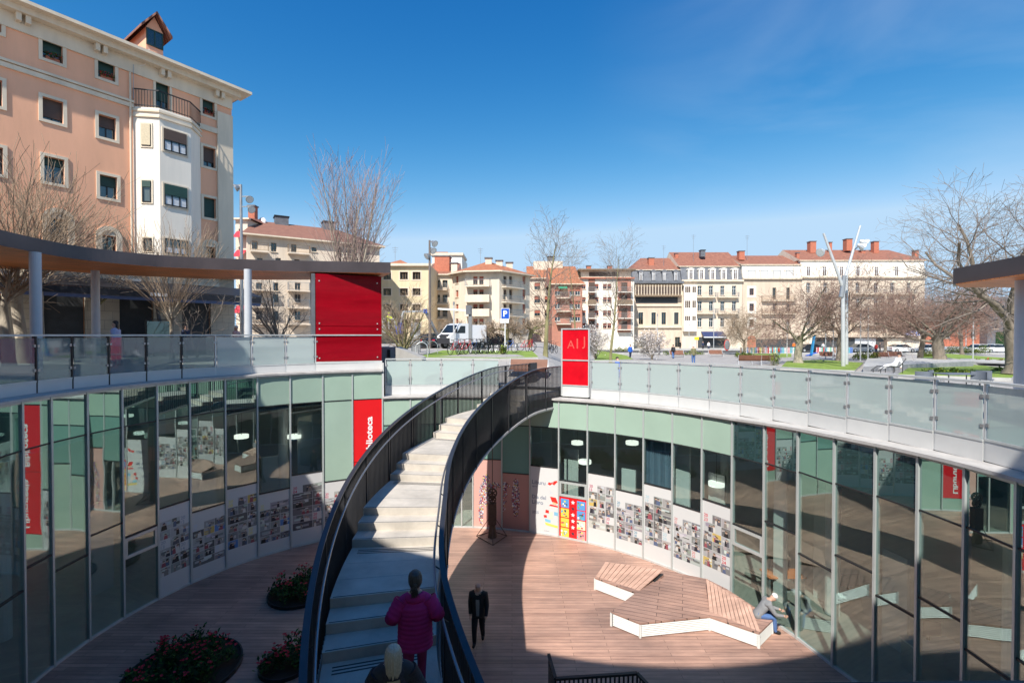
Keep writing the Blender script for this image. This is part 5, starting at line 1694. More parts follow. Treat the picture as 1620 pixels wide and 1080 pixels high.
# yellow block
f = far('apartment_block', 'yellow apartment block with flat parapet right of the tall red box', 596, 681, 525, 420, 70, 12, 'yellow render')
grid(f, [612.5, 639, 659, 674], [(430, 442), (456, 467), (481, 492), (505, 516)], 12.5, frame='brown timber', surround='cream render', sw=.15, bars=2)
f.finish()
f.band('parapet', -0.3, f.L + .3, f.ze - .1, f.ze + .25, -.2, .5, 'cream render')
b = MB()
q = [f.fr(0.5, -1, f.ze + .24), f.fr(f.L * .62, -1, f.ze + .24), f.fr(f.L * .62, -10, f.ze + .24), f.fr(.5, -10, f.ze + .24)]; ap = f.fr(f.L * .3, -5, f.ze + 1.6)
for k in range(4): b.face([q[k], q[(k + 1) % 4], ap], 'roof tiles bright')
b.build('roof', f.root)
# white tower house far behind
f = far('apartment_block', 'white block with rounded rooftop storey rising behind the curved corner building', 684, 731, 430, 404, 102, 12, 'white render')
grid(f, [694, 700, 706], [(412, 420)], 5, frame='grey metal'); f.finish(); f.band('parapet', -.3, f.L + .3, f.ze, f.ze + .5, -8, .4, 'pale render')
f.band('rooftop_box', f.L * .1, f.L * .5, f.ze + .5, f.ze + .9, -5, -1, 'roof tiles bright')
# left wing of the corner building
f = far('apartment_block', 'low wing with balconies left of the curved corner building', 682, 718, 525, 434, 77, 11, 'cream render')
grid(f, [692, 704], [(443, 455), (466, 478), (490, 501)], 8, frame='brown timber', bars=1)
f.finish(); f.roof(2.6, .5, 'roof tiles', hip=(0, 0))
for y in (458, 481, 504): u0, z = f.uz(684, y); u1, _ = f.uz(708, y); f.balcony(u0, u1, z, .9, .95, 'grey metal', 'cream render')
f.chimney(f.L * .45, -2, f.ze, f.ze + 3.0, 2.4, 'chimney brick')
# corner building with chamfered fronts
def corner_building():
    P0 = [D(717, 540, 76), D(737, 540, 73.0), D(790, 540, 72.2), D(838, 540, 78)]
    zb, ze = 5.4, D(760, 429, 72.5).z
    root = thing('corner_building', 'cream corner apartment building with hipped red roof in the middle distance', 'building', (-5, 73, zb))
    fs = []
    for i in range(3):
        fs.append(Facade((P0[i].x, P0[i].y), (P0[i + 1].x, P0[i + 1].y), zb, ze, 9 if i == 1 else 0.5, 'pale render', root, back=0.25))
    f0, f1, f2 = fs
    grid(f0, [723], [(437, 448), (459, 470), (481, 492), (504, 515)], 8, frame='white paint', blind='blind terracotta', blindfrac=.95)
    for row, bl in (((437, 450), .5), ((458, 474), .2), ((481, 496), .3), ((504, 516), .4)):
        grid(f1, [752, 761.5], [row], 7, frame='brown timber', blind='blind terracotta', blindfrac=bl)
        grid(f1, [784], [row], 11, frame='white paint', blind='blind terracotta', blindfrac=.9 if row[0] != 458 else .2)
        grid(f2, [799, 808], [row], 8, frame='brown timber', blind='blind brown', blindfrac=.4); grid(f2, [829], [row], 8, frame='white paint', blind='blind terracotta', blindfrac=.95)
    for g in fs: g.finish(body=(g is f1))
    # side returns closing the volume
    b = MB()
    for g in (f0, f2):
        b.face([g.fr(0, -.27, zb), g.fr(g.L, -.27, zb), g.fr(g.L, -.27, ze), g.fr(0, -.27, ze)], 'interior dark')
    a, c = P0[3], P0[0]
    b.face([(a.x, a.y, zb), (a.x - 1, a.y + 10, zb), (a.x - 1, a.y + 10, ze), (a.x, a.y, ze)], 'pale render')
    b.face([(c.x, c.y, zb), (c.x + 1, c.y + 10, zb), (c.x + 1, c.y + 10, ze), (c.x, c.y, ze)], 'pale render')
    build_each(b, 'side_wall', root)
    for y in (453, 477, 499):
        u0, z = f1.uz(738, y); u1, _ = f1.uz(776, y); f1.balcony(u0, u1, z, 1.1, .95, 'grey metal', 'pale render', solid=None if y == 453 else 'cream render')
        u0, z = f2.uz(794, y); u1, _ = f2.uz(822, y); f2.balcony(u0, u1, z, .9, .95, 'grey metal', 'pale render')
    ap = D(772, 413.5, 79)
    ring = [Vector((p.x, p.y, ze + .05)) for p in P0]
    cen = Vector((-4.5, 80, ze))
    out = []
    for p in ring: 
        dv = Vector((p.x - cen.x, p.y - cen.y, 0)).normalized(); out.append(p + dv * .8)
    out += [Vector((P0[3].x - .5, P0[3].y + 10, ze + .05)), Vector((P0[0].x + .5, P0[0].y + 10, ze + .05))]
    b = MB()
    for k in range(len(out)): b.face([out[k], out[(k + 1) % len(out)], ap], 'roof tiles bright')
    ro = b.build('roof', root)
    b = MB()
    for k in range(3): b.bar(out[k] - Vector((0, 0, .12)), out[k + 1] - Vector((0, 0, .12)), .5, .18, 'stone trim')
    b.build('eave', ro)
    for px, y, dd_ in ((719, 421, 77), (773, 413, 77), (790, 417, 78), (806, 420, 79)):
        q = D(px, y, dd_); b = MB(); b.box((q.x, q.y, q.z - .7), (1.0, 1.0, 2.2), 'pale render'); b.box((q.x, q.y, q.z + .45), (1.3, 1.3, .15), 'slate'); b.build('chimney', root)
corner_building()
# houses between
f = far('apartment_block', 'pale house with brown roof set back behind the leaning street trees', 838, 912, 525, 440, 96, 12, 'pale render')
grid(f, [850, 866, 884, 900], [(447, 458), (468, 479), (490, 500)], 9, frame='brown timber', blind='blind terracotta', blindfrac=.5); f.finish(); f.roof(3.2, .5, 'roof tiles bright')
f.band('attic', f.L * .1, f.L * .75, f.ze + 1.6, f.ze + 4.0, -7, -4, 'pale render')
f.chimney(f.L * .5, -5.5, f.ze + 3.9, f.ze + 5.0, 1.4, 'slate')
f = far('apartment_block', 'red brick block with a green awning on its top balcony', 873, 921, 528, 449, 86, 11, 'red brick')
grid(f, [882, 905, 914], [(456, 467), (476, 488), (497, 508)], 8, frame='white paint', blind='blind terracotta', blindfrac=.4); f.finish(); f.roof(3.6, .5, 'roof tiles bright', hip=(0, 3))
for y in (471, 492, 512): u0, z = f.uz(880, y); u1, _ = f.uz(902, y); f.balcony(u0, u1, z, 1.0, .95, 'grey metal', 'pale render')
u0, z = f.uz(883, 453); u1, _ = f.uz(897, 453)
b = MB(); b.hexa([f.fr(u0, 0, z), f.fr(u1, 0, z), f.fr(u1, 1.1, z - .5), f.fr(u0, 1.1, z - .5)], [f.fr(u0, 0, z + .06), f.fr(u1, 0, z + .06), f.fr(u1, 1.1, z - .44), f.fr(u0, 1.1, z - .44)], 'awning green'); b.build('awning', f.root)
f = far('apartment_block', 'white and brick striped apartment block left of the brown timber gallery house', 917, 1003, 552, 439, 97, 12, 'white render')
for y0, y1 in ((449, 457), (470, 478), (491, 499), (511, 519)):
    grid(f, [923.5, 944, 957, 964], [(y0, y1)], 6, frame='blind terracotta', blind='blind terracotta', blindfrac=.4)
for px0, px1 in ((931, 941), (977, 998)):
    u0, _ = f.uz(px0, 470); u1, _ = f.uz(px1, 470)
    f.band('brick_bay', u0, u1, 9.0, f.ze - .1, 0, .08, 'red brick')
    for y in (462, 482, 503, 521): z = f.uz(px0, y)[1]; f.balcony(u0 - .1, u1 + .1, z, 1.1, .95, 'grey metal', 'white render', solid='brown timber' if y in (482,) else None)
    b = MB()
    for y in (452, 472, 493, 513): z = f.uz(px0, y)[1]; fbox(b, f.fr, (u0 + u1) / 2 - .6, (u0 + u1) / 2 + .6, z - 1.2, z + .7, .08, .12, 'blind brown')
    build_each(b, 'balcony_door', f.root)
f.finish()
f.band('attic', 0.4, f.L - .4, f.ze, f.ze + 1.5, -9, -.8, 'cream render'); f.band('eave', -.3, f.L + .3, f.ze + 1.5, f.ze + 1.75, -9, .3, 'brown timber')
f.band('attic_windows', 2.0, f.L - 3, f.ze + .35, f.ze + 1.2, -.8, -.74, 'window glass' if False else 'blind brown')
f.band('string_course', 0, f.L, f.ze - .25, f.ze + .0, -.1, .5, 'chimney brick')
f.chimney(f.L * .22, -4, f.ze + 1.75, f.ze + 2.8, .9); f.chimney(f.L * .62, -4, f.ze + 1.75, f.ze + 2.8, .9)

def mansard(f, xs, yt, yb, wpx, z1, m, dm, setback=1.2, arched=True, shutter=False):
    """steep attic storey with dormers, from f.ze up to z1"""
    b = MB()
    q0 = [f.fr(0, 0.05, f.ze), f.fr(f.L, 0.05, f.ze), f.fr(f.L, -setback, z1), f.fr(0, -setback, z1)]
    k0 = [f.fr(0, -f.depth, f.ze), f.fr(f.L, -f.depth, f.ze), f.fr(f.L, -f.depth, z1), f.fr(0, -f.depth, z1)]
    b.add(q0 + k0, [(0, 1, 2, 3), (5, 4, 7, 6), (0, 3, 7, 4), (1, 5, 6, 2), (3, 2, 6, 7)], m)
    mn = b.build('mansard', f.root)
    for x in xs:
        u, zt = f.uz(x, yt); _, z0 = f.uz(x, yb); w_ = wpx / F * f.A.y
        z0 = max(z0, f.ze + .12)
        b = MB(); n = 8
        fbox(b, f.fr, u - w_ / 2, u + w_ / 2, z0, zt - .35, -setback - .3, .06, dm)
        arc = [(u + (w_ / 2 + .12) * math.cos(math.pi * k / n), zt - .35 + .42 * math.sin(math.pi * k / n)) for k in range(n + 1)]
        b.add([f.fr(a, .1, z) for a, z in arc] + [f.fr(a, -setback - .6, z) for a, z in arc], [tuple(range(n + 1))] + [(k, n + 1 + k, n + 2 + k, k + 1) for k in range(n)] + [(n, 0, n + 1, 2 * n + 1)], dm)
        do = b.build('dormer', f.root)
        b = MB()
        if shutter:
            fbox(b, f.fr, u - w_ * .36, u + w_ * .36, z0 + .1, zt - .5, .06, .09, 'blind white')
            for a_, c_, e_, g_ in ((u - w_ * .42, u - w_ * .37, z0, zt - .42), (u + w_ * .37, u + w_ * .42, z0, zt - .42), (u - w_ * .37, u + w_ * .37, zt - .49, zt - .42)): fbox(b, f.fr, a_, c_, e_, g_, .06, .1, 'grey metal')
        else:
            fbox(b, f.fr, u - w_ * .3, u + w_ * .3, z0 + .1, zt - .45, .06, .08, 'blind brown')
            for du in (-w_ * .3, 0, w_ * .3): fbox(b, f.fr, u + du - .05, u + du + .05, z0 + .1, zt - .45, .081, .11, 'white paint')
            fbox(b, f.fr, u - w_ * .3, u + w_ * .3, zt - .95, zt - .88, .081, .105, 'white paint')
        b.build('dormer_window', do)
    return mn
def flat_roof(f, z1, rise, m, setback=1.2, over=.3, hip=(0, 0)):
    z0 = f.ze; f.ze = z1; A = f.A.copy(); f.A = f.A - f.n * setback
    r_ = f.roof(rise, over, m, hip=hip); f.A = A; f.ze = z0; return r_
DF = 105
# timber gallery house
f = far('gallery_house', 'stone house with a dark timber glazed gallery and grey mansard roof', 1001, 1077.5, 552, 446, DF, 13, 'ochre stone')
z_g1 = f.uz(1040, 449)[1]; z_g0 = f.uz(1040, 479)[1]
for x in (1014, 1034, 1050, 1070): grid(f, [x], [(494, 513)], 7, frame='brown timber', surround='cream render', sw=.2, bars=1)
grid(f, [1016, 1072], [(533, 549)], 8, frame='brown timber', bars=1, sill=False)
f.finish()
f.band('timber_gallery', .3, f.L - .4, z_g0 + 1.3, z_g1, 0, 1.1, 'brown timber')
b = MB()
n = 16
for k in range(n + 1):
    u = .3 + (f.L - .7) * k / n
    fbox(b, f.fr, u - .07, u + .07, z_g0 + 1.6, z_g1 - .3, 1.1, 1.18, 'stone trim')
build_each(b, 'gallery_post', f.root)
b = MB()
for k in range(n):
    u = .3 + (f.L - .7) * (k + .5) / n; fbox(b, f.fr, u - .2, u + .2, z_g0 + 1.9, z_g1 - .7, 1.1, 1.13, 'blind brown')
build_each(b, 'gallery_pane', f.root)
f.band('loggia_shade', .6, f.L - .8, z_g0 - .1, z_g0 + 1.3, 0, .06, 'interior dark'); f.band('cornice', -.1, f.L + .1, z_g1, z_g1 + .5, -.1, 1.4, 'slate')  # flat dark panel stands in for the shaded recess under the gallery
f.band('string_course', 0, f.L, z_g0 - .75, z_g0 - .4, 0, .3, 'cream render'); f.band('string_course', 0, f.L, f.uz(1040, 517)[1] - .2, f.uz(1040, 517)[1] + .2, 0, .4, 'stone trim')
zm = f.uz(1040, 425.5)[1]
mansard(f, [1014, 1034, 1051, 1069], 427, 444, 6.5, zm, 'slate', 'slate')
flat_roof(f, zm, 3.6, 'roof tiles', hip=(4, 0))
u, z = f.uz(1029.5, 411, -4); f.chimney(u, -4, z - 2, z + .3, 1.2); u, z = f.uz(1070, 403, -5); f.chimney(u, -5, z - 2, z + .2, .7)
# cream mansard house
f = far('mansard_house', 'cream house with pale dormers in a grey mansard and a navy awning', 1078, 1174, 552, 443, DF, 13, 'cream render')
for y0, y1 in ((452, 467), (476.5, 491.5), (503, 517)):
    grid(f, [1107, 1125, 1143, 1161.5], [(y0, y1)], 6.5, frame='white paint', bars=1, hbar=True)
f.finish()
u1 = f.uz(1100, 480)[0]
f.band('glazed_gallery', .2, u1, f.uz(1090, 524)[1], f.uz(1090, 452)[1], 0, .9, 'white render')
for y0, y1 in ((454, 463), (476, 487), (500, 507)):
    b = MB(); z1_ = f.uz(1090, y0)[1]; z0_ = f.uz(1090, y1)[1]
    for k in range(6):
        if k == 3: continue
        u = .45 + (u1 - .6) * k / 6; fbox(b, f.fr, u, u + .3, z0_, z1_, .9, .93, 'blind brown')
    build_each(b, 'gallery_window', f.root)
f.band('cornice', -.1, f.L + .1, f.ze - .35, f.ze + .02, -.1, .5, 'stone trim')
for y in (470, 495.5):
    for a, c in ((1100, 1131), (1134, 1167)):
        u0, z = f.uz(a, y); u2, _ = f.uz(c, y); f.balcony(u0, u2, z, .9, 1.0, 'grey metal')
zm = f.uz(1120, 420)[1]
mansard(f, [1093, 1110, 1127.5, 1145, 1163], 424, 442, 9, zm, 'slate', 'white render')
flat_roof(f, zm, 4.2, 'roof tiles')
u, z = f.uz(1111, 398, -4); f.chimney(u, -4, z - 1.2, z + .2, 1.0, 'slate'); u, z = f.uz(1172, 401, -3); f.chimney(u, -3, z - 1.5, z + .4, 1.2)
b = MB(); u0, z = f.uz(1109, 525); u2, _ = f.uz(1144, 525)
b.hexa([f.fr(u0, 0, z), f.fr(u2, 0, z), f.fr(u2, 1.6, z - 1.0), f.fr(u0, 1.6, z - 1.0)], [f.fr(u0, 0, z + .1), f.fr(u2, 0, z + .1), f.fr(u2, 1.6, z - .9), f.fr(u0, 1.6, z - .9)], 'awning navy')
fbox(b, f.fr, u0, u2, z - 1.25, z - 1.0, 1.55, 1.6, 'lace curtain'); b.build('awning', f.root)
f.band('shopfront', f.uz(1104, 540)[0], f.uz(1150, 540)[0], 5.5, f.uz(1120, 533)[1], 0, .06, 'interior dark')
# white attic house
f = far('attic_house', 'ochre house with white shuttered attic arches and a small red door', 1174.5, 1266, 552, 439.5, DF, 13, 'ochre stone')
for y0, y1 in ((455, 473), (480, 493), (505, 518)): grid(f, [1225, 1247], [(y0, y1)], 5.5, frame='brown timber', bars=1)
grid(f, [1189], [(456, 467), (480, 492), (505, 517)], 7, frame='blind terracotta', surround='white render', sw=.5, bars=1)
f.finish()
f.band('cornice', -.05, f.L + .05, f.ze - .3, f.ze + .02, -.1, .5, 'stone trim')
for y in (475, 496): u0, z = f.uz(1204, y); u2, _ = f.uz(1256, y); f.balcony(u0, u2, z, .8, 1.0, 'brown timber')
zm = f.uz(1220, 418)[1]
mansard(f, [1189, 1209, 1229, 1249], 425, 439, 14, zm, 'white render', 'white render', .35, shutter=True)
flat_roof(f, zm, 3.0, 'roof tiles', .35)
b = MB(); u, z = f.uz(1189, 531)
fbox(b, f.fr, u - .9, u + .9, 5.5, z - .6, 0, .08, 'chimney brick'); b.add([f.fr(u + .9 * math.cos(math.pi * k / 8), .08, z - .6 + .6 * math.sin(math.pi * k / 8)) for k in range(9)], [tuple(range(9))], 'chimney brick'); b.build('door', f.root)
f.band('shopfront', f.uz(1196, 540)[0], f.uz(1262, 540)[0], 5.5, f.uz(1220, 536)[1], 0, .06, 'interior dark')
u, z = f.uz(1261.5, 405, -1.5); f.chimney(u, -1.5, z - 1.5, z + .6, .6); u, z = f.uz(1171, 398, -6); 
# long cream house on the right
f = far('terraced_house', 'long cream house with white attic, six chimneys and striped awning', 1266.5, 1462, 552, 437.5, DF, 13, 'cream render')
for y0, y1 in ((447, 463), (472, 487), (498, 513)): grid(f, [1279, 1306, 1332, 1357, 1386, 1412, 1438], [(y0, y1)], 6.5, frame='white paint', bars=1, hbar=True)
f.finish()
f.band('cornice', -.05, f.L + .05, f.ze - .3, f.ze + .02, -.1, .5, 'stone trim')
for y in (465, 490, 515):
    for a, c in ((1297, 1316), (1347, 1397), (1402, 1446)): u0, z = f.uz(a, y); u2, _ = f.uz(c, y); f.balcony(u0, u2, z, .9, 1.0, 'grey metal', solid='cream render' if y == 515 else None)
zm = f.uz(1350, 411.5)[1]
mansard(f, [1278.5, 1304, 1331, 1357, 1386, 1418], 419, 437, 9, zm, 'white render', 'white render', .3)
flat_roof(f, zm, 3.4, 'roof tiles', .3, hip=(0, 3))
for px, yt, w_ in ((1284, 383, 1.3), (1313, 384, .6), (1341, 379, 1.3), (1384, 383, 1.1), (1364, 397, .9), (1448, 397, .9)):
    u, z = f.uz(px, yt, -5); f.chimney(u, -5, z - 2.6, z, w_)
f.band('shop_fascia', 3, f.L - 5, f.uz(1350, 533)[1], f.uz(1350, 529)[1], 0, .9, 'ochre stone'); f.band('shopfront', 3, f.L - 3, 5.5, f.uz(1350, 534)[1], 0, .06, 'interior dark')
b = MB(); u0, z = f.uz(1424, 524); u2, _ = f.uz(1451, 524); n = 12
for k in range(n):
    a, c = u0 + (u2 - u0) * k / n, u0 + (u2 - u0) * (k + 1) / n
    b.hexa([f.fr(a, 0, z), f.fr(c, 0, z), f.fr(c, 1.5, z - .9), f.fr(a, 1.5, z - .9)], [f.fr(a, 0, z + .08), f.fr(c, 0, z + .08), f.fr(c, 1.5, z - .82), f.fr(a, 1.5, z - .82)], 'sign blue' if k % 2 else 'lettering white')
b.build('awning', f.root)
f.band('shop_window', f.uz(1352, 540)[0], f.uz(1385, 540)[0], 5.7, f.uz(1360, 535)[1], .06, .12, 'lace curtain'); f.band('shop_window', f.uz(1398, 540)[0], f.uz(1444, 540)[0], 5.7, f.uz(1360, 535)[1], .06, .12, 'pale render')
# far right: darker buildings beyond the trees
f = far('low_building', 'low reddish building glimpsed through the trees at the far right', 1464, 1560, 552, 505, 120, 12, 'chimney brick')
grid(f, [1480, 1500, 1520, 1540], [(520, 535)], 8, frame='white paint'); f.finish(); f.roof(1.5, .4, 'roof tiles brown')
f = far('dark_block', 'dark block with green shopfront half hidden behind the big right tree', 1562, 1700, 552, 470, 118, 12, 'slate')
grid(f, [1575, 1600, 1630, 1660], [(480, 495), (505, 520)], 10, frame='grey metal'); f.finish(); f.band('shopfront', 2, f.L * .4, 5.5, 9.2, 0, .1, 'leaf dark')
# roof aerials
for px, y0, y1, d in ((1097, 371, 405, 108), (1182, 372, 400, 108), (760, 392, 414, 90), (625, 390, 416, 78), (1050, 388, 410, 108)):
    q1 = D(px, y0, d); q0 = D(px, y1, d)
    a = thing('rooftop_aerial', {1097: 'thin television aerial above the grey mansard house', 1182: 'thin television aerial between the mansard and white attic houses', 760: 'thin aerial behind the hipped red roof of the corner building', 625: 'thin aerial with small dish above the yellow block', 1050: 'thin aerial on the roof of the timber gallery house'}[px], 'aerial', q0, 'rooftop aerials')
    b = MB(); b.tube([q0 - Vector((0, 0, 1.5)), q1], .035, 5, 'grey metal')
    for k in range(3): z = q1.z - .2 - k * .35; b.tube([(q1.x - .5 + .1 * k, q1.y, z), (q1.x + .5 - .1 * k, q1.y, z)], .02, 4, 'grey metal')
    b.build('mast', a)
# ================================================================ TREES
def tree(name, label, loc, H, r0, seed, style, bark='bark grey', twig='twig grey', group=None, blossom=None, cat='tree', lean=(0, 0), scale_r=1.0):
    rnd = random.Random(seed)
    root = thing(name, label, cat, loc, group)
    T = MB(); K = MB(); BL = MB()
    st = style
    LV = len(st['len'])
    def branch(p, d, L, r, lev):
        n = st['seg'][lev]
        path = [p]; rad = [r]; dirs = [d]
        q = p.copy(); dd = d.copy()
        w_ = st['wig'][lev]
        for i in range(n):
            dd = (dd + Vector((rnd.gauss(0, w_), rnd.gauss(0, w_), rnd.gauss(0, w_ * .7) + st['up'][lev]))).normalized()
            q = q + dd * (L / n)
            path.append(q.copy()); dirs.append(dd.copy())
            rad.append(max(st['rmin'], r * (1 - (1 - st['taper'][lev]) * (i + 1) / n)))
        tgt = T if lev < st['trunk_levels'] else K
        tgt.tube(path, rad, 9 if lev == 0 else 6 if lev == 1 else 4 if lev == 2 else 3, bark if lev < st['trunk_levels'] else twig, caps=(lev < 2))
        if lev + 1 >= LV:
            if blossom and rnd.random() < blossom[1]:
                for k in range(blossom[2]):
                    c = q + Vector((rnd.gauss(0, .12), rnd.gauss(0, .12), rnd.gauss(0, .12))); s = blossom[3]
                    a = Vector((rnd.gauss(0, 1), rnd.gauss(0, 1), rnd.gauss(0, 1))).normalized(); e = a.cross(Vector((.3, .5, .8))).normalized()
                    BL.face([c - a * s - e * s * .6, c + a * s - e * s * .6, c + a * s + e * s * .6, c - a * s + e * s * .6], blossom[0])
            return
        nb = st['n'][lev]
        nb = rnd.randint(nb[0], nb[1])
        for k in range(nb):
            s0 = st['start'][lev]
            s = s0 + (1 - s0) * (k + rnd.random()) / nb if not st.get('tip', [0] * 9)[lev] else rnd.uniform(.92, 1)
            x = s * n; i = min(n - 1, int(x)); fr_ = x - i
            pp = path[i].lerp(path[i + 1], fr_); rr = rad[i] * (1 - fr_) + rad[i + 1] * fr_
            dv = dirs[i + 1]
            ax = dv.cross(Vector((0, 0, 1)) if abs(dv.z) < .95 else Vector((1, 0, 0))).normalized()
            ax = Matrix.Rotation(2.4 * k + rnd.uniform(-.6, .6) + seed, 3, dv) @ ax
            an = R(rnd.uniform(*st['ang'][lev]))
            nd = (Matrix.Rotation(an, 3, ax) @ dv).normalized()
            lr = st['len'][lev + 1]
            LL = H * lr * rnd.uniform(.65, 1.15) * (1 - .45 * s * st['shrink'][lev])
            branch(pp, nd, LL, min(rr * .85, rr * st['rad'][lev] * rnd.uniform(.8, 1.15)), lev + 1)
    d0 = Vector((lean[0], lean[1], 1)).normalized()
    branch(Vector((0, 0, -0.15)), d0, H * st['len'][0], r0, 0)
    # root flare
    T.rings([[(r * math.cos(2 * math.pi * i / 9), r * math.sin(2 * math.pi * i / 9), z) for i in range(9)] for r, z in ((r0 * 1.5, -.1), (r0 * 1.1, .25), (r0 * .99, .6))], bark, caps=False)
    T.build('trunk', root, smooth=True, local=True)
    K.build('crown', root, local=True)
    if blossom: BL.build('blossom', root, local=True)
    return root
SPREAD = dict(len=[.26, .50, .30, .17, .09], seg=[3, 6, 5, 3, 2], wig=[.06, .16, .2, .22, .25], up=[0, .03, .02, .02, .02], taper=[.85, .35, .35, .4, .5], rmin=.011,
              n=[(7, 8), (8, 10), (7, 9), (4, 6)], start=[.7, .2, .12, .1], ang=[(28, 72), (30, 62), (30, 65), (25, 60)], shrink=[0, .6, .6, .5], rad=[.38, .42, .5, .6], trunk_levels=2)
BROAD = dict(SPREAD, len=[.30, .72, .36, .19, .09], ang=[(22, 58), (30, 62), (30, 68), (25, 60)], n=[(7, 8), (9, 11), (8, 9), (5, 6)], rmin=.008, rad=[.5, .46, .5, .6], up=[0, .035, .03, .02, .02])
SHOOTS = dict(len=[.30, .22, .60, .20], seg=[3, 3, 5, 2], wig=[.05, .12, .06, .15], up=[0, .08, .05, .05], taper=[.9, .7, .25, .5], rmin=.007,
              n=[(6, 7), (13, 16), (6, 8)], start=[.8, .45, .3], ang=[(25, 52), (8, 40), (12, 30)], shrink=[0, .2, .6], rad=[.55, .28, .45], trunk_levels=2)
BIRCH = dict(len=[.22, .80, .30, .12], seg=[3, 8, 5, 3], wig=[.03, .03, .06, .12], up=[0, .03, .06, .06], taper=[.9, .18, .3, .5], rmin=.010,
             n=[(11, 12), (17, 20), (6, 8)], start=[.35, .18, .2], ang=[(3, 15), (13, 28), (15, 32)], shrink=[.3, .75, .6], rad=[.42, .4, .5], trunk_levels=2)
YOUNG = dict(len=[.95, .34, .17, .07], seg=[8, 5, 3, 2], wig=[.035, .10, .16, .2], up=[.02, .04, .03, .02], taper=[.12, .25, .4, .5], rmin=.006,
             n=[(20, 24), (7, 8), (4, 5)], start=[.30, .2, .2], ang=[(30, 58), (28, 55), (25, 55)], shrink=[.85, .6, .5], rad=[.42, .5, .55], trunk_levels=1)
POLLARD = dict(len=[.42, .34, .20, .10], seg=[3, 4, 3, 2], wig=[.05, .2, .22, .25], up=[0, .0, .03, .02], taper=[.9, .6, .4, .5], rmin=.013,
               n=[(7, 8), (12, 15), (8, 10)], start=[.85, .3, .15], ang=[(60, 88), (25, 80), (20, 60)], shrink=[0, .2, .4], rad=[.5, .35, .5], trunk_levels=2)
SHRUBBY = dict(len=[.12, .70, .34, .15], seg=[2, 5, 4, 2], wig=[.05, .09, .14, .2], up=[0, .02, .03, .02], taper=[.95, .3, .35, .5], rmin=.008,
               n=[(11, 13), (10, 12), (5, 7)], start=[.4, .2, .2], ang=[(14, 52), (20, 48), (20, 50)], shrink=[0, .6, .5], rad=[.42, .45, .5], trunk_levels=2)
def dpos(px, d, z): 
    q = D(px, 540, d); return (q.x, q.y, z)
def hgt(pytop, d, z): return D(810, pytop, d).z - z

# left terrace trees
tree('street_tree', 'bushy bare tree of upright shoots in front of the salmon building at the left edge', dpos(36, 19.5, ZL), hgt(232, 19.5, ZL) * 1.0, .20, 11, dict(SHOOTS, len=[.38, .20, .52, .18]), 'bark pale', 'twig tan', 'bare trees on the raised terrace')
tree('street_tree', 'forked bare tree behind the leftmost canopy column', dpos(66, 21.5, ZL), hgt(250, 21.5, ZL), .17, 12, dict(SHOOTS, len=[.38, .20, .52, .18]), 'bark pale', 'twig tan', 'bare trees on the raised terrace')
tree('street_tree', 'curved pale trunk leaning at the far left of the terrace', dpos(14, 18.0, ZL), hgt(262, 18, ZL), .17, 13, dict(SHOOTS, len=[.38, .20, .52, .18]), 'bark pale', 'twig tan', 'bare trees on the raised terrace', lean=(-.25, .1))
tree('street_tree', 'small dark bare tree in front of the arched window of the salmon building', dpos(150, 24, ZL), hgt(322, 24, ZL), .11, 14, dict(SHOOTS, len=[.40, .18, .42, .16], n=[(5, 6), (8, 10), (4, 6)]), 'bark mossy', 'twig grey', 'bare trees on the raised terrace')
tree('street_tree', 'slim bare tree with upright shoots in front of the white bay', dpos(272, 23.5, ZL), hgt(330, 23.5, ZL), .09, 15, dict(SHOOTS, len=[.30, .16, .52, .2], ang=[(14, 34), (6, 24), (10, 24)]), 'bark pale', 'twig tan', 'bare trees on the raised terrace')
tree('street_tree', 'thin dark sapling right of the slim tree by the white bay', dpos(312, 25, ZL), hgt(430, 25, ZL), .05, 16, dict(SHRUBBY, n=[(4, 5), (6, 7), (3, 4)]), 'bark grey', 'twig grey', 'bare trees on the raised terrace')
tree('street_tree', 'multi-stemmed bare tree in front of the cream block behind the canopy column', dpos(443, 40, 7.2), hgt(422, 40, 7.2), .16, 17, SHRUBBY, 'bark grey', 'twig grey', 'bare trees on the raised terrace')
tree('street_tree', 'very tall bare tree with pinkish shoots rising behind the tall red box', dpos(552, 42, 7.2), hgt(238, 42, 7.2) * 0.92, .30, 18, BIRCH, 'bark pale', 'twig pink')
# middle
tree('park_tree', 'low many-stemmed bare tree beside the retaining wall right of the tall red box', dpos(637, 29, 7.2), hgt(450, 29, 7.2), .16, 21, SHRUBBY, 'bark mossy', 'twig tan')
for i, (px, lab, s) in enumerate(((757, 'flat-headed pollarded tree beside the white truck', 22), (800, 'flat-headed pollarded tree behind the parking sign', 23), (838, 'flat-headed pollarded tree left of the tall sparse plaza tree', 24), (722, 'flat-headed pollarded tree left of the white truck', 25))):
    tree('pollard_tree', lab, dpos(px, 46 + i, 7.22), hgt(472, 46, 7.22), .22, s, POLLARD, 'bark mossy', 'twig tan', 'pollarded trees behind the truck')
tree('plaza_tree', 'tall sparse young tree behind the head of the stair', dpos(863, 30, 6.9), hgt(352, 30, 6.9) * .93, .16, 31, YOUNG, 'bark mossy', 'twig grey', 'young trees on the plaza')
tree('plaza_tree', 'young bare tree on the lawn right of the small red panel', dpos(966, 40, 6.0), hgt(388, 40, 6.0), .13, 32, YOUNG, 'bark mossy', 'twig grey', 'young trees on the plaza')
tree('plaza_tree', 'thin far bare tree between the brick block and the white block', dpos(912, 66, 5.5), hgt(398, 66, 5.5), .14, 33, YOUNG, 'bark mossy', 'twig tan', 'young trees on the plaza')
tree('blossom_tree', 'small tree covered in white blossom behind the small red panel', dpos(943, 52, 5.6), hgt(505, 52, 5.6) * 1.05, .09, 34, SHRUBBY, 'bark grey', 'twig grey', None, ('blossom', .9, 3, .055))
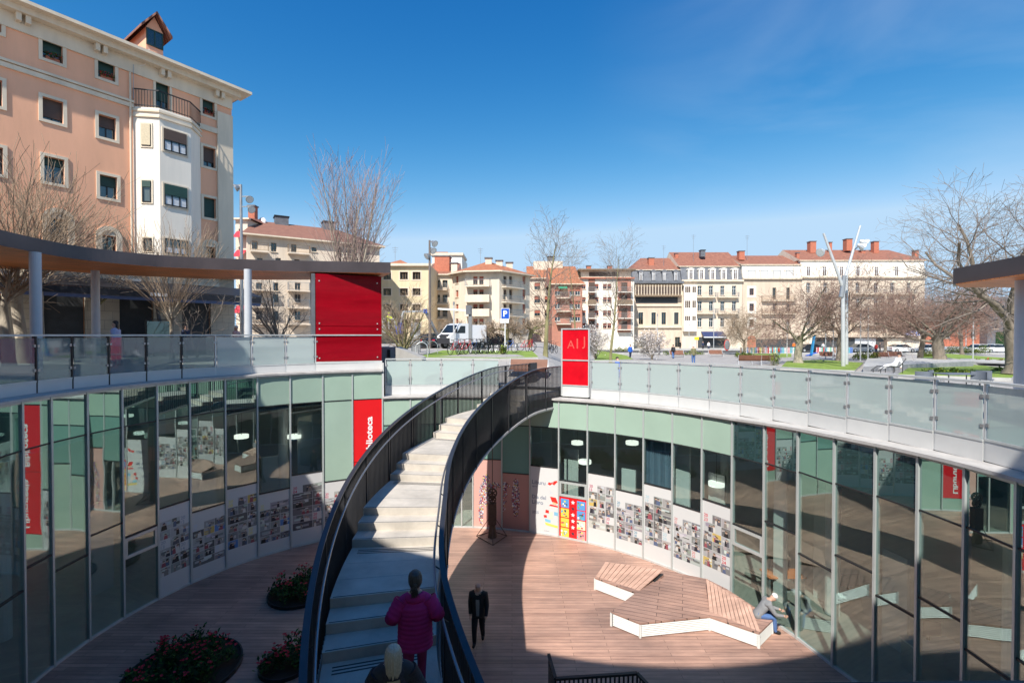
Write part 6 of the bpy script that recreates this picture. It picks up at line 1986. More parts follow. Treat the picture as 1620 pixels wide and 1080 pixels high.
tree('blossom_tree', 'small white blossoming tree in front of the stone house doorway', dpos(1032, 56, 5.55), hgt(520, 56, 5.55) * 1.05, .07, 35, SHRUBBY, 'bark grey', 'twig grey', None, ('blossom', .9, 3, .055))
tree('plaza_tree', 'broad reddish bare tree with a thick trunk on the lawn left of the forked lamp', dpos(1263, 47, 5.75), hgt(432, 47, 5.75) * 1.22, .36, 41, SPREAD, 'bark pale', 'twig red', 'spreading trees on the plaza')
tree('plaza_tree', 'broad reddish bare tree directly behind the forked lamp', dpos(1328, 55, 5.6), hgt(425, 55, 5.6) * 1.25, .32, 42, SPREAD, 'bark grey', 'twig red', 'spreading trees on the plaza')
tree('plaza_tree', 'bare tree with silvery trunk behind the reclining figure', dpos(1456, 52, 5.7), hgt(432, 52, 5.7) * 1.2, .26, 43, SPREAD, 'bark grey', 'twig red', 'spreading trees on the plaza')
tree('plaza_tree', 'stout rough-barked tree between the reclining figure and the right canopy', dpos(1487, 46, 5.95), hgt(425, 46, 5.95) * 1.15, .50, 44, SPREAD, 'bark grey', 'twig red', 'spreading trees on the plaza')
tree('plaza_tree', 'reddish bare tree far behind near the white parked cars at right', dpos(1522, 72, 5.45), hgt(455, 72, 5.45) * 1.15, .24, 45, SPREAD, 'bark grey', 'twig red', 'spreading trees on the plaza')
tree('plaza_tree', 'reddish bare tree far behind in front of the long cream house', dpos(1400, 76, 5.45), hgt(468, 76, 5.45) * 1.15, .22, 46, SPREAD, 'bark grey', 'twig red', 'spreading trees on the plaza')
tree('plaza_tree', 'small bare tree in front of the navy awning house', dpos(1178, 74, 5.45), hgt(470, 74, 5.45) * 1.05, .18, 47, SPREAD, 'bark grey', 'twig tan', 'spreading trees on the plaza')
tree('plaza_tree', 'very large bare tree with long reaching limbs at the right edge', dpos(1606, 31, 6.1), hgt(262, 31, 6.1) * .98, .46, 48, BROAD, 'bark grey', 'twig grey')

# ================================================================ HEDGES AND PLANTS
def bush(name, label, p0, p1, wd, h, seed, n, ms=('hedge green', 'hedge green', 'leaf green'), leaf=.12, cat='hedge', group=None):
    rnd = random.Random(seed)
    a, c = Vector(p0), Vector(p1)
    root = thing(name, label, cat, (a + c) / 2, group)
    b = MB()
    dv = (c - a); sd = Vector((-dv.y, dv.x, 0)).normalized()
    for k in range(n):
        s = rnd.random(); o = rnd.uniform(-1, 1); hh = h * (1 - o * o * .5) * rnd.uniform(.75, 1.05) * (0.8 + 0.3 * math.sin(s * 17 + seed))
        p = a + dv * s + sd * o * wd / 2 + Vector((0, 0, hh * rnd.random() ** .5))
        d = Vector((rnd.gauss(0, 1), rnd.gauss(0, 1), rnd.gauss(.4, 1))).normalized() * leaf * rnd.uniform(.6, 1.3); e = d.cross(Vector((.4, .3, .8))).normalized() * leaf * .45
        b.face([p, p + d * .5 + e, p + d, p + d * .5 - e], rnd.choice(ms))
    b.build('foliage', root)
    b = MB(); 
    for k in range(10):
        p = a + dv * ((k + .5) / 10); b.tube([p, p + Vector((rnd.gauss(0, .1), rnd.gauss(0, .1), h * .7))], .02, 4, 'bark grey')
    b.build('stems', root)
bush('hedge', 'bright green low hedge left of the coloured playground fence', G(1165, 566), G(1192, 566), 1.2, .8, 1, 1500)
bush('hedge', 'hedge behind the benches in front of the navy awning house', G(1052, 562), G(1112, 561), 1.2, .75, 2, 1500)
bush('hedge', 'small round green bush between the blossom tree and the walking man in black', G(972, 556), G(1000, 556), 1.4, .9, 3, 900)
bush('hedge', 'green hedge behind the two slim lamp posts right of the forked lamp', G(1352, 569), G(1388, 569), 1.4, 1.1, 4, 1500)
bush('hedge', 'long yellow green hedge behind the stout tree at right', G(1496, 560), G(1562, 560), 1.6, 1.5, 5, 2600)
bush('hedge', 'dry low hedge left of the stout rough-barked tree', G(1456, 567), G(1480, 567), 1.3, 1.2, 6, 1000, ('hedge green', 'bark mossy', 'leaf green'))
bush('shrub', 'leggy young shrub beside the curved brown bench', G(1219, 578), G(1231, 578), .8, 1.5, 7, 260, cat='shrub')
bush('shrub', 'low flowering plants with red blooms in front of the big right tree', G(1545, 574), G(1598, 576), 1.2, .55, 8, 900, ('hedge green', 'leaf green', 'hedge green', 'flower red'), cat='shrub')
bush('shrub', 'green ground plants behind the cafe chairs at right', G(1466, 592), G(1535, 594), 1.8, .45, 9, 1600, cat='shrub')
bush('shrub', 'sparse plants at the foot of the right canopy column', G(1570, 590), G(1608, 592), 1.6, .5, 10, 900, ('hedge green', 'bark mossy', 'leaf green'), cat='shrub')
bush('shrub', 'small ivy shrub at the left end of the head of the stair', G(792, 560), G(800, 560), .8, .6, 11, 300, cat='shrub')

# ================================================================ STREET FURNITURE
def flood(b, c, d, m='pale metal', s=1.0):
    c = Vector(c); d = Vector(d).normalized()
    b.tube([c - d * .22 * s, c - d * .05 * s, c + d * .12 * s, c + d * .22 * s], [.09 * s, .16 * s, .27 * s, .29 * s], 12, m)
    b.tube([c + d * .215 * s, c + d * .225 * s], [.26 * s, .25 * s], 12, 'lamp shade white')
def lamp_cluster(label, px, pyb, d, heads, zb, w_=.11, m='grey metal'):
    q = D(px, 540, d); zt = D(px, heads[0][1] - 4, d).z
    root = thing('lamp_post', label, 'lamp post', (q.x, q.y, zb))
    b = MB(); b.tube([(q.x, q.y, zb), (q.x, q.y, zb + (zt - zb) * .5), (q.x, q.y, zt)], [w_, w_ * .8, w_ * .6], 14, m); b.build('pole', root)
    for (hx, hy, dx) in heads:
        h = D(hx, hy, d)
        b = MB(); flood(b, h, (dx, -.5, -.6), 'grey metal', .75 if d < 40 else 1.1); b.bar((q.x, q.y, h.z + .1), (h.x, h.y, h.z + .12), .05, .05, m); b.build('floodlight', root)
lamp_cluster('grey pole with three floodlights beside the salmon building corner', 383, 527, 27, ((376.5, 296, -1), (393, 314, .8), (396, 330, .9)), ZL)
lamp_cluster('tall dark pole with three floodlights right of the yellow block', 680, 556, 44, ((686, 384, .7), (684, 395, .6), (677.5, 404, -.7)), 7.2, .14, mat('pole brown', (.16, .13, .12), .6))
q0, q1 = G(1334, 582), G(1339, 579)
def P_at(px, py, base): return D(px, py, base.y)
root = thing('lamp_post', 'tall twin-pole lamp forking into a V with two floodlights on the plaza lawn', 'lamp post', q0)
b = MB(); b.tube([q0, P_at(1333.5, 456, q0)], [.16, .14], 14, 'pale metal'); b.tube([q1, P_at(1338.5, 436, q1)], [.16, .14], 14, 'pale metal'); build_each(b, 'pole', root)
b = MB(); b.tube([P_at(1332.5, 452, q0), P_at(1303, 369, q0)], [.13, .09], 12, 'pale metal'); b.tube([P_at(1337, 440, q1), P_at(1361, 357, q1)], [.13, .09], 12, 'pale metal')
build_each(b, 'arm', root)
b = MB(); b.tube([P_at(1331, 470, q0), P_at(1336, 436, q0)], [.2, .16], 12, 'grey metal'); b.build('collar', root)
for hx, hy, dx in ((1300.5, 398, -1), (1362, 389, .8), (1366, 383, 1)):
    b = MB(); h = P_at(hx, hy, q0); flood(b, h, (dx, -.4, -.5), 'pale metal', 1.25)
    ax = 1312 if hx < 1330 else 1352
    b.bar(h + Vector((0, 0, .1)), P_at(ax, 395, q0), .06, .06, 'grey metal'); b.build('floodlight', root)
SL = thing('plaza_post', 'slim grey lamp post nearest the forked lamp on its right', 'post', G(1361, 574), 'slim posts on the plaza')
def slim(px, pyb, pyt, label, first=[None], r=.07):
    g = G(px, pyb); h = D(px, pyt, g.y).z - g.z
    if first[0] is None:
        SL.location = g
        b = MB(); b.tube([(0, 0, 0), (0, 0, h)], [r, r * .8], 10, 'pale metal'); b.build('pole', SL, local=True)
        b = MB(); b.tube([(0, 0, 0), (0, 0, .03)], .16, 10, 'grey metal'); b.build('base_plate', SL, local=True)
        b = MB(); b.tube([(0, 0, h), (0, 0, h + .35)], [.09, .09], 10, 'grey metal'); b.build('lamp_head', SL, local=True)
        first[0] = h; return
    dup(SL, g, 0, label, (1, 1, h / first[0]))
slim(1361, 572, 500, '')
slim(1373, 571, 492, 'slim grey lamp post second to the right of the forked lamp')
slim(1245, 565, 512, 'slim pale post in front of the coloured playground fence')
slim(1318, 569, 512, 'slim pale post just left of the forked lamp')
slim(1129, 556, 478, 'slim pale post in front of the navy awning')
slim(1306, 567, 525, 'short slim post behind the bench left of the forked lamp')
slim(1539, 571, 470, 'slim pale lamp post left of the big right tree')
slim(1528, 556, 480, 'slim pale lamp post just behind the white parked cars at right')
slim(1596, 556, 490, 'slim pale post partly hidden by the big right tree')
slim(1040, 556, 500, 'slim pale post in front of the stone gallery house')
slim(1090, 553, 515, 'slim pale post left of the navy awning')
slim(718, 552, 482, 'slim pale post left of the white truck')

# parking sign
g = G(799, 560)
root = thing('parking_sign', 'blue parking sign on a white post behind the stair railing', 'sign', g)
dd_ = g.y
b = MB(); b.tube([g, D(799, 490, dd_)], .035, 8, 'lettering white'); b.build('post', root)
c = D(799.3, 496, dd_ - .06); k = dd_ / F
b = MB(); b.box(c, (13.5 * k, .02, 17 * k), 'lettering white'); b.box(c - Vector((0, .012, 0)), (12.2 * k, .008, 15.5 * k), 'sign blue')
vs, fs, wd, ht = text_mesh('P', .02); s_ = 9.5 * k / ht
for f_ in fs: b.face([(c.x + (vs[i].x - wd / 2) * s_, c.y - .019, c.z + (vs[i].y - ht / 2) * s_) for i in f_], 'lettering white')
b.build('sign_board', root)
c = D(798, 507.5, dd_ - .06)
b = MB(); b.box(c, (14 * k, .02, 6.5 * k), 'lettering white')
for j in range(2): b.box(c + Vector((0, -.012, (1.2 - 2.2 * j) * k)), ((9 - 2 * j) * k, .004, .7 * k), 'grey metal')
b.build('lower_board', root)
# dark information totem
g = G(744, 559); b = MB()
root = thing('information_totem', 'tall grey totem with a long white arm beside the white truck', 'totem', g)
b.box((g.x, g.y, (g.z + D(744, 484, g.y).z) / 2), (.22, .2, D(744, 484, g.y).z - g.z), 'grey metal'); b.build('post', root)
b = MB(); b.bar(D(693, 488.5, g.y), D(738, 491, g.y), .3, .11, 'lettering white'); b.build('arm', root)
b = MB(); q = D(741, 490, g.y - .16); b.box(q, (.33, .1, .6), 'slate'); b.build('head_box', root)
g = G(658, 557); root = thing('information_totem', 'plain grey service totem right of the low many-stemmed tree', 'totem', g)
zt = D(658, 510, g.y).z
b = MB(); b.box((g.x, g.y, (g.z + zt) / 2), (.62, .3, zt - g.z), 'grey metal'); b.build('body', root)
b = MB(); b.box((g.x, g.y - .16, g.z + 1.1), (.3, .02, .3), 'pale metal'); b.build('panel', root)
# retaining wall and ramp right of the tall red box
w0, w1 = D(603, 549, 22.2), D(626, 549, 22.2)
root = thing('retaining_wall', 'low grey wall with sloping concrete end beside the tall red box', 'wall', (w1.x, w1.y, 6.2))
b = MB(); b.prism([(w0.x, 22.2), (w1.x, 22.2), (w1.x, 22.6), (w0.x, 22.6)], 6.1, w0.z, mat('grey wall', (.30, .30, .31), .7)); b.build('wall', root)
e = D(668, 566, 22.2)
b = MB(); z1 = D(626, 549, 22.2).z
b.hexa([(w1.x + .004, 22.15, 6.0), (e.x, 22.15, 6.0), (e.x, 23.2, 6.0), (w1.x + .004, 23.2, 6.0)], [(w1.x + .004, 22.15, z1), (e.x, 22.15, e.z), (e.x, 23.2, e.z), (w1.x + .004, 23.2, z1)], 'terrace stone'); b.build('ramp_end', root)
b = MB(); q = D(615, 559, 22.15); b.box(q, (.13, .06, .35), 'black metal'); b.build('meter_box', root)
# bicycle hoops
g = G(643, 561)
HO = thing('bicycle_hoop', 'metal bicycle hoop in front of the low many-stemmed tree', 'bike stand', g, 'bicycle hoops by the retaining wall')
b = MB(); b.tube([(-.34, 0, 0)] + [(.34 * -math.cos(R(a)), 0, .50 + .34 * math.sin(R(a))) for a in range(0, 181, 20)] + [(.34, 0, 0)], .025, 8, 'pale metal'); b.build('hoop', HO, local=True)
for px, py, lab in ((667, 565, 'metal bicycle hoop on the small lawn edge nearest the ramp'), (671, 560, 'metal bicycle hoop in front of the dark parked car'), (684, 560, 'metal bicycle hoop at the foot of the dark three-light pole')):
    dup(HO, G(px, py), .3, lab)

# bicycles
def bike(label, col):
    root = thing('bicycle', label, 'bicycle', (0, 0, 0), 'bicycles parked on the plaza')
    for x, nm in ((-.52, 'wheel'), (.52, 'wheel')):
        b = MB(); b.torus((x, 0, .34), .32, .022, 'tyre', 'Y', 20, 5)
        for a in range(0, 180, 30): b.tube([(x - .31 * math.cos(R(a)), 0, .34 - .31 * math.sin(R(a))), (x + .31 * math.cos(R(a)), 0, .34 + .31 * math.sin(R(a)))], .004, 3, 'pale metal')
        b.build(nm, root, local=True)
    b = MB()
    for a, c in (((-.52, 0, .34), (-.08, 0, .30)), ((-.08, 0, .30), (-.2, 0, .82)), ((-.2, 0, .80), (.36, 0, .80)), ((-.08, 0, .30), (.38, 0, .72)), ((.35, 0, .95), (.52, 0, .34)), ((-.52, 0, .34), (-.18, 0, .72))):
        b.tube([a, c], .019, 6, col)
    b.build('frame', root, local=True)
    b = MB(); b.tube([(.34, -.28, 1.0), (.36, 0, .97), (.34, .28, 1.0)], .015, 6, 'black metal'); b.tube([(.35, 0, .9), (.36, 0, .97)], .015, 6, 'black metal'); b.build('handlebar', root, local=True)
    b = MB(); b.rings([[(-.33, -.08, .88), (-.33, .08, .88), (-.33, .08, .93), (-.33, -.08, .93)], [(-.08, -.025, .89), (-.08, .025, .89), (-.08, .025, .92), (-.08, -.025, .92)]], 'black metal'); b.tube([(-.2, 0, .8), (-.21, 0, .9)], .013, 5, 'pale metal'); b.build('saddle', root, local=True)
    return root
mat('bike red', (.6, .02, .03), .35, .1, 0); mat('bike blue', (.03, .12, .45), .35, .1, 0)
B1 = bike('red bicycle in front of the white truck', 'bike red'); B1.location = G(720, 561); B1.rotation_euler = (0, 0, 1.1)
dup(B1, G(731, 561), 1.2, 'red bicycle second from the truck front, left of the totem')
dup(B1, G(738, 560), 1.0, 'red bicycle hard against the grey totem')
dup(B1, G(833, 555), .4, 'red bicycle behind the brown bench at the head of the stair')
dup(B1, G(839, 556), 1.1, 'red bicycle right of its twin behind the brown bench')
B2 = bike('dark bicycle first to the right of the totem', 'black metal'); B2.location = G(757, 560); B2.rotation_euler = (0, 0, 1.3)
for px, lab in ((763, 'dark bicycle second to the right of the totem'), (769, 'dark bicycle third to the right of the totem'), (775, 'dark bicycle with pale rear wheel at the end of the row beside the lawn'), (793, 'dark bicycle left of the parking sign post'), (870, 'dark bicycle behind the trunk of the tall sparse tree'), (877, 'dark bicycle in front of the small red panel post')):
    dup(B2, G(px, 559), random.uniform(.9, 1.5), lab)
B3 = bike('blue bicycle right of the parking sign post', 'bike blue'); B3.location = G(805, 558); B3.rotation_euler = (0, 0, .7)
for px, lab in ((750, 'grey bicycle behind the totem'),):
    dup(B3, G(px, 559), 1.2, 'blue bicycle behind the grey totem')

# benches
def bench_seat(label, L=1.9):
    root = thing('park_bench', label, 'bench', (0, 0, 0), 'brown benches on the plaza')
    prof = [(-.02, .40), (.14, .41), (.34, .43), (.44, .47), (.50, .60), (.56, .80), (.60, .92)]
    b = MB()
    b.rings([[(x, y, z) for y, z in prof[:4]] + [(x, y + .0, z - .04) for y, z in prof[3::-1]] for x in (-L / 2, L / 2)], 'bench brown'); b.build('seat', root, local=True)
    b = MB(); b.rings([[(x, y, z) for y, z in prof[3:]] + [(x, y + .035, z - .01) for y, z in prof[:2:-1]] for x in (-L / 2, L / 2)], 'bench brown'); b.build('backrest', root, local=True)
    for x in (-L / 2 - .02, L / 2 + .02):
        b = MB(); b.tube([(x, -.02, 0), (x, .02, .38), (x, .2, .40), (x, .44, .45), (x, .55, .78), (x, .6, .94)], .025, 6, 'pale metal'); b.tube([(x, .62, 0), (x, .44, .42)], .025, 6, 'pale metal'); b.build('leg', root, local=True)
    return root
BE = bench_seat('brown bench at the head of the stair, seen over the inner railing'); qb = D(832, 580, 23.2); BE.location = (qb.x, qb.y, zg(qb.x, qb.y)); BE.rotation_euler = (0, 0, -.3)
for px, py, rz, lab in ((1072, 565, 0, 'brown bench behind the man in the dark jacket'), (1134, 564, 0, 'brown bench in front of the low hedge under the navy awning'), (1184, 577, math.pi * .93, 'curved brown bench with its back to the court beside the leggy shrub'),
                        (1205, 576.5, math.pi * .93, 'second brown bench in line with the curved one, further right'), (1312, 568, 0, 'brown bench behind the forked lamp'), (1398, 569, 0, 'brown bench behind the reclining figure'), (1420, 568, 0, 'brown bench at the red-clad bystander right of the reclining figure')):
    dup(BE, G(px, py), rz, lab)

# playground fence of coloured boards
pf = thing('playground_fence', 'low playground fence of coloured upright boards', 'fence', G(1220, 560))
cols = [(.6, .6, .62), (.7, .6, .4), (.15, .42, .5), (.65, .35, .35), (.72, .7, .68), (.15, .45, .3), (.55, .06, .06), (.1, .2, .5), (.7, .55, .1), (.35, .2, .12)]
b = MB(); n = 44; rnd = random.Random(5)
a, c = G(1172, 560), G(1268, 560)
for k in range(n):
    p = a.lerp(c, k / n); w_ = (c - a).length / n * .72
    i0 = len(b.f); b.box((p.x, p.y, p.z + .55), (w_, .04, 1.05), 'print')
    col = rnd.choice(cols)
    for j in range(i0, len(b.f)): b.c[j] = col
b.hascol = True; b.build('boards', pf)
b = MB(); b.bar(a + Vector((0, .04, .25)), c + Vector((0, .04, .25)), .04, .06, 'pale metal'); b.bar(a + Vector((0, .04, .85)), c + Vector((0, .04, .85)), .04, .06, 'pale metal'); build_each(b, 'rail', pf)
a, c = G(1292, 560), G(1350, 560)
pf2 = thing('playground_fence', 'short stretch of coloured playground fence behind the forked lamp', 'fence', (a + c) / 2)
b = MB()
for k in range(26):
    p = a.lerp(c, k / 26); i0 = len(b.f); b.box((p.x, p.y, p.z + .55), (.16, .04, 1.05), 'print'); col = rnd.choice(cols)
    for j in range(i0, len(b.f)): b.c[j] = col
b.hascol = True; b.build('boards', pf2)
g = G(1283, 563); root = thing('play_slide', 'slanting blue playground post beside the broad tree', 'play equipment', g)
b = MB(); b.bar(g, D(1288, 531, g.y), .35, .2, mat('play blue', (.02, .25, .5), .4)); b.build('beam', root); b = MB(); b.bar(g + Vector((-.7, 0, .05)), g + Vector((.8, 0, .5)), .5, .08, 'sign blue'); b.build('slide', root)
# pink and grey round kiosk sign, yellow panel
g = G(1150, 556); root = thing('round_sign', 'oval pink-edged sign on the plaza right of the navy awning', 'sign', g)
b = MB(); b.ball(g + Vector((0, 0, 1.2)), .55, 'cloth red', 14, 8, (1, .12, 1.9)); b.build('rim', root); b = MB(); b.ball(g + Vector((.04, -.05, 1.2)), .46, 'grey metal', 14, 8, (1, .12, 1.9)); b.build('face', root)
g = G(1102, 553); root = thing('yellow_sign', 'small yellow board beside the navy awning', 'sign', g)
b = MB(); b.box(g + Vector((0, 0, 2.3)), (.9, .08, .6), 'signal yellow'); b.build('board', root); b = MB(); b.tube([g, g + Vector((0, .08, 2.2))], .04, 6, 'grey metal'); b.build('post', root)
# cafe chairs and table on the right plaza
def chair(label):
    root = thing('cafe_chair', label, 'chair', (0, 0, 0), 'grey cafe chairs on the right')
    m = mat('chair grey', (.13, .15, .18), .5)
    b = MB(); b.box((0, 0, .45), (.5, .48, .04), m); b.build('seat', root, local=True)
    b = MB(); n = 8; b.rings([[(.25 * math.sin(a), .24 - .06 * (1 - math.cos(a)) * 2 + o, z) for a in [(-1.2 + 2.4 * i / n) for i in range(n + 1)] for o in (0,)] for z, o in ((.5, 0), (.84, .05))], m, caps=False, closed=False)
    b.rings([[(.27 * math.sin(a), .262 - .06 * (1 - math.cos(a)) * 2, z) for a in [(-1.2 + 2.4 * i / n) for i in range(n + 1)]] for z in (.5, .84)], m, caps=False, closed=False); b.build('backrest', root, local=True)
    for x in (-.2, .2):
        for y in (-.19, .19):
            b = MB(); b.tube([(x, y, .44), (x * 1.1, y * 1.1, 0)], .014, 6, 'pale metal'); b.build('leg', root, local=True)
    return root
CH = chair('grey cafe chair at the left end behind the pale balustrade'); q = D(1458, 600, 20); CH.location = (q.x, 20, 6.15); CH.rotation_euler = (0, 0, 2.6)
for px, d_, rz, lab in ((1481, 20.3, .5, 'grey cafe chair second from the left behind the balustrade'), (1546, 19.6, -1.0, 'grey cafe chair right of the low table'), (1558, 20.4, 2.2, 'rightmost grey cafe chair near the canopy column')):
    q = D(px, 600, d_); dup(CH, (q.x, d_, 6.15), rz, lab)
q = D(1515, 600, 20.2); root = thing('cafe_table', 'low dark table between the grey cafe chairs', 'table', (q.x, 20.2, 6.15))
b = MB(); b.box((q.x, 20.2, 6.86), (1.5, .8, .04), 'chair grey'); b.build('tabletop', root)
for sx in (-.65, .65):
    for sy in (-.3, .3): b = MB(); b.tube([(q.x + sx, 20.2 + sy, 6.15), (q.x + sx, 20.2 + sy, 6.84)], .02, 6, 'black metal'); b.build('leg', root)
# stone seat kerbs on the right plaza
for pts, lab in ((((1365, 588), (1372, 577), (1500, 577), (1540, 583)), 'long stone bench kerb behind the reclining figure'), (((1516, 577), (1520, 572), (1596, 575), (1596, 580)), 'stone bench kerb with red flowers behind it')):
    b = MB(); w_ = [G(*p) for p in pts]; b.prism([(p.x, p.y) for p in w_][::-1], 5.7, w_[0].z + .38, 'grey wall', 'kerb stone'); o = b.build('stone_kerb'); tag(o, lab, 'kerb')
# cafe railings and furniture on the left terrace
def rail_run(label, px0, px1, d0, d1, h=1.05, n=9):
    a, c = D(px0, 540, d0), D(px1, 540, d1); a.z = c.z = ZL
    root = thing('terrace_fence', label, 'fence', a, 'black fences by the cafe')
    b = MB(); b.bar(a + Vector((0, 0, h)), c + Vector((0, 0, h)), .05, .05, 'black metal'); b.bar(a + Vector((0, 0, h * .55)), c + Vector((0, 0, h * .55)), .03, .03, 'black metal'); b.build('rail', root)
    b = MB()
    for k in range(n):
        p = a.lerp(c, k / (n - 1)); b.box(p + Vector((0, 0, h / 2)), (.04, .04, h), 'black metal')
    build_each(b, 'post', root)
rail_run('black fence along the cafe front left of the woman in lavender', 85, 150, 24, 25.5, 1.25, 7); rail_run('black fence along the cafe front right of the woman in lavender', 196, 236, 25, 26, 1.25, 5)
a, c = D(231, 540, 25.5), D(272, 540, 26.5)
root = thing('wind_screen', 'black framed wind screen in front of the dark cafe doorway', 'screen', (a.x, a.y, ZL))
b = MB(); 
for p in (a, c): b.box((p.x, p.y, ZL + 1.0), (.05, .05, 2.0), 'black metal')
b.bar((a.x, a.y, ZL + 2.0), (c.x, c.y, ZL + 2.0), .05, .05, 'black metal'); b.build('frame', root)
b = MB(); b.bar((a.x + .05, a.y + .02, ZL + 1.05), (c.x - .04, c.y, ZL + 1.05), .01, 1.7, 'window glass'); b.build('pane', root)
g = D(250, 540, 26.6)
root = thing('folded_parasol', 'folded dark parasol leaning in the cafe doorway', 'parasol', (g.x, g.y, ZL))
b = MB(); b.tube([(g.x + .3, g.y, ZL + .9), (g.x - .1, g.y, ZL + 3.0)], [.16, .05], 8, 'slate'); b.build('canopy', root); b = MB(); b.tube([(g.x + .45, g.y, ZL), (g.x - .12, g.y, ZL + 3.1)], .03, 6, 'grey metal'); b.build('pole', root)
for px, d_, lab in ((338, 28, 'dark planter box left of the seated pink visitor'), (352, 28, 'dark planter box beside the canopy column')):
    g = D(px, 540, d_); root = thing('planter_box', lab, 'planter', (g.x, g.y, ZL)); b = MB(); b.box((g.x, g.y, ZL + .55), (.6, .5, 1.1), 'slate'); b.build('box', root); b = MB(); b.box((g.x, g.y, ZL + 1.12), (.64, .54, .04), 'black metal'); b.build('lid', root)

# ================================================================ VEHICLES
def car(name, label, loc, rz, paint, L=4.2, h=1.45, group=None):
    root = thing(name, label, 'car', loc, group)
    W = .86
    prof = [(-L / 2, .35), (-L / 2 + .02, .72), (-L / 2 + .9, .88), (-L / 2 + 1.45, h - .08), (-.1, h), (L / 2 - 1.1, h - .06), (L / 2 - .25, .95), (L / 2, .85), (L / 2, .35)]
    b = MB()
    low = [(-L / 2, .35), (-L / 2 + .02, .72), (-L / 2 + .9, .88), (L / 2 - .25, .95), (L / 2, .85), (L / 2, .35), (L / 2 - .1, .22), (-L / 2 + .1, .22)]
    b.rings([[(x, y, z) for x, z in low] for y in (-W, -W * .98, W * .98, W)], paint)
    rf = [(-L / 2 + 1.5, h - .07), (-.1, h), (L / 2 - 1.15, h - .06), (L / 2 - 1.25, h - .11), (-.1, h - .05), (-L / 2 + 1.55, h - .13)]
    b.rings([[(x, y, z) for x, z in rf] for y in (-W * .8, W * .8)], paint); b.build('body', root, local=True)
    b = MB(); cb = [(-L / 2 + .85, .87), (-L / 2 + 1.5, h - .1), (-.1, h - .04), (L / 2 - 1.15, h - .1), (L / 2 - .3, .93)]
    r0 = [(x, -W * .92 if z < 1 else -W * .78, z) for x, z in cb]; r1 = [(x, W * .92 if z < 1 else W * .78, z) for x, z in cb]
    b.rings([r0, r1], 'car glass'); b.build('windows', root, local=True)
    for x in (-L * .31, L * .31):
        for y in (-W + .06, W - .06):
            b = MB(); b.tube([(x, y - .1, .32), (x, y + .1, .32)], .32, 16, 'tyre'); wh = b.build('wheel', root, local=True)
            b = MB(); b.tube([(x, y - .115, .32), (x, y + .115, .32)], .19, 12, 'pale metal'); b.build('rim', wh, local=True)
    for y in (-.6, .6):
        b = MB(); b.box((-L / 2 + .02, y, .66), (.06, .3, .12), 'lamp shade white'); b.build('headlight', root, local=True)
        b = MB(); b.box((L / 2 - .01, y, .76), (.04, .3, .13), 'flower red'); b.build('tail_light', root, local=True)
    root.rotation_euler = (0, 0, rz)
    return root
def croad(px, d): q = D(px, 540, d); return (q.x, q.y, 5.48)
C1 = car('parked_car', 'white hatchback parked in front of the long cream house', croad(1425, 82), math.pi, 'white paint', 4.2, 1.45, 'cars parked round the square')
for px, lab in ((1548, 'white car at the far right beside the reddish tree'), (1572, 'white car just left of the big right tree trunk'), (1470, 'white car half hidden behind the silvery tree trunk')): dup(C1, croad(px, 81), 0, lab)
C2 = car('parked_car', 'dark car behind the bicycle hoops right of the service totem', (*D(668, 540, 46).to_2d(), 7.24), -1.2, 'car dark', 4.3, 1.45, 'cars parked round the square')
dup(C2, (*D(775, 540, 48).to_2d(), 7.24), .1, 'dark car behind the row of dark bicycles'); dup(C2, croad(1280, 84), 0, 'dark car seen through the playground')
C3 = car('parked_car', 'silver car behind the trunk of the dark three-light pole', (*D(693, 540, 50).to_2d(), 7.24), .1, 'car silver', 4.3, 1.5, 'cars parked round the square')
dup(C3, croad(1360, 83), 0, 'silver car in front of the shop right of the forked lamp'); dup(C3, (*D(900, 540, 70).to_2d(), 5.45), .1, 'silver car behind the bicycles left of the small red panel')
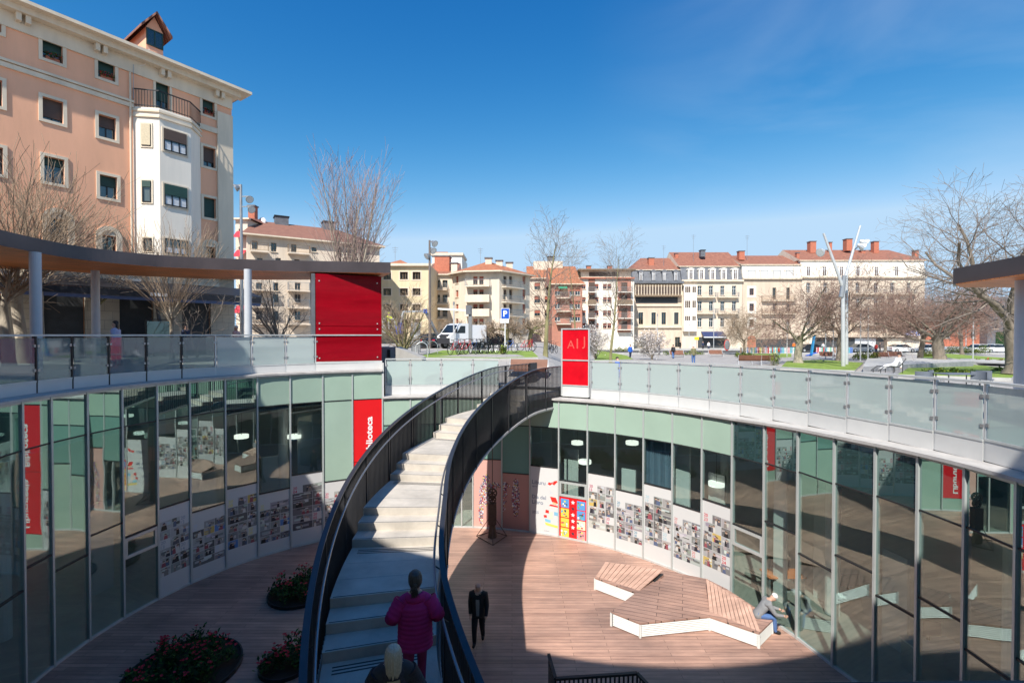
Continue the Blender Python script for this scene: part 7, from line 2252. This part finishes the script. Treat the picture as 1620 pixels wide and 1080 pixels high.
def truck():
    g = G(728, 556); loc = (g.x, 46, 5.75)
    q = D(727, 540, 44); loc = (q.x, 44, 7.24)
    root = thing('delivery_truck', 'white delivery truck with dark lower front and white box body', 'truck', loc)
    # local: nose towards -x, length along x
    b = MB(); W = 1.0
    cab = [(-1.75, .55), (-1.78, 1.15), (-1.45, 1.35), (-.75, 2.15), (-.35, 2.28), (.65, 2.28), (.65, .55)]
    b.rings([[(x, y, z) for x, z in cab] for y in (-W, -W * .97, W * .97, W)], 'white paint'); b.build('cab', root, local=True)
    b = MB(); b.box((-1.72, 0, .72), (.22, 1.9, .5), mat('bumper dark', (.03, .03, .035), .6)); b.rings([[(-1.795, y, z) for z in (1.0, 1.16)] + [(-1.55, y, z) for z in (1.31, 1.2)] for y in (-.7, .7)], 'bumper dark'); b.build('bumper', root, local=True)
    b = MB(); b.face([(-1.38, -.86, 1.43), (-1.38, .86, 1.43), (-.80, .78, 2.12), (-.80, -.78, 2.12)], 'car glass')
    b.v = [(x - .025, y, z + .02) for x, y, z in b.v]; b.build('windscreen', root, local=True)
    for y in (-W - .006, W + .006):
        b = MB(); b.face([(-1.05, y, 1.4), (-.1, y, 1.4), (-.1, y, 2.05), (-.62, y, 2.05)], 'car glass'); b.build('side_window', root, local=True)
        b = MB(); b.box((-1.2, y * 1.12, 1.6), (.1, .16, .36), 'black metal'); b.build('mirror', root, local=True)
    b = MB(); b.box((1.55, 0, 1.36), (1.7, 1.9, 1.6), 'white paint'); b.build('box_body', root, local=True)
    b = MB(); b.box((.55, 0, .5), (3.9, 1.5, .14), 'black metal'); b.build('chassis', root, local=True)
    for x in (-1.05, 1.9):
        for y in (-.86, .86):
            b = MB(); b.tube([(x, y - .13, .36), (x, y + .13, .36)], .36, 16, 'tyre'); wh = b.build('wheel', root, local=True)
            b = MB(); b.tube([(x, y - .14, .36), (x, y + .14, .36)], .2, 12, 'grey metal'); b.build('rim', wh, local=True)
    for y in (-.72, .72):
        b = MB(); b.box((-1.77, y, .98), (.1, .36, .2), 'lamp shade white'); b.build('headlight', root, local=True)
    root.rotation_euler = (0, 0, .75)
truck()
# cherry picker with pruner
def lift():
    d_ = 44
    c = D(617, 515, d_); base = D(700, 540, d_ + 6)
    root = thing('boom_lift', 'white and blue lift basket on a boom beside the tall red box', 'lift', (c.x, c.y, 7.2))
    b = MB(); hw, hh = .55, .62
    for z in (-hh, 0, hh):
        for y in (-.4, .4): b.bar(c + Vector((-hw, y, z)), c + Vector((hw, y, z)), .06, .06, 'pale metal')
        for x in (-hw, hw): b.bar(c + Vector((x, -.4, z)), c + Vector((x, .4, z)), .06, .06, 'pale metal')
    for x in (-hw, 0, hw):
        for y in (-.4, .4): b.bar(c + Vector((x, y, -hh)), c + Vector((x, y, hh)), .06, .06, 'pale metal', up=Vector((1, 0, 0)))
    b.box(c + Vector((0, 0, -hh)), (1.1, .8, .06), 'grey metal'); b.build('basket', root)
    b = MB(); b.box(c + Vector((hw + .3, 0, -.25)), (.45, .8, 1.0), 'sign blue'); b.build('blue_cover', root)
    b = MB(); j = D(673, 492, d_ + 1); b.bar(c + Vector((hw + .3, .2, -.2)), D(638, 493, d_), .14, .14, 'pale metal'); b.bar(D(638, 493, d_), j, .16, .16, 'pale metal'); b.bar(j, Vector((j.x + 1.2, j.y + 1, 8.0)), .22, .22, 'grey metal'); b.box(j, (.35, .3, .35), 'sign blue'); b.build('boom', root)
    b = MB(); b.box((j.x + 1.2, j.y + 1, 7.6), (1.4, 1.6, .8), 'slate'); b.build('base', root)
    return c, d_
LIFT, _ = lift()
# ================================================================ PEOPLE
def skin_mesh(pts, rad, edges, sub=2):
    me = bpy.data.meshes.new('figure')
    me.from_pydata([tuple(p) for p in pts], edges, [])
    ob = bpy.data.objects.new('figure', me); COL.objects.link(ob)
    ob.modifiers.new('skin', 'SKIN')
    sl = me.skin_vertices[0].data
    for i, r in enumerate(rad): sl[i].radius = r if isinstance(r, tuple) else (r, r); sl[i].use_root = (i == 0)
    s = ob.modifiers.new('sub', 'SUBSURF'); s.levels = sub; s.render_levels = sub
    dg = bpy.context.evaluated_depsgraph_get()
    out = bpy.data.meshes.new_from_object(ob.evaluated_get(dg))
    bpy.data.objects.remove(ob)
    return out
def person(label, loc, rz, H=1.70, top='cloth black', legs='cloth blue jeans', shoes='cloth black', hair='hair dark', pose='stand', group=None, skinm='skin', long_hair=False, arms=None, legpose=None, lean=0.0, headtilt=0.0, hands=False, coat=False, bulk=1.0, hat=None, bag=None):
    """front of the figure faces local -y"""
    root = thing('person', label, 'person', loc, group)
    root.rotation_euler = (0, 0, rz)
    V = Vector
    J = {}
    if pose == 'stand':
        J['hip'] = V((0, 0, .53))
    elif pose == 'sit':
        J['hip'] = V((0, 0, .30))
    elif pose == 'recline':
        J['hip'] = V((0, 0, .24))
    hip = J['hip']
    la = lean
    def up(x, y, z):      # spine coordinates with forward lean about the hip
        return hip + V((x, y * math.cos(la) - z * math.sin(la), z * math.cos(la) + y * math.sin(la)))
    J['waist'] = up(0, 0, .09); J['chest'] = up(0, 0, .20); J['collar'] = up(0, .005, .285); J['neck'] = up(0, -.005, .338)
    ht = headtilt
    nk = J['neck']
    def hd(y, z): return nk + V((0, y * math.cos(la + ht) - z * math.sin(la + ht), z * math.cos(la + ht) + y * math.sin(la + ht)))
    J['head0'] = hd(-.006, .045); J['head1'] = hd(-.004, .105)
    a = arms or {}
    for sd, s in (('l', -1), ('r', 1)):
        J['sh' + sd] = up(.098 * s * bulk, 0, .272)
        el, wr = a.get(sd, (V((.035 * s, .02, -.17)), V((.02 * s, -.05, -.145))))
        J['el' + sd] = J['sh' + sd] + el; J['wr' + sd] = J['el' + sd] + wr
        dv = wr.normalized()
        J['ha' + sd] = J['wr' + sd] + dv * .045
        J['th' + sd] = hip + V((.052 * s, 0, -.02))
        lp = (legpose or {}).get(sd)
        if lp is None:
            if pose == 'stand': lp = (V((.005 * s, -.015, -.245)), V((0, .02, -.235)))
            elif pose == 'sit': lp = (V((.02 * s, -.25, .01)), V((0, -.02, -.26)))
            else: lp = (V((.01 * s, -.23, .10)), V((0, -.17, -.19)))
        J['kn' + sd] = J['th' + sd] + lp[0]; J['an' + sd] = J['kn' + sd] + lp[1]
        J['to' + sd] = J['an' + sd] + V((.008 * s, -.095, -.012))
    names = list(J); idx = {n: i for i, n in enumerate(names)}
    bk = bulk
    rad = dict(hip=(.085 * bk, .062 * bk), waist=(.078 * bk, .056 * bk), chest=(.092 * bk, .064 * bk), collar=(.068, .05), neck=(.03, .03), head0=(.050, .058), head1=(.056, .068))
    for sd in 'lr':
        rad.update({'sh' + sd: (.044 * bk, .044 * bk), 'el' + sd: (.032 * bk, .032 * bk), 'wr' + sd: (.024, .024), 'ha' + sd: (.022, .014), 'th' + sd: (.056, .060), 'kn' + sd: (.040, .042), 'an' + sd: (.027, .030), 'to' + sd: (.028, .020)})
    ed = [('hip', 'waist'), ('waist', 'chest'), ('chest', 'collar'), ('collar', 'neck'), ('neck', 'head0'), ('head0', 'head1')]
    for sd in 'lr': ed += [('collar', 'sh' + sd), ('sh' + sd, 'el' + sd), ('el' + sd, 'wr' + sd), ('wr' + sd, 'ha' + sd), ('hip', 'th' + sd), ('th' + sd, 'kn' + sd), ('kn' + sd, 'an' + sd), ('an' + sd, 'to' + sd)]
    pts = [J[n] * H for n in names]
    me = skin_mesh(pts, [tuple(c * H * (1.12 if n[:4] != 'head' else 1.0) for c in rad[n]) for n in names], [(idx[p], idx[q]) for p, q in ed])
    slots = [M[skinm], M[top], M[legs], M[shoes]]
    me.materials.clear()
    for m in slots: me.materials.append(m)
    def cls(e):
        if e[1] in ('head0', 'head1', 'hal', 'har') or e == ('collar', 'neck'): return 0
        if e[0] in ('thl', 'thr', 'knl', 'knr') and e[1][:2] in ('kn', 'an'): return 2
        if e[1][:2] == 'to': return 3
        if e[0] == 'hip' and e[1][:2] == 'th': return 2
        return 1
    segs = [(J[p] * H, J[q] * H, cls((p, q))) for p, q in ed]
    for pl in me.polygons:
        c = pl.center; best = 9; k = 1
        for A, Bq, m in segs:
            d = Bq - A; t = max(0, min(1, (c - A).dot(d) / d.length_squared)); dist = (c - (A + d * t)).length
            if dist < best: best = dist; k = m
        if k == 2 and pose == 'stand' and c.z > hip.z * H * .93: k = 1
        pl.material_index = k; pl.use_smooth = True
    body = bpy.data.objects.new('body', me); COL.objects.link(body); body.parent = root
    # facial features: eyes, nose, ears
    b = MB(); hr = .05 * H
    def hp(x, y, z): q = hd(y, z) * H; return V((x * H, q.y, q.z))
    for s in (-1, 1):
        b.ball(hp(.017 * s, -.052, .088), .0045 * H, 'hair dark', 6, 5); b.ball(hp(.047 * s, .004, .080), .012 * H, skinm, 6, 5, (.45, .8, 1.1))
    b.ball(hp(0, -.060, .074), .008 * H, skinm, 6, 5, (.8, .9, 1.3)); b.bar(hp(-.013, -.053, .056), hp(.013, -.053, .056), .004 * H, .004 * H, 'cloth pink')
    b.build('face', root, local=True)
    if hair:
        b = MB(); n, k = 14, 8
        rg = []
        for i in range(k + 1):
            th = math.pi * (.02 + (.62 if not long_hair else .66) * i / k)
            row = []
            for j in range(n):
                an = 2 * math.pi * j / n
                x = .053 * math.sin(th) * math.cos(an); y = .062 * math.sin(th) * math.sin(an) + .006; z = .105 + .056 * math.cos(th)
                if math.sin(an) < -.3: z = max(z, .118); y = max(y, -.052)
                row.append(hp(x, y, z))
            rg.append(row)
        b.rings(rg, hair)
        if long_hair:
            b.rings([[hp(.05 * w_ * math.cos(2 * math.pi * j / 10), .035 + .028 * math.sin(2 * math.pi * j / 10), z) for j in range(10)] for w_, z in ((.9, .12), (1.05, .06), (.95, .0), (.6, -.05))], hair)
        b.build('hair', root, smooth=True, local=True)
    if hat:
        b = MB(); b.rings([[hp(r * math.cos(2 * math.pi * j / 14), r * 1.15 * math.sin(2 * math.pi * j / 14), z) for j in range(14)] for r, z in ((.056, .105), (.058, .14), (.045, .17), (.01, .18))], hat); b.build('hat', root, smooth=True, local=True)
    if hands:
        b = MB()
        for sd, s in (('l', -1), ('r', 1)):
            base = J['ha' + sd] * H; dv = (J['ha' + sd] - J['wr' + sd]).normalized(); side = V((0, 1, 0)) if abs(dv.z) > .5 else V((0, 0, 1))
            for k, ln in enumerate((.040, .046, .043, .034)):
                o = side * ((k - 1.5) * .0105 * H); p0 = base + o + dv * .008 * H; p1 = p0 + dv * ln * .5 * H; p2 = p1 + (dv + V((-s * .5, 0, 0))).normalized() * ln * .5 * H
                b.tube([p0, p1, p2], [.0052 * H, .0047 * H, .0038 * H], 6, skinm)
            p0 = base - dv * .015 * H + side * (-.016 * H); b.tube([p0, p0 + (dv + side * -.8).normalized() * .022 * H, p0 + (dv * 1.3 + side * -.6).normalized() * .042 * H], [.006 * H, .0055 * H, .0042 * H], 6, skinm)
        b.build('fingers', root, local=True)
    if coat:
        b = MB(); n = 16
        rg = []
        for z, rx, ry in ((-.075, .098, .078), (-.02, .097, .075), (.06, .09, .068), (.14, .097, .07), (.22, .104, .072), (.27, .092, .06), (.29, .055, .045)):
            rg.append([(up(rx * bk * math.cos(2 * math.pi * j / n), ry * bk * math.sin(2 * math.pi * j / n), z)) * H for j in range(n)])
        b.rings(rg, top); b.build('jacket', root, smooth=True, local=True)
    if bag:
        b = MB(); c = up(0, .085, .17) * H; b.rings([[c + V((x * .8 if z in (-.22, .22) else x, y, z)) for x, y in ((-.14, -.06), (.14, -.06), (.14, .10), (-.14, .10))] for z in (-.22, -.18, .18, .22)], bag); b.build('backpack', root, local=True)
    return root, J
V = Vector
WALK = {'l': (V((-.003, -.075, -.235)), V((0, .045, -.225))), 'r': (V((.003, .04, -.243)), V((0, .10, -.215)))}
def pg(px, py): return G(px, py)
# --- court
c = P(757, 1018, 0)
root_, J_ = person('bald older man in a black jacket walking across the shaded court', c, -.06, 1.74, 'cloth black', 'cloth black', 'cloth black', None, legpose={'l': (V((-.003, -.085, -.230)), V((0, .02, -.228))), 'r': (V((.003, .03, -.243)), V((0, .105, -.212)))},
       arms={'l': (V((-.022, .035, -.168)), V((.0, -.03, -.145))), 'r': (V((.028, -.02, -.168)), V((-.005, -.075, -.125)))}, hands=True, coat=True, bulk=1.12, lean=.05, headtilt=.05)
b = MB(); H_ = 1.74      # grey shirt showing between the open jacket edges, pale collar
rg = [[(J_['hip'] + V((x * w_, -.090 - .004 * (1 - abs(x) / .03) - z * .05, z))) * H_ for x in (-.03, -.015, 0, .015, .03)] for z, w_ in ((-.03, .75), (.08, .9), (.18, 1.0), (.235, .9))]
b.rings([[p + V((0, -.012, 0)) for p in r_] for r_ in rg], 'cloth grey', caps=False, closed=False); b.build('shirt', root_, local=True)
zb_ = 0.62
c = P(1203, 972, 0.52)
root_, _ = person('white-haired person in grey jacket and jeans sitting at the end of the lounge bench', (c.x, c.y + .12, 0.03), R(80), 1.56, 'cloth grey', 'cloth blue jeans', 'cloth black', 'hair white', 'sit', lean=.62, headtilt=.3, coat=True, bulk=1.12,
       arms={'l': (V((-.03, -.09, -.15)), V((.03, -.14, -.02))), 'r': (V((.03, -.09, -.15)), V((-.03, -.14, -.02)))}, hands=True)
# --- stair: woman in magenta puffer jacket, seen from behind
def puffer(root, H, up, m, J):
    b = MB(); n = 24
    rg = []
    rows = 11; z0, z1 = -.135, .285
    for i in range(rows * 4 + 1):
        s = i / (rows * 4); z = z0 + (z1 - z0) * s
        bul = 1 + .055 * abs(math.sin(math.pi * s * rows)) ** .6
        rx = (.146 - .012 * s) * bul; ry = (.112 - .012 * s) * bul
        if s > .8: k = (s - .8) / .2; rx *= 1 - .48 * k * k; ry *= 1 - .40 * k * k
        rg.append([V((rx * math.cos(2 * math.pi * j / n), ry * math.sin(2 * math.pi * j / n) - .005, J['hip'].z + z)) * H for j in range(n)])
    b.rings(rg, m)
    ob = b.build('puffer_jacket', root, smooth=True, local=True)
    for sd in 'lr':
        b = MB()
        p = [J['sh' + sd] * H, J['el' + sd] * H, J['wr' + sd] * H]
        path = []; rr = []
        for seg in range(2):
            for i in range(12):
                s = i / 12; path.append(p[seg].lerp(p[seg + 1], s)); w_ = (.066 if seg == 0 else .060) - .008 * s
                rr.append(w_ * H * (1 + .09 * abs(math.sin(math.pi * (i + seg * 12) / 3))))
        b.tube(path, rr, 12, m); b.build('sleeve', ob, smooth=True, local=True)
    b = MB()       # hood collar
    c = J['collar'] * H
    b.rings([[c + V((r * math.cos(2 * math.pi * j / 18), r * .85 * math.sin(2 * math.pi * j / 18) + .01, z + (.03 if math.sin(2 * math.pi * j / 18) > 0 else 0))) * 1.0 for j in range(18)] for r, z in ((.14, -.05), (.155, .0), (.13, .055), (.105, .07), (.10, .03))], m); b.build('hood', ob, smooth=True, local=True)
loc = D(656, 700, 6.75); zl_ = steps[-1][2]
root_, J_ = person('woman in a quilted magenta jacket and plum trousers climbing the stair, seen from behind', (loc.x, loc.y, zl_), math.pi + .16, 1.64, 'cloth magenta', 'cloth plum trousers', 'cloth black', 'hair grey brown', lean=0.02, bulk=1.12, legpose=WALK,
                   arms={'l': (V((-.085, .035, -.135)), V((.05, -.11, -.01))), 'r': (V((.085, .035, -.135)), V((-.05, -.11, -.01)))}, hands=True)
puffer(root_, 1.64, None, 'cloth magenta', J_)
b = MB(); H_ = 1.64; hc = J_['head1'] * H_; rnd = random.Random(4); n = 48
wv = [rnd.uniform(.95, 1.06) for _ in range(n)]
rg = []
for i, (r, z) in enumerate(((.012, .122), (.052, .113), (.084, .085), (.101, .04), (.104, -.005), (.098, -.05), (.082, -.085), (.060, -.105))):
    rg.append([hc + V((r * (1 + (wv[j] - 1) * min(1, i / 2)) * .93 * math.cos(2 * math.pi * j / n), r * (1 + (wv[j] - 1) * min(1, i / 2)) * 1.12 * math.sin(2 * math.pi * j / n) + .012 + (.006 if math.sin(2 * math.pi * j / n) > 0 else 0), z + (.05 * max(0, i - 4) / 3 if math.sin(2 * math.pi * j / n) < -.3 else 0))) for j in range(n)])
b.rings(rg, 'hair grey brown')
b.build('hair_mass', root_, local=True)
b = MB(); kc = hc + V((0, .118, -.035))
b.ball(kc, .036, 'hair grey brown', 12, 8, (1, .8, .9)); b.torus(kc + V((0, -.012, 0)), .030, .011, 'cloth black', 'Y', 14, 6)
for k in range(46):
    an = rnd.uniform(0, 6.28); s = rnd.uniform(.015, .04)
    p0 = kc + V((s * math.cos(an) * .6, .015, s * math.sin(an) * .5)); b.tube([p0, p0 + V((rnd.gauss(0, .02), .03, -.05)), p0 + V((rnd.gauss(0, .03), .02, -.12 - rnd.uniform(0, .05)))], [.007, .006, .002], 4, 'hair grey brown', caps=False)
b.build('ponytail', root_, local=True)
# woman nearest the camera, head bowed
loc = D(621, 700, 5.35)
root_, J_ = person('woman with ash blonde hair and open dark coat, head bowed, lowest on the stair', (loc.x, loc.y, zl_), .25, 1.62, 'cloth charcoal', 'cloth charcoal', 'cloth black', None, lean=.06, headtilt=.55, bulk=1.1, hands=True, legpose=WALK,
                   arms={'l': (V((-.075, .02, -.15)), V((.02, -.11, -.08))), 'r': (V((.075, .02, -.15)), V((-.02, -.11, -.08)))})
H_ = 1.62
mat('coat weave', (.045, .04, .048), .9, 0, .5, 45)
b = MB(); n = 22
rg = []
for z, rx, ry in ((-.22, .125, .105), (-.10, .120, .10), (.05, .112, .088), (.16, .118, .085), (.24, .112, .075), (.285, .075, .058), (.305, .055, .05)):
    rg.append([(J_['hip'] + V((rx * math.cos(t_), ry * math.sin(t_) - z * .06, z))) * H_ for t_ in [R(-90 + 24 + (312) * j / (n - 1)) for j in range(n)]])
b.rings(rg, 'coat weave', caps=False, closed=False); ct = b.build('coat', root_, smooth=True, local=True)
for sd in 'lr':
    b = MB(); p = [J_['sh' + sd] * H_, J_['el' + sd] * H_, J_['wr' + sd] * H_]
    b.tube([p[0], p[0].lerp(p[1], .5), p[1], p[1].lerp(p[2], .5), p[2]], [.085, .085, .08, .072, .065], 12, 'coat weave'); b.build('sleeve', ct, smooth=True, local=True)
b = MB(); rg = []
for z, rx, ry in ((-.05, .095, .085), (.05, .09, .078), (.16, .095, .077), (.24, .09, .07), (.29, .055, .052)):
    rg.append([(J_['hip'] + V((rx * math.cos(2 * math.pi * j / 16), ry * math.sin(2 * math.pi * j / 16) - z * .06, z))) * H_ for j in range(16)])
b.rings(rg, 'cloth cream'); b.build('jumper', root_, smooth=True, local=True)
b = MB(); rg = []
for r, z in ((.12, .255), (.125, .29), (.10, .325), (.075, .335)):
    rg.append([(J_['hip'] + V((r * .72 * math.cos(2 * math.pi * j / 16), r * .66 * math.sin(2 * math.pi * j / 16) - .02, z))) * H_ for j in range(16)])
b.rings(rg, 'coat weave', caps=False); b.build('collar', ct, smooth=True, local=True)
hc = J_['head1'] * H_
# long straight hair: a parted shell that falls forward over the bowed face and ends in uneven tips
b = MB(); rnd = random.Random(9); n = 72
wv = [rnd.uniform(.94, 1.07) for _ in range(n)]; tipz = [rnd.uniform(-.03, .03) for _ in range(n)]
rg = []
for i, (rr, z) in enumerate(((.012, .112), (.048, .105), (.076, .082), (.092, .045), (.098, .005), (.099, -.04), (.096, -.08), (.088, -.12), (.070, -.15))):
    row = []
    for j in range(n):
        an = 2 * math.pi * j / n; w_ = 1 + (wv[j] - 1) * min(1, i / 3)
        part = .006 * math.exp(-((math.cos(an)) / .16) ** 2) if i < 3 else 0
        zz = z - part + (tipz[j] * (1.0 if i == 8 else .35 if i == 7 else 0)) - (.05 if (math.sin(an) < -.2 and i > 6) else 0) + (.035 if (math.sin(an) > .3 and i > 6) else 0)
        row.append(hc + V((rr * w_ * math.cos(an) * .92, rr * w_ * math.sin(an) * 1.08 + .012, zz)))
    rg.append(row)
b.rings(rg, 'hair ash blonde'); b.build('hair', root_, smooth=False, local=True)

# --- raised terrace and plaza
def tp(px, d_): q = D(px, 540, d_); return (q.x, q.y, ZL)
person('dark-haired woman in a lavender coat with a dark strap walking along the raised terrace', tp(183, 17.8), R(-70), 1.66, 'cloth lavender', 'cloth navy', 'cloth black', 'hair dark', long_hair=True, legpose=WALK, coat=True, bulk=1.15)
person('bald man in navy passing in front of the sunlit cafe pier', tp(294, 24.5), R(80), 1.68, 'cloth navy', 'cloth black', 'cloth black', None, legpose=WALK, coat=True)
person('person in pale pink with white hair beside the third canopy column', tp(374, 24), R(-100), 1.60, 'cloth pink', 'cloth cream', 'cloth black', 'hair white', coat=True)
PL = [(997, 567.5, .2, 1.76, 'cloth royal blue', 'cloth navy', 'hair dark', 'man in a royal blue jacket walking on the plaza path', WALK, None, {}),
      (1065, 567, math.pi, 1.74, 'cloth black', 'cloth blue jeans', 'hair dark', 'man in a dark jacket and jeans walking away past the first bench', WALK, 'cloth charcoal', {}),
      (1097, 575, math.pi, 1.72, 'cloth olive', 'cloth blue jeans', 'hair white', 'man in an olive jumper and bright jeans standing on the plaza paving', None, None, {}),
      (1232, 563, 1.4, 1.30, 'cloth red', 'cloth blue jeans', 'hair dark', 'child in a red top inside the playground', WALK, None, {}),
      (988, 552, 1.2, 1.66, 'cloth red', 'cloth navy', 'hair dark', 'distant walker in a red jacket before the stone gallery house', WALK, None, {}),
      (973, 553, .6, 1.70, 'cloth charcoal', 'cloth black', 'hair dark', 'distant walker in black left of the red-jacketed walker', WALK, None, {}),
      (1043, 561, 1.0, 1.66, 'cloth navy', 'cloth charcoal', 'hair dark', 'walker in navy just behind the small white blossom tree', WALK, None, {}),
      (1302, 557, 2.0, 1.70, 'cloth white', 'cloth navy', 'hair dark', 'person in a white top behind the playground fence', None, None, {}),
      (1392, 557, 1.2, 1.68, 'cloth charcoal', 'cloth black', 'hair dark', 'person in black near the shop right of the forked lamp', None, None, {}),
      (1386, 559, 1.9, 1.66, 'cloth red', 'cloth navy', 'hair dark', 'person in red sitting out near the silver car', None, None, {}),
      (1112, 553, .3, 1.70, 'cloth navy', 'cloth black', 'hair dark', 'person in navy standing under the navy awning', None, None, {}),
      (1121, 553, -.4, 1.66, 'cloth white', 'cloth navy', 'hair dark', 'person in white under the navy awning', None, None, {}),
      (1212, 554, .8, 1.68, 'cloth charcoal', 'cloth blue jeans', 'hair dark', 'person in charcoal and jeans behind the left part of the long playground fence', WALK, None, {}),
      (1256, 554, -.8, 1.64, 'cloth orange', 'cloth navy', 'hair dark', 'person in orange behind the right part of the long playground fence', WALK, None, {}),
      (1340, 556, 1.0, 1.68, 'cloth black', 'cloth blue jeans', 'hair dark', 'person in black and jeans right behind the forked lamp', WALK, None, {}),
      (958, 553, -1.0, 1.68, 'cloth cream', 'cloth charcoal', 'hair dark', 'walker in cream behind the young tree on the lawn', WALK, None, {}),
      (1076, 552, 0, 1.7, 'cloth black', 'cloth black', 'hair dark', 'person standing in the doorway of the stone gallery house', None, None, {})]
for (px, py, rz, H_, tp_, lg, hr, lab, lp, bag, kw) in PL:
    person(lab, G(px, py), rz, H_, tp_, lg, 'cloth black', hr, legpose=lp, coat=True, bag=bag, **kw)
q = D(980, 570, 21.6); 
person('child in a bright blue jumper leaning at the pale balustrade', (q.x, 21.6, 6.22), math.pi + .4, 1.28, 'cloth royal blue', 'cloth royal blue', 'cloth black', 'hair dark', lean=.25, headtilt=.3, coat=True)
# pruner in the lift basket
person('worker in a hi-vis top pruning from the lift basket', (LIFT.x - .1, LIFT.y, LIFT.z - .6), .4, 1.74, 'cloth hi-vis', 'cloth navy', 'cloth black', 'hair dark', coat=True, hat='cloth hi-vis', arms={'l': (V((-.06, -.08, -.12)), V((.0, -.12, .03))), 'r': (V((.06, -.08, -.12)), V((0, -.12, .03)))})
# reclining person on a metal lounger
d_ = 31.0
q = D(1412, 565, d_)
root = thing('lounger', 'black wire reclining lounger beside the stone kerb', 'lounger', (q.x, d_, 6.05))
b = MB(); o = V((q.x, d_, 6.05))
prof = [(-1.15, .12), (-.75, .42), (-.25, .38), (.18, .40), (.62, .92)]
for y in (-.32, .32):
    b.tube([o + V((x, y, z)) for x, z in prof], .025, 6, 'black metal')
    for x, z in ((-1.0, .2), (-.2, .38), (.4, .66)): b.tube([o + V((x, y, z)), o + V((x, y, 0))], .02, 6, 'black metal')
for i in range(22):
    s = i / 21 * 4; k = min(3, int(s)); t_ = s - k
    x = prof[k][0] + (prof[k + 1][0] - prof[k][0]) * t_; z = prof[k][1] + (prof[k + 1][1] - prof[k][1]) * t_
    b.tube([o + V((x, -.32, z)), o + V((x, .32, z))], .01, 4, 'black metal')
b.build('frame', root)
person('person in white with dark hair reclining on the wire lounger', o + V((.12, 0, .10)), R(-90), 1.7, 'cloth white', 'cloth white', 'cloth white', 'hair dark', 'recline', lean=-.6, headtilt=.5, coat=True,
       legpose={'l': (V((-.02, -.25, .0)), V((0, -.20, -.12))), 'r': (V((.02, -.25, .02)), V((0, -.20, -.12)))})
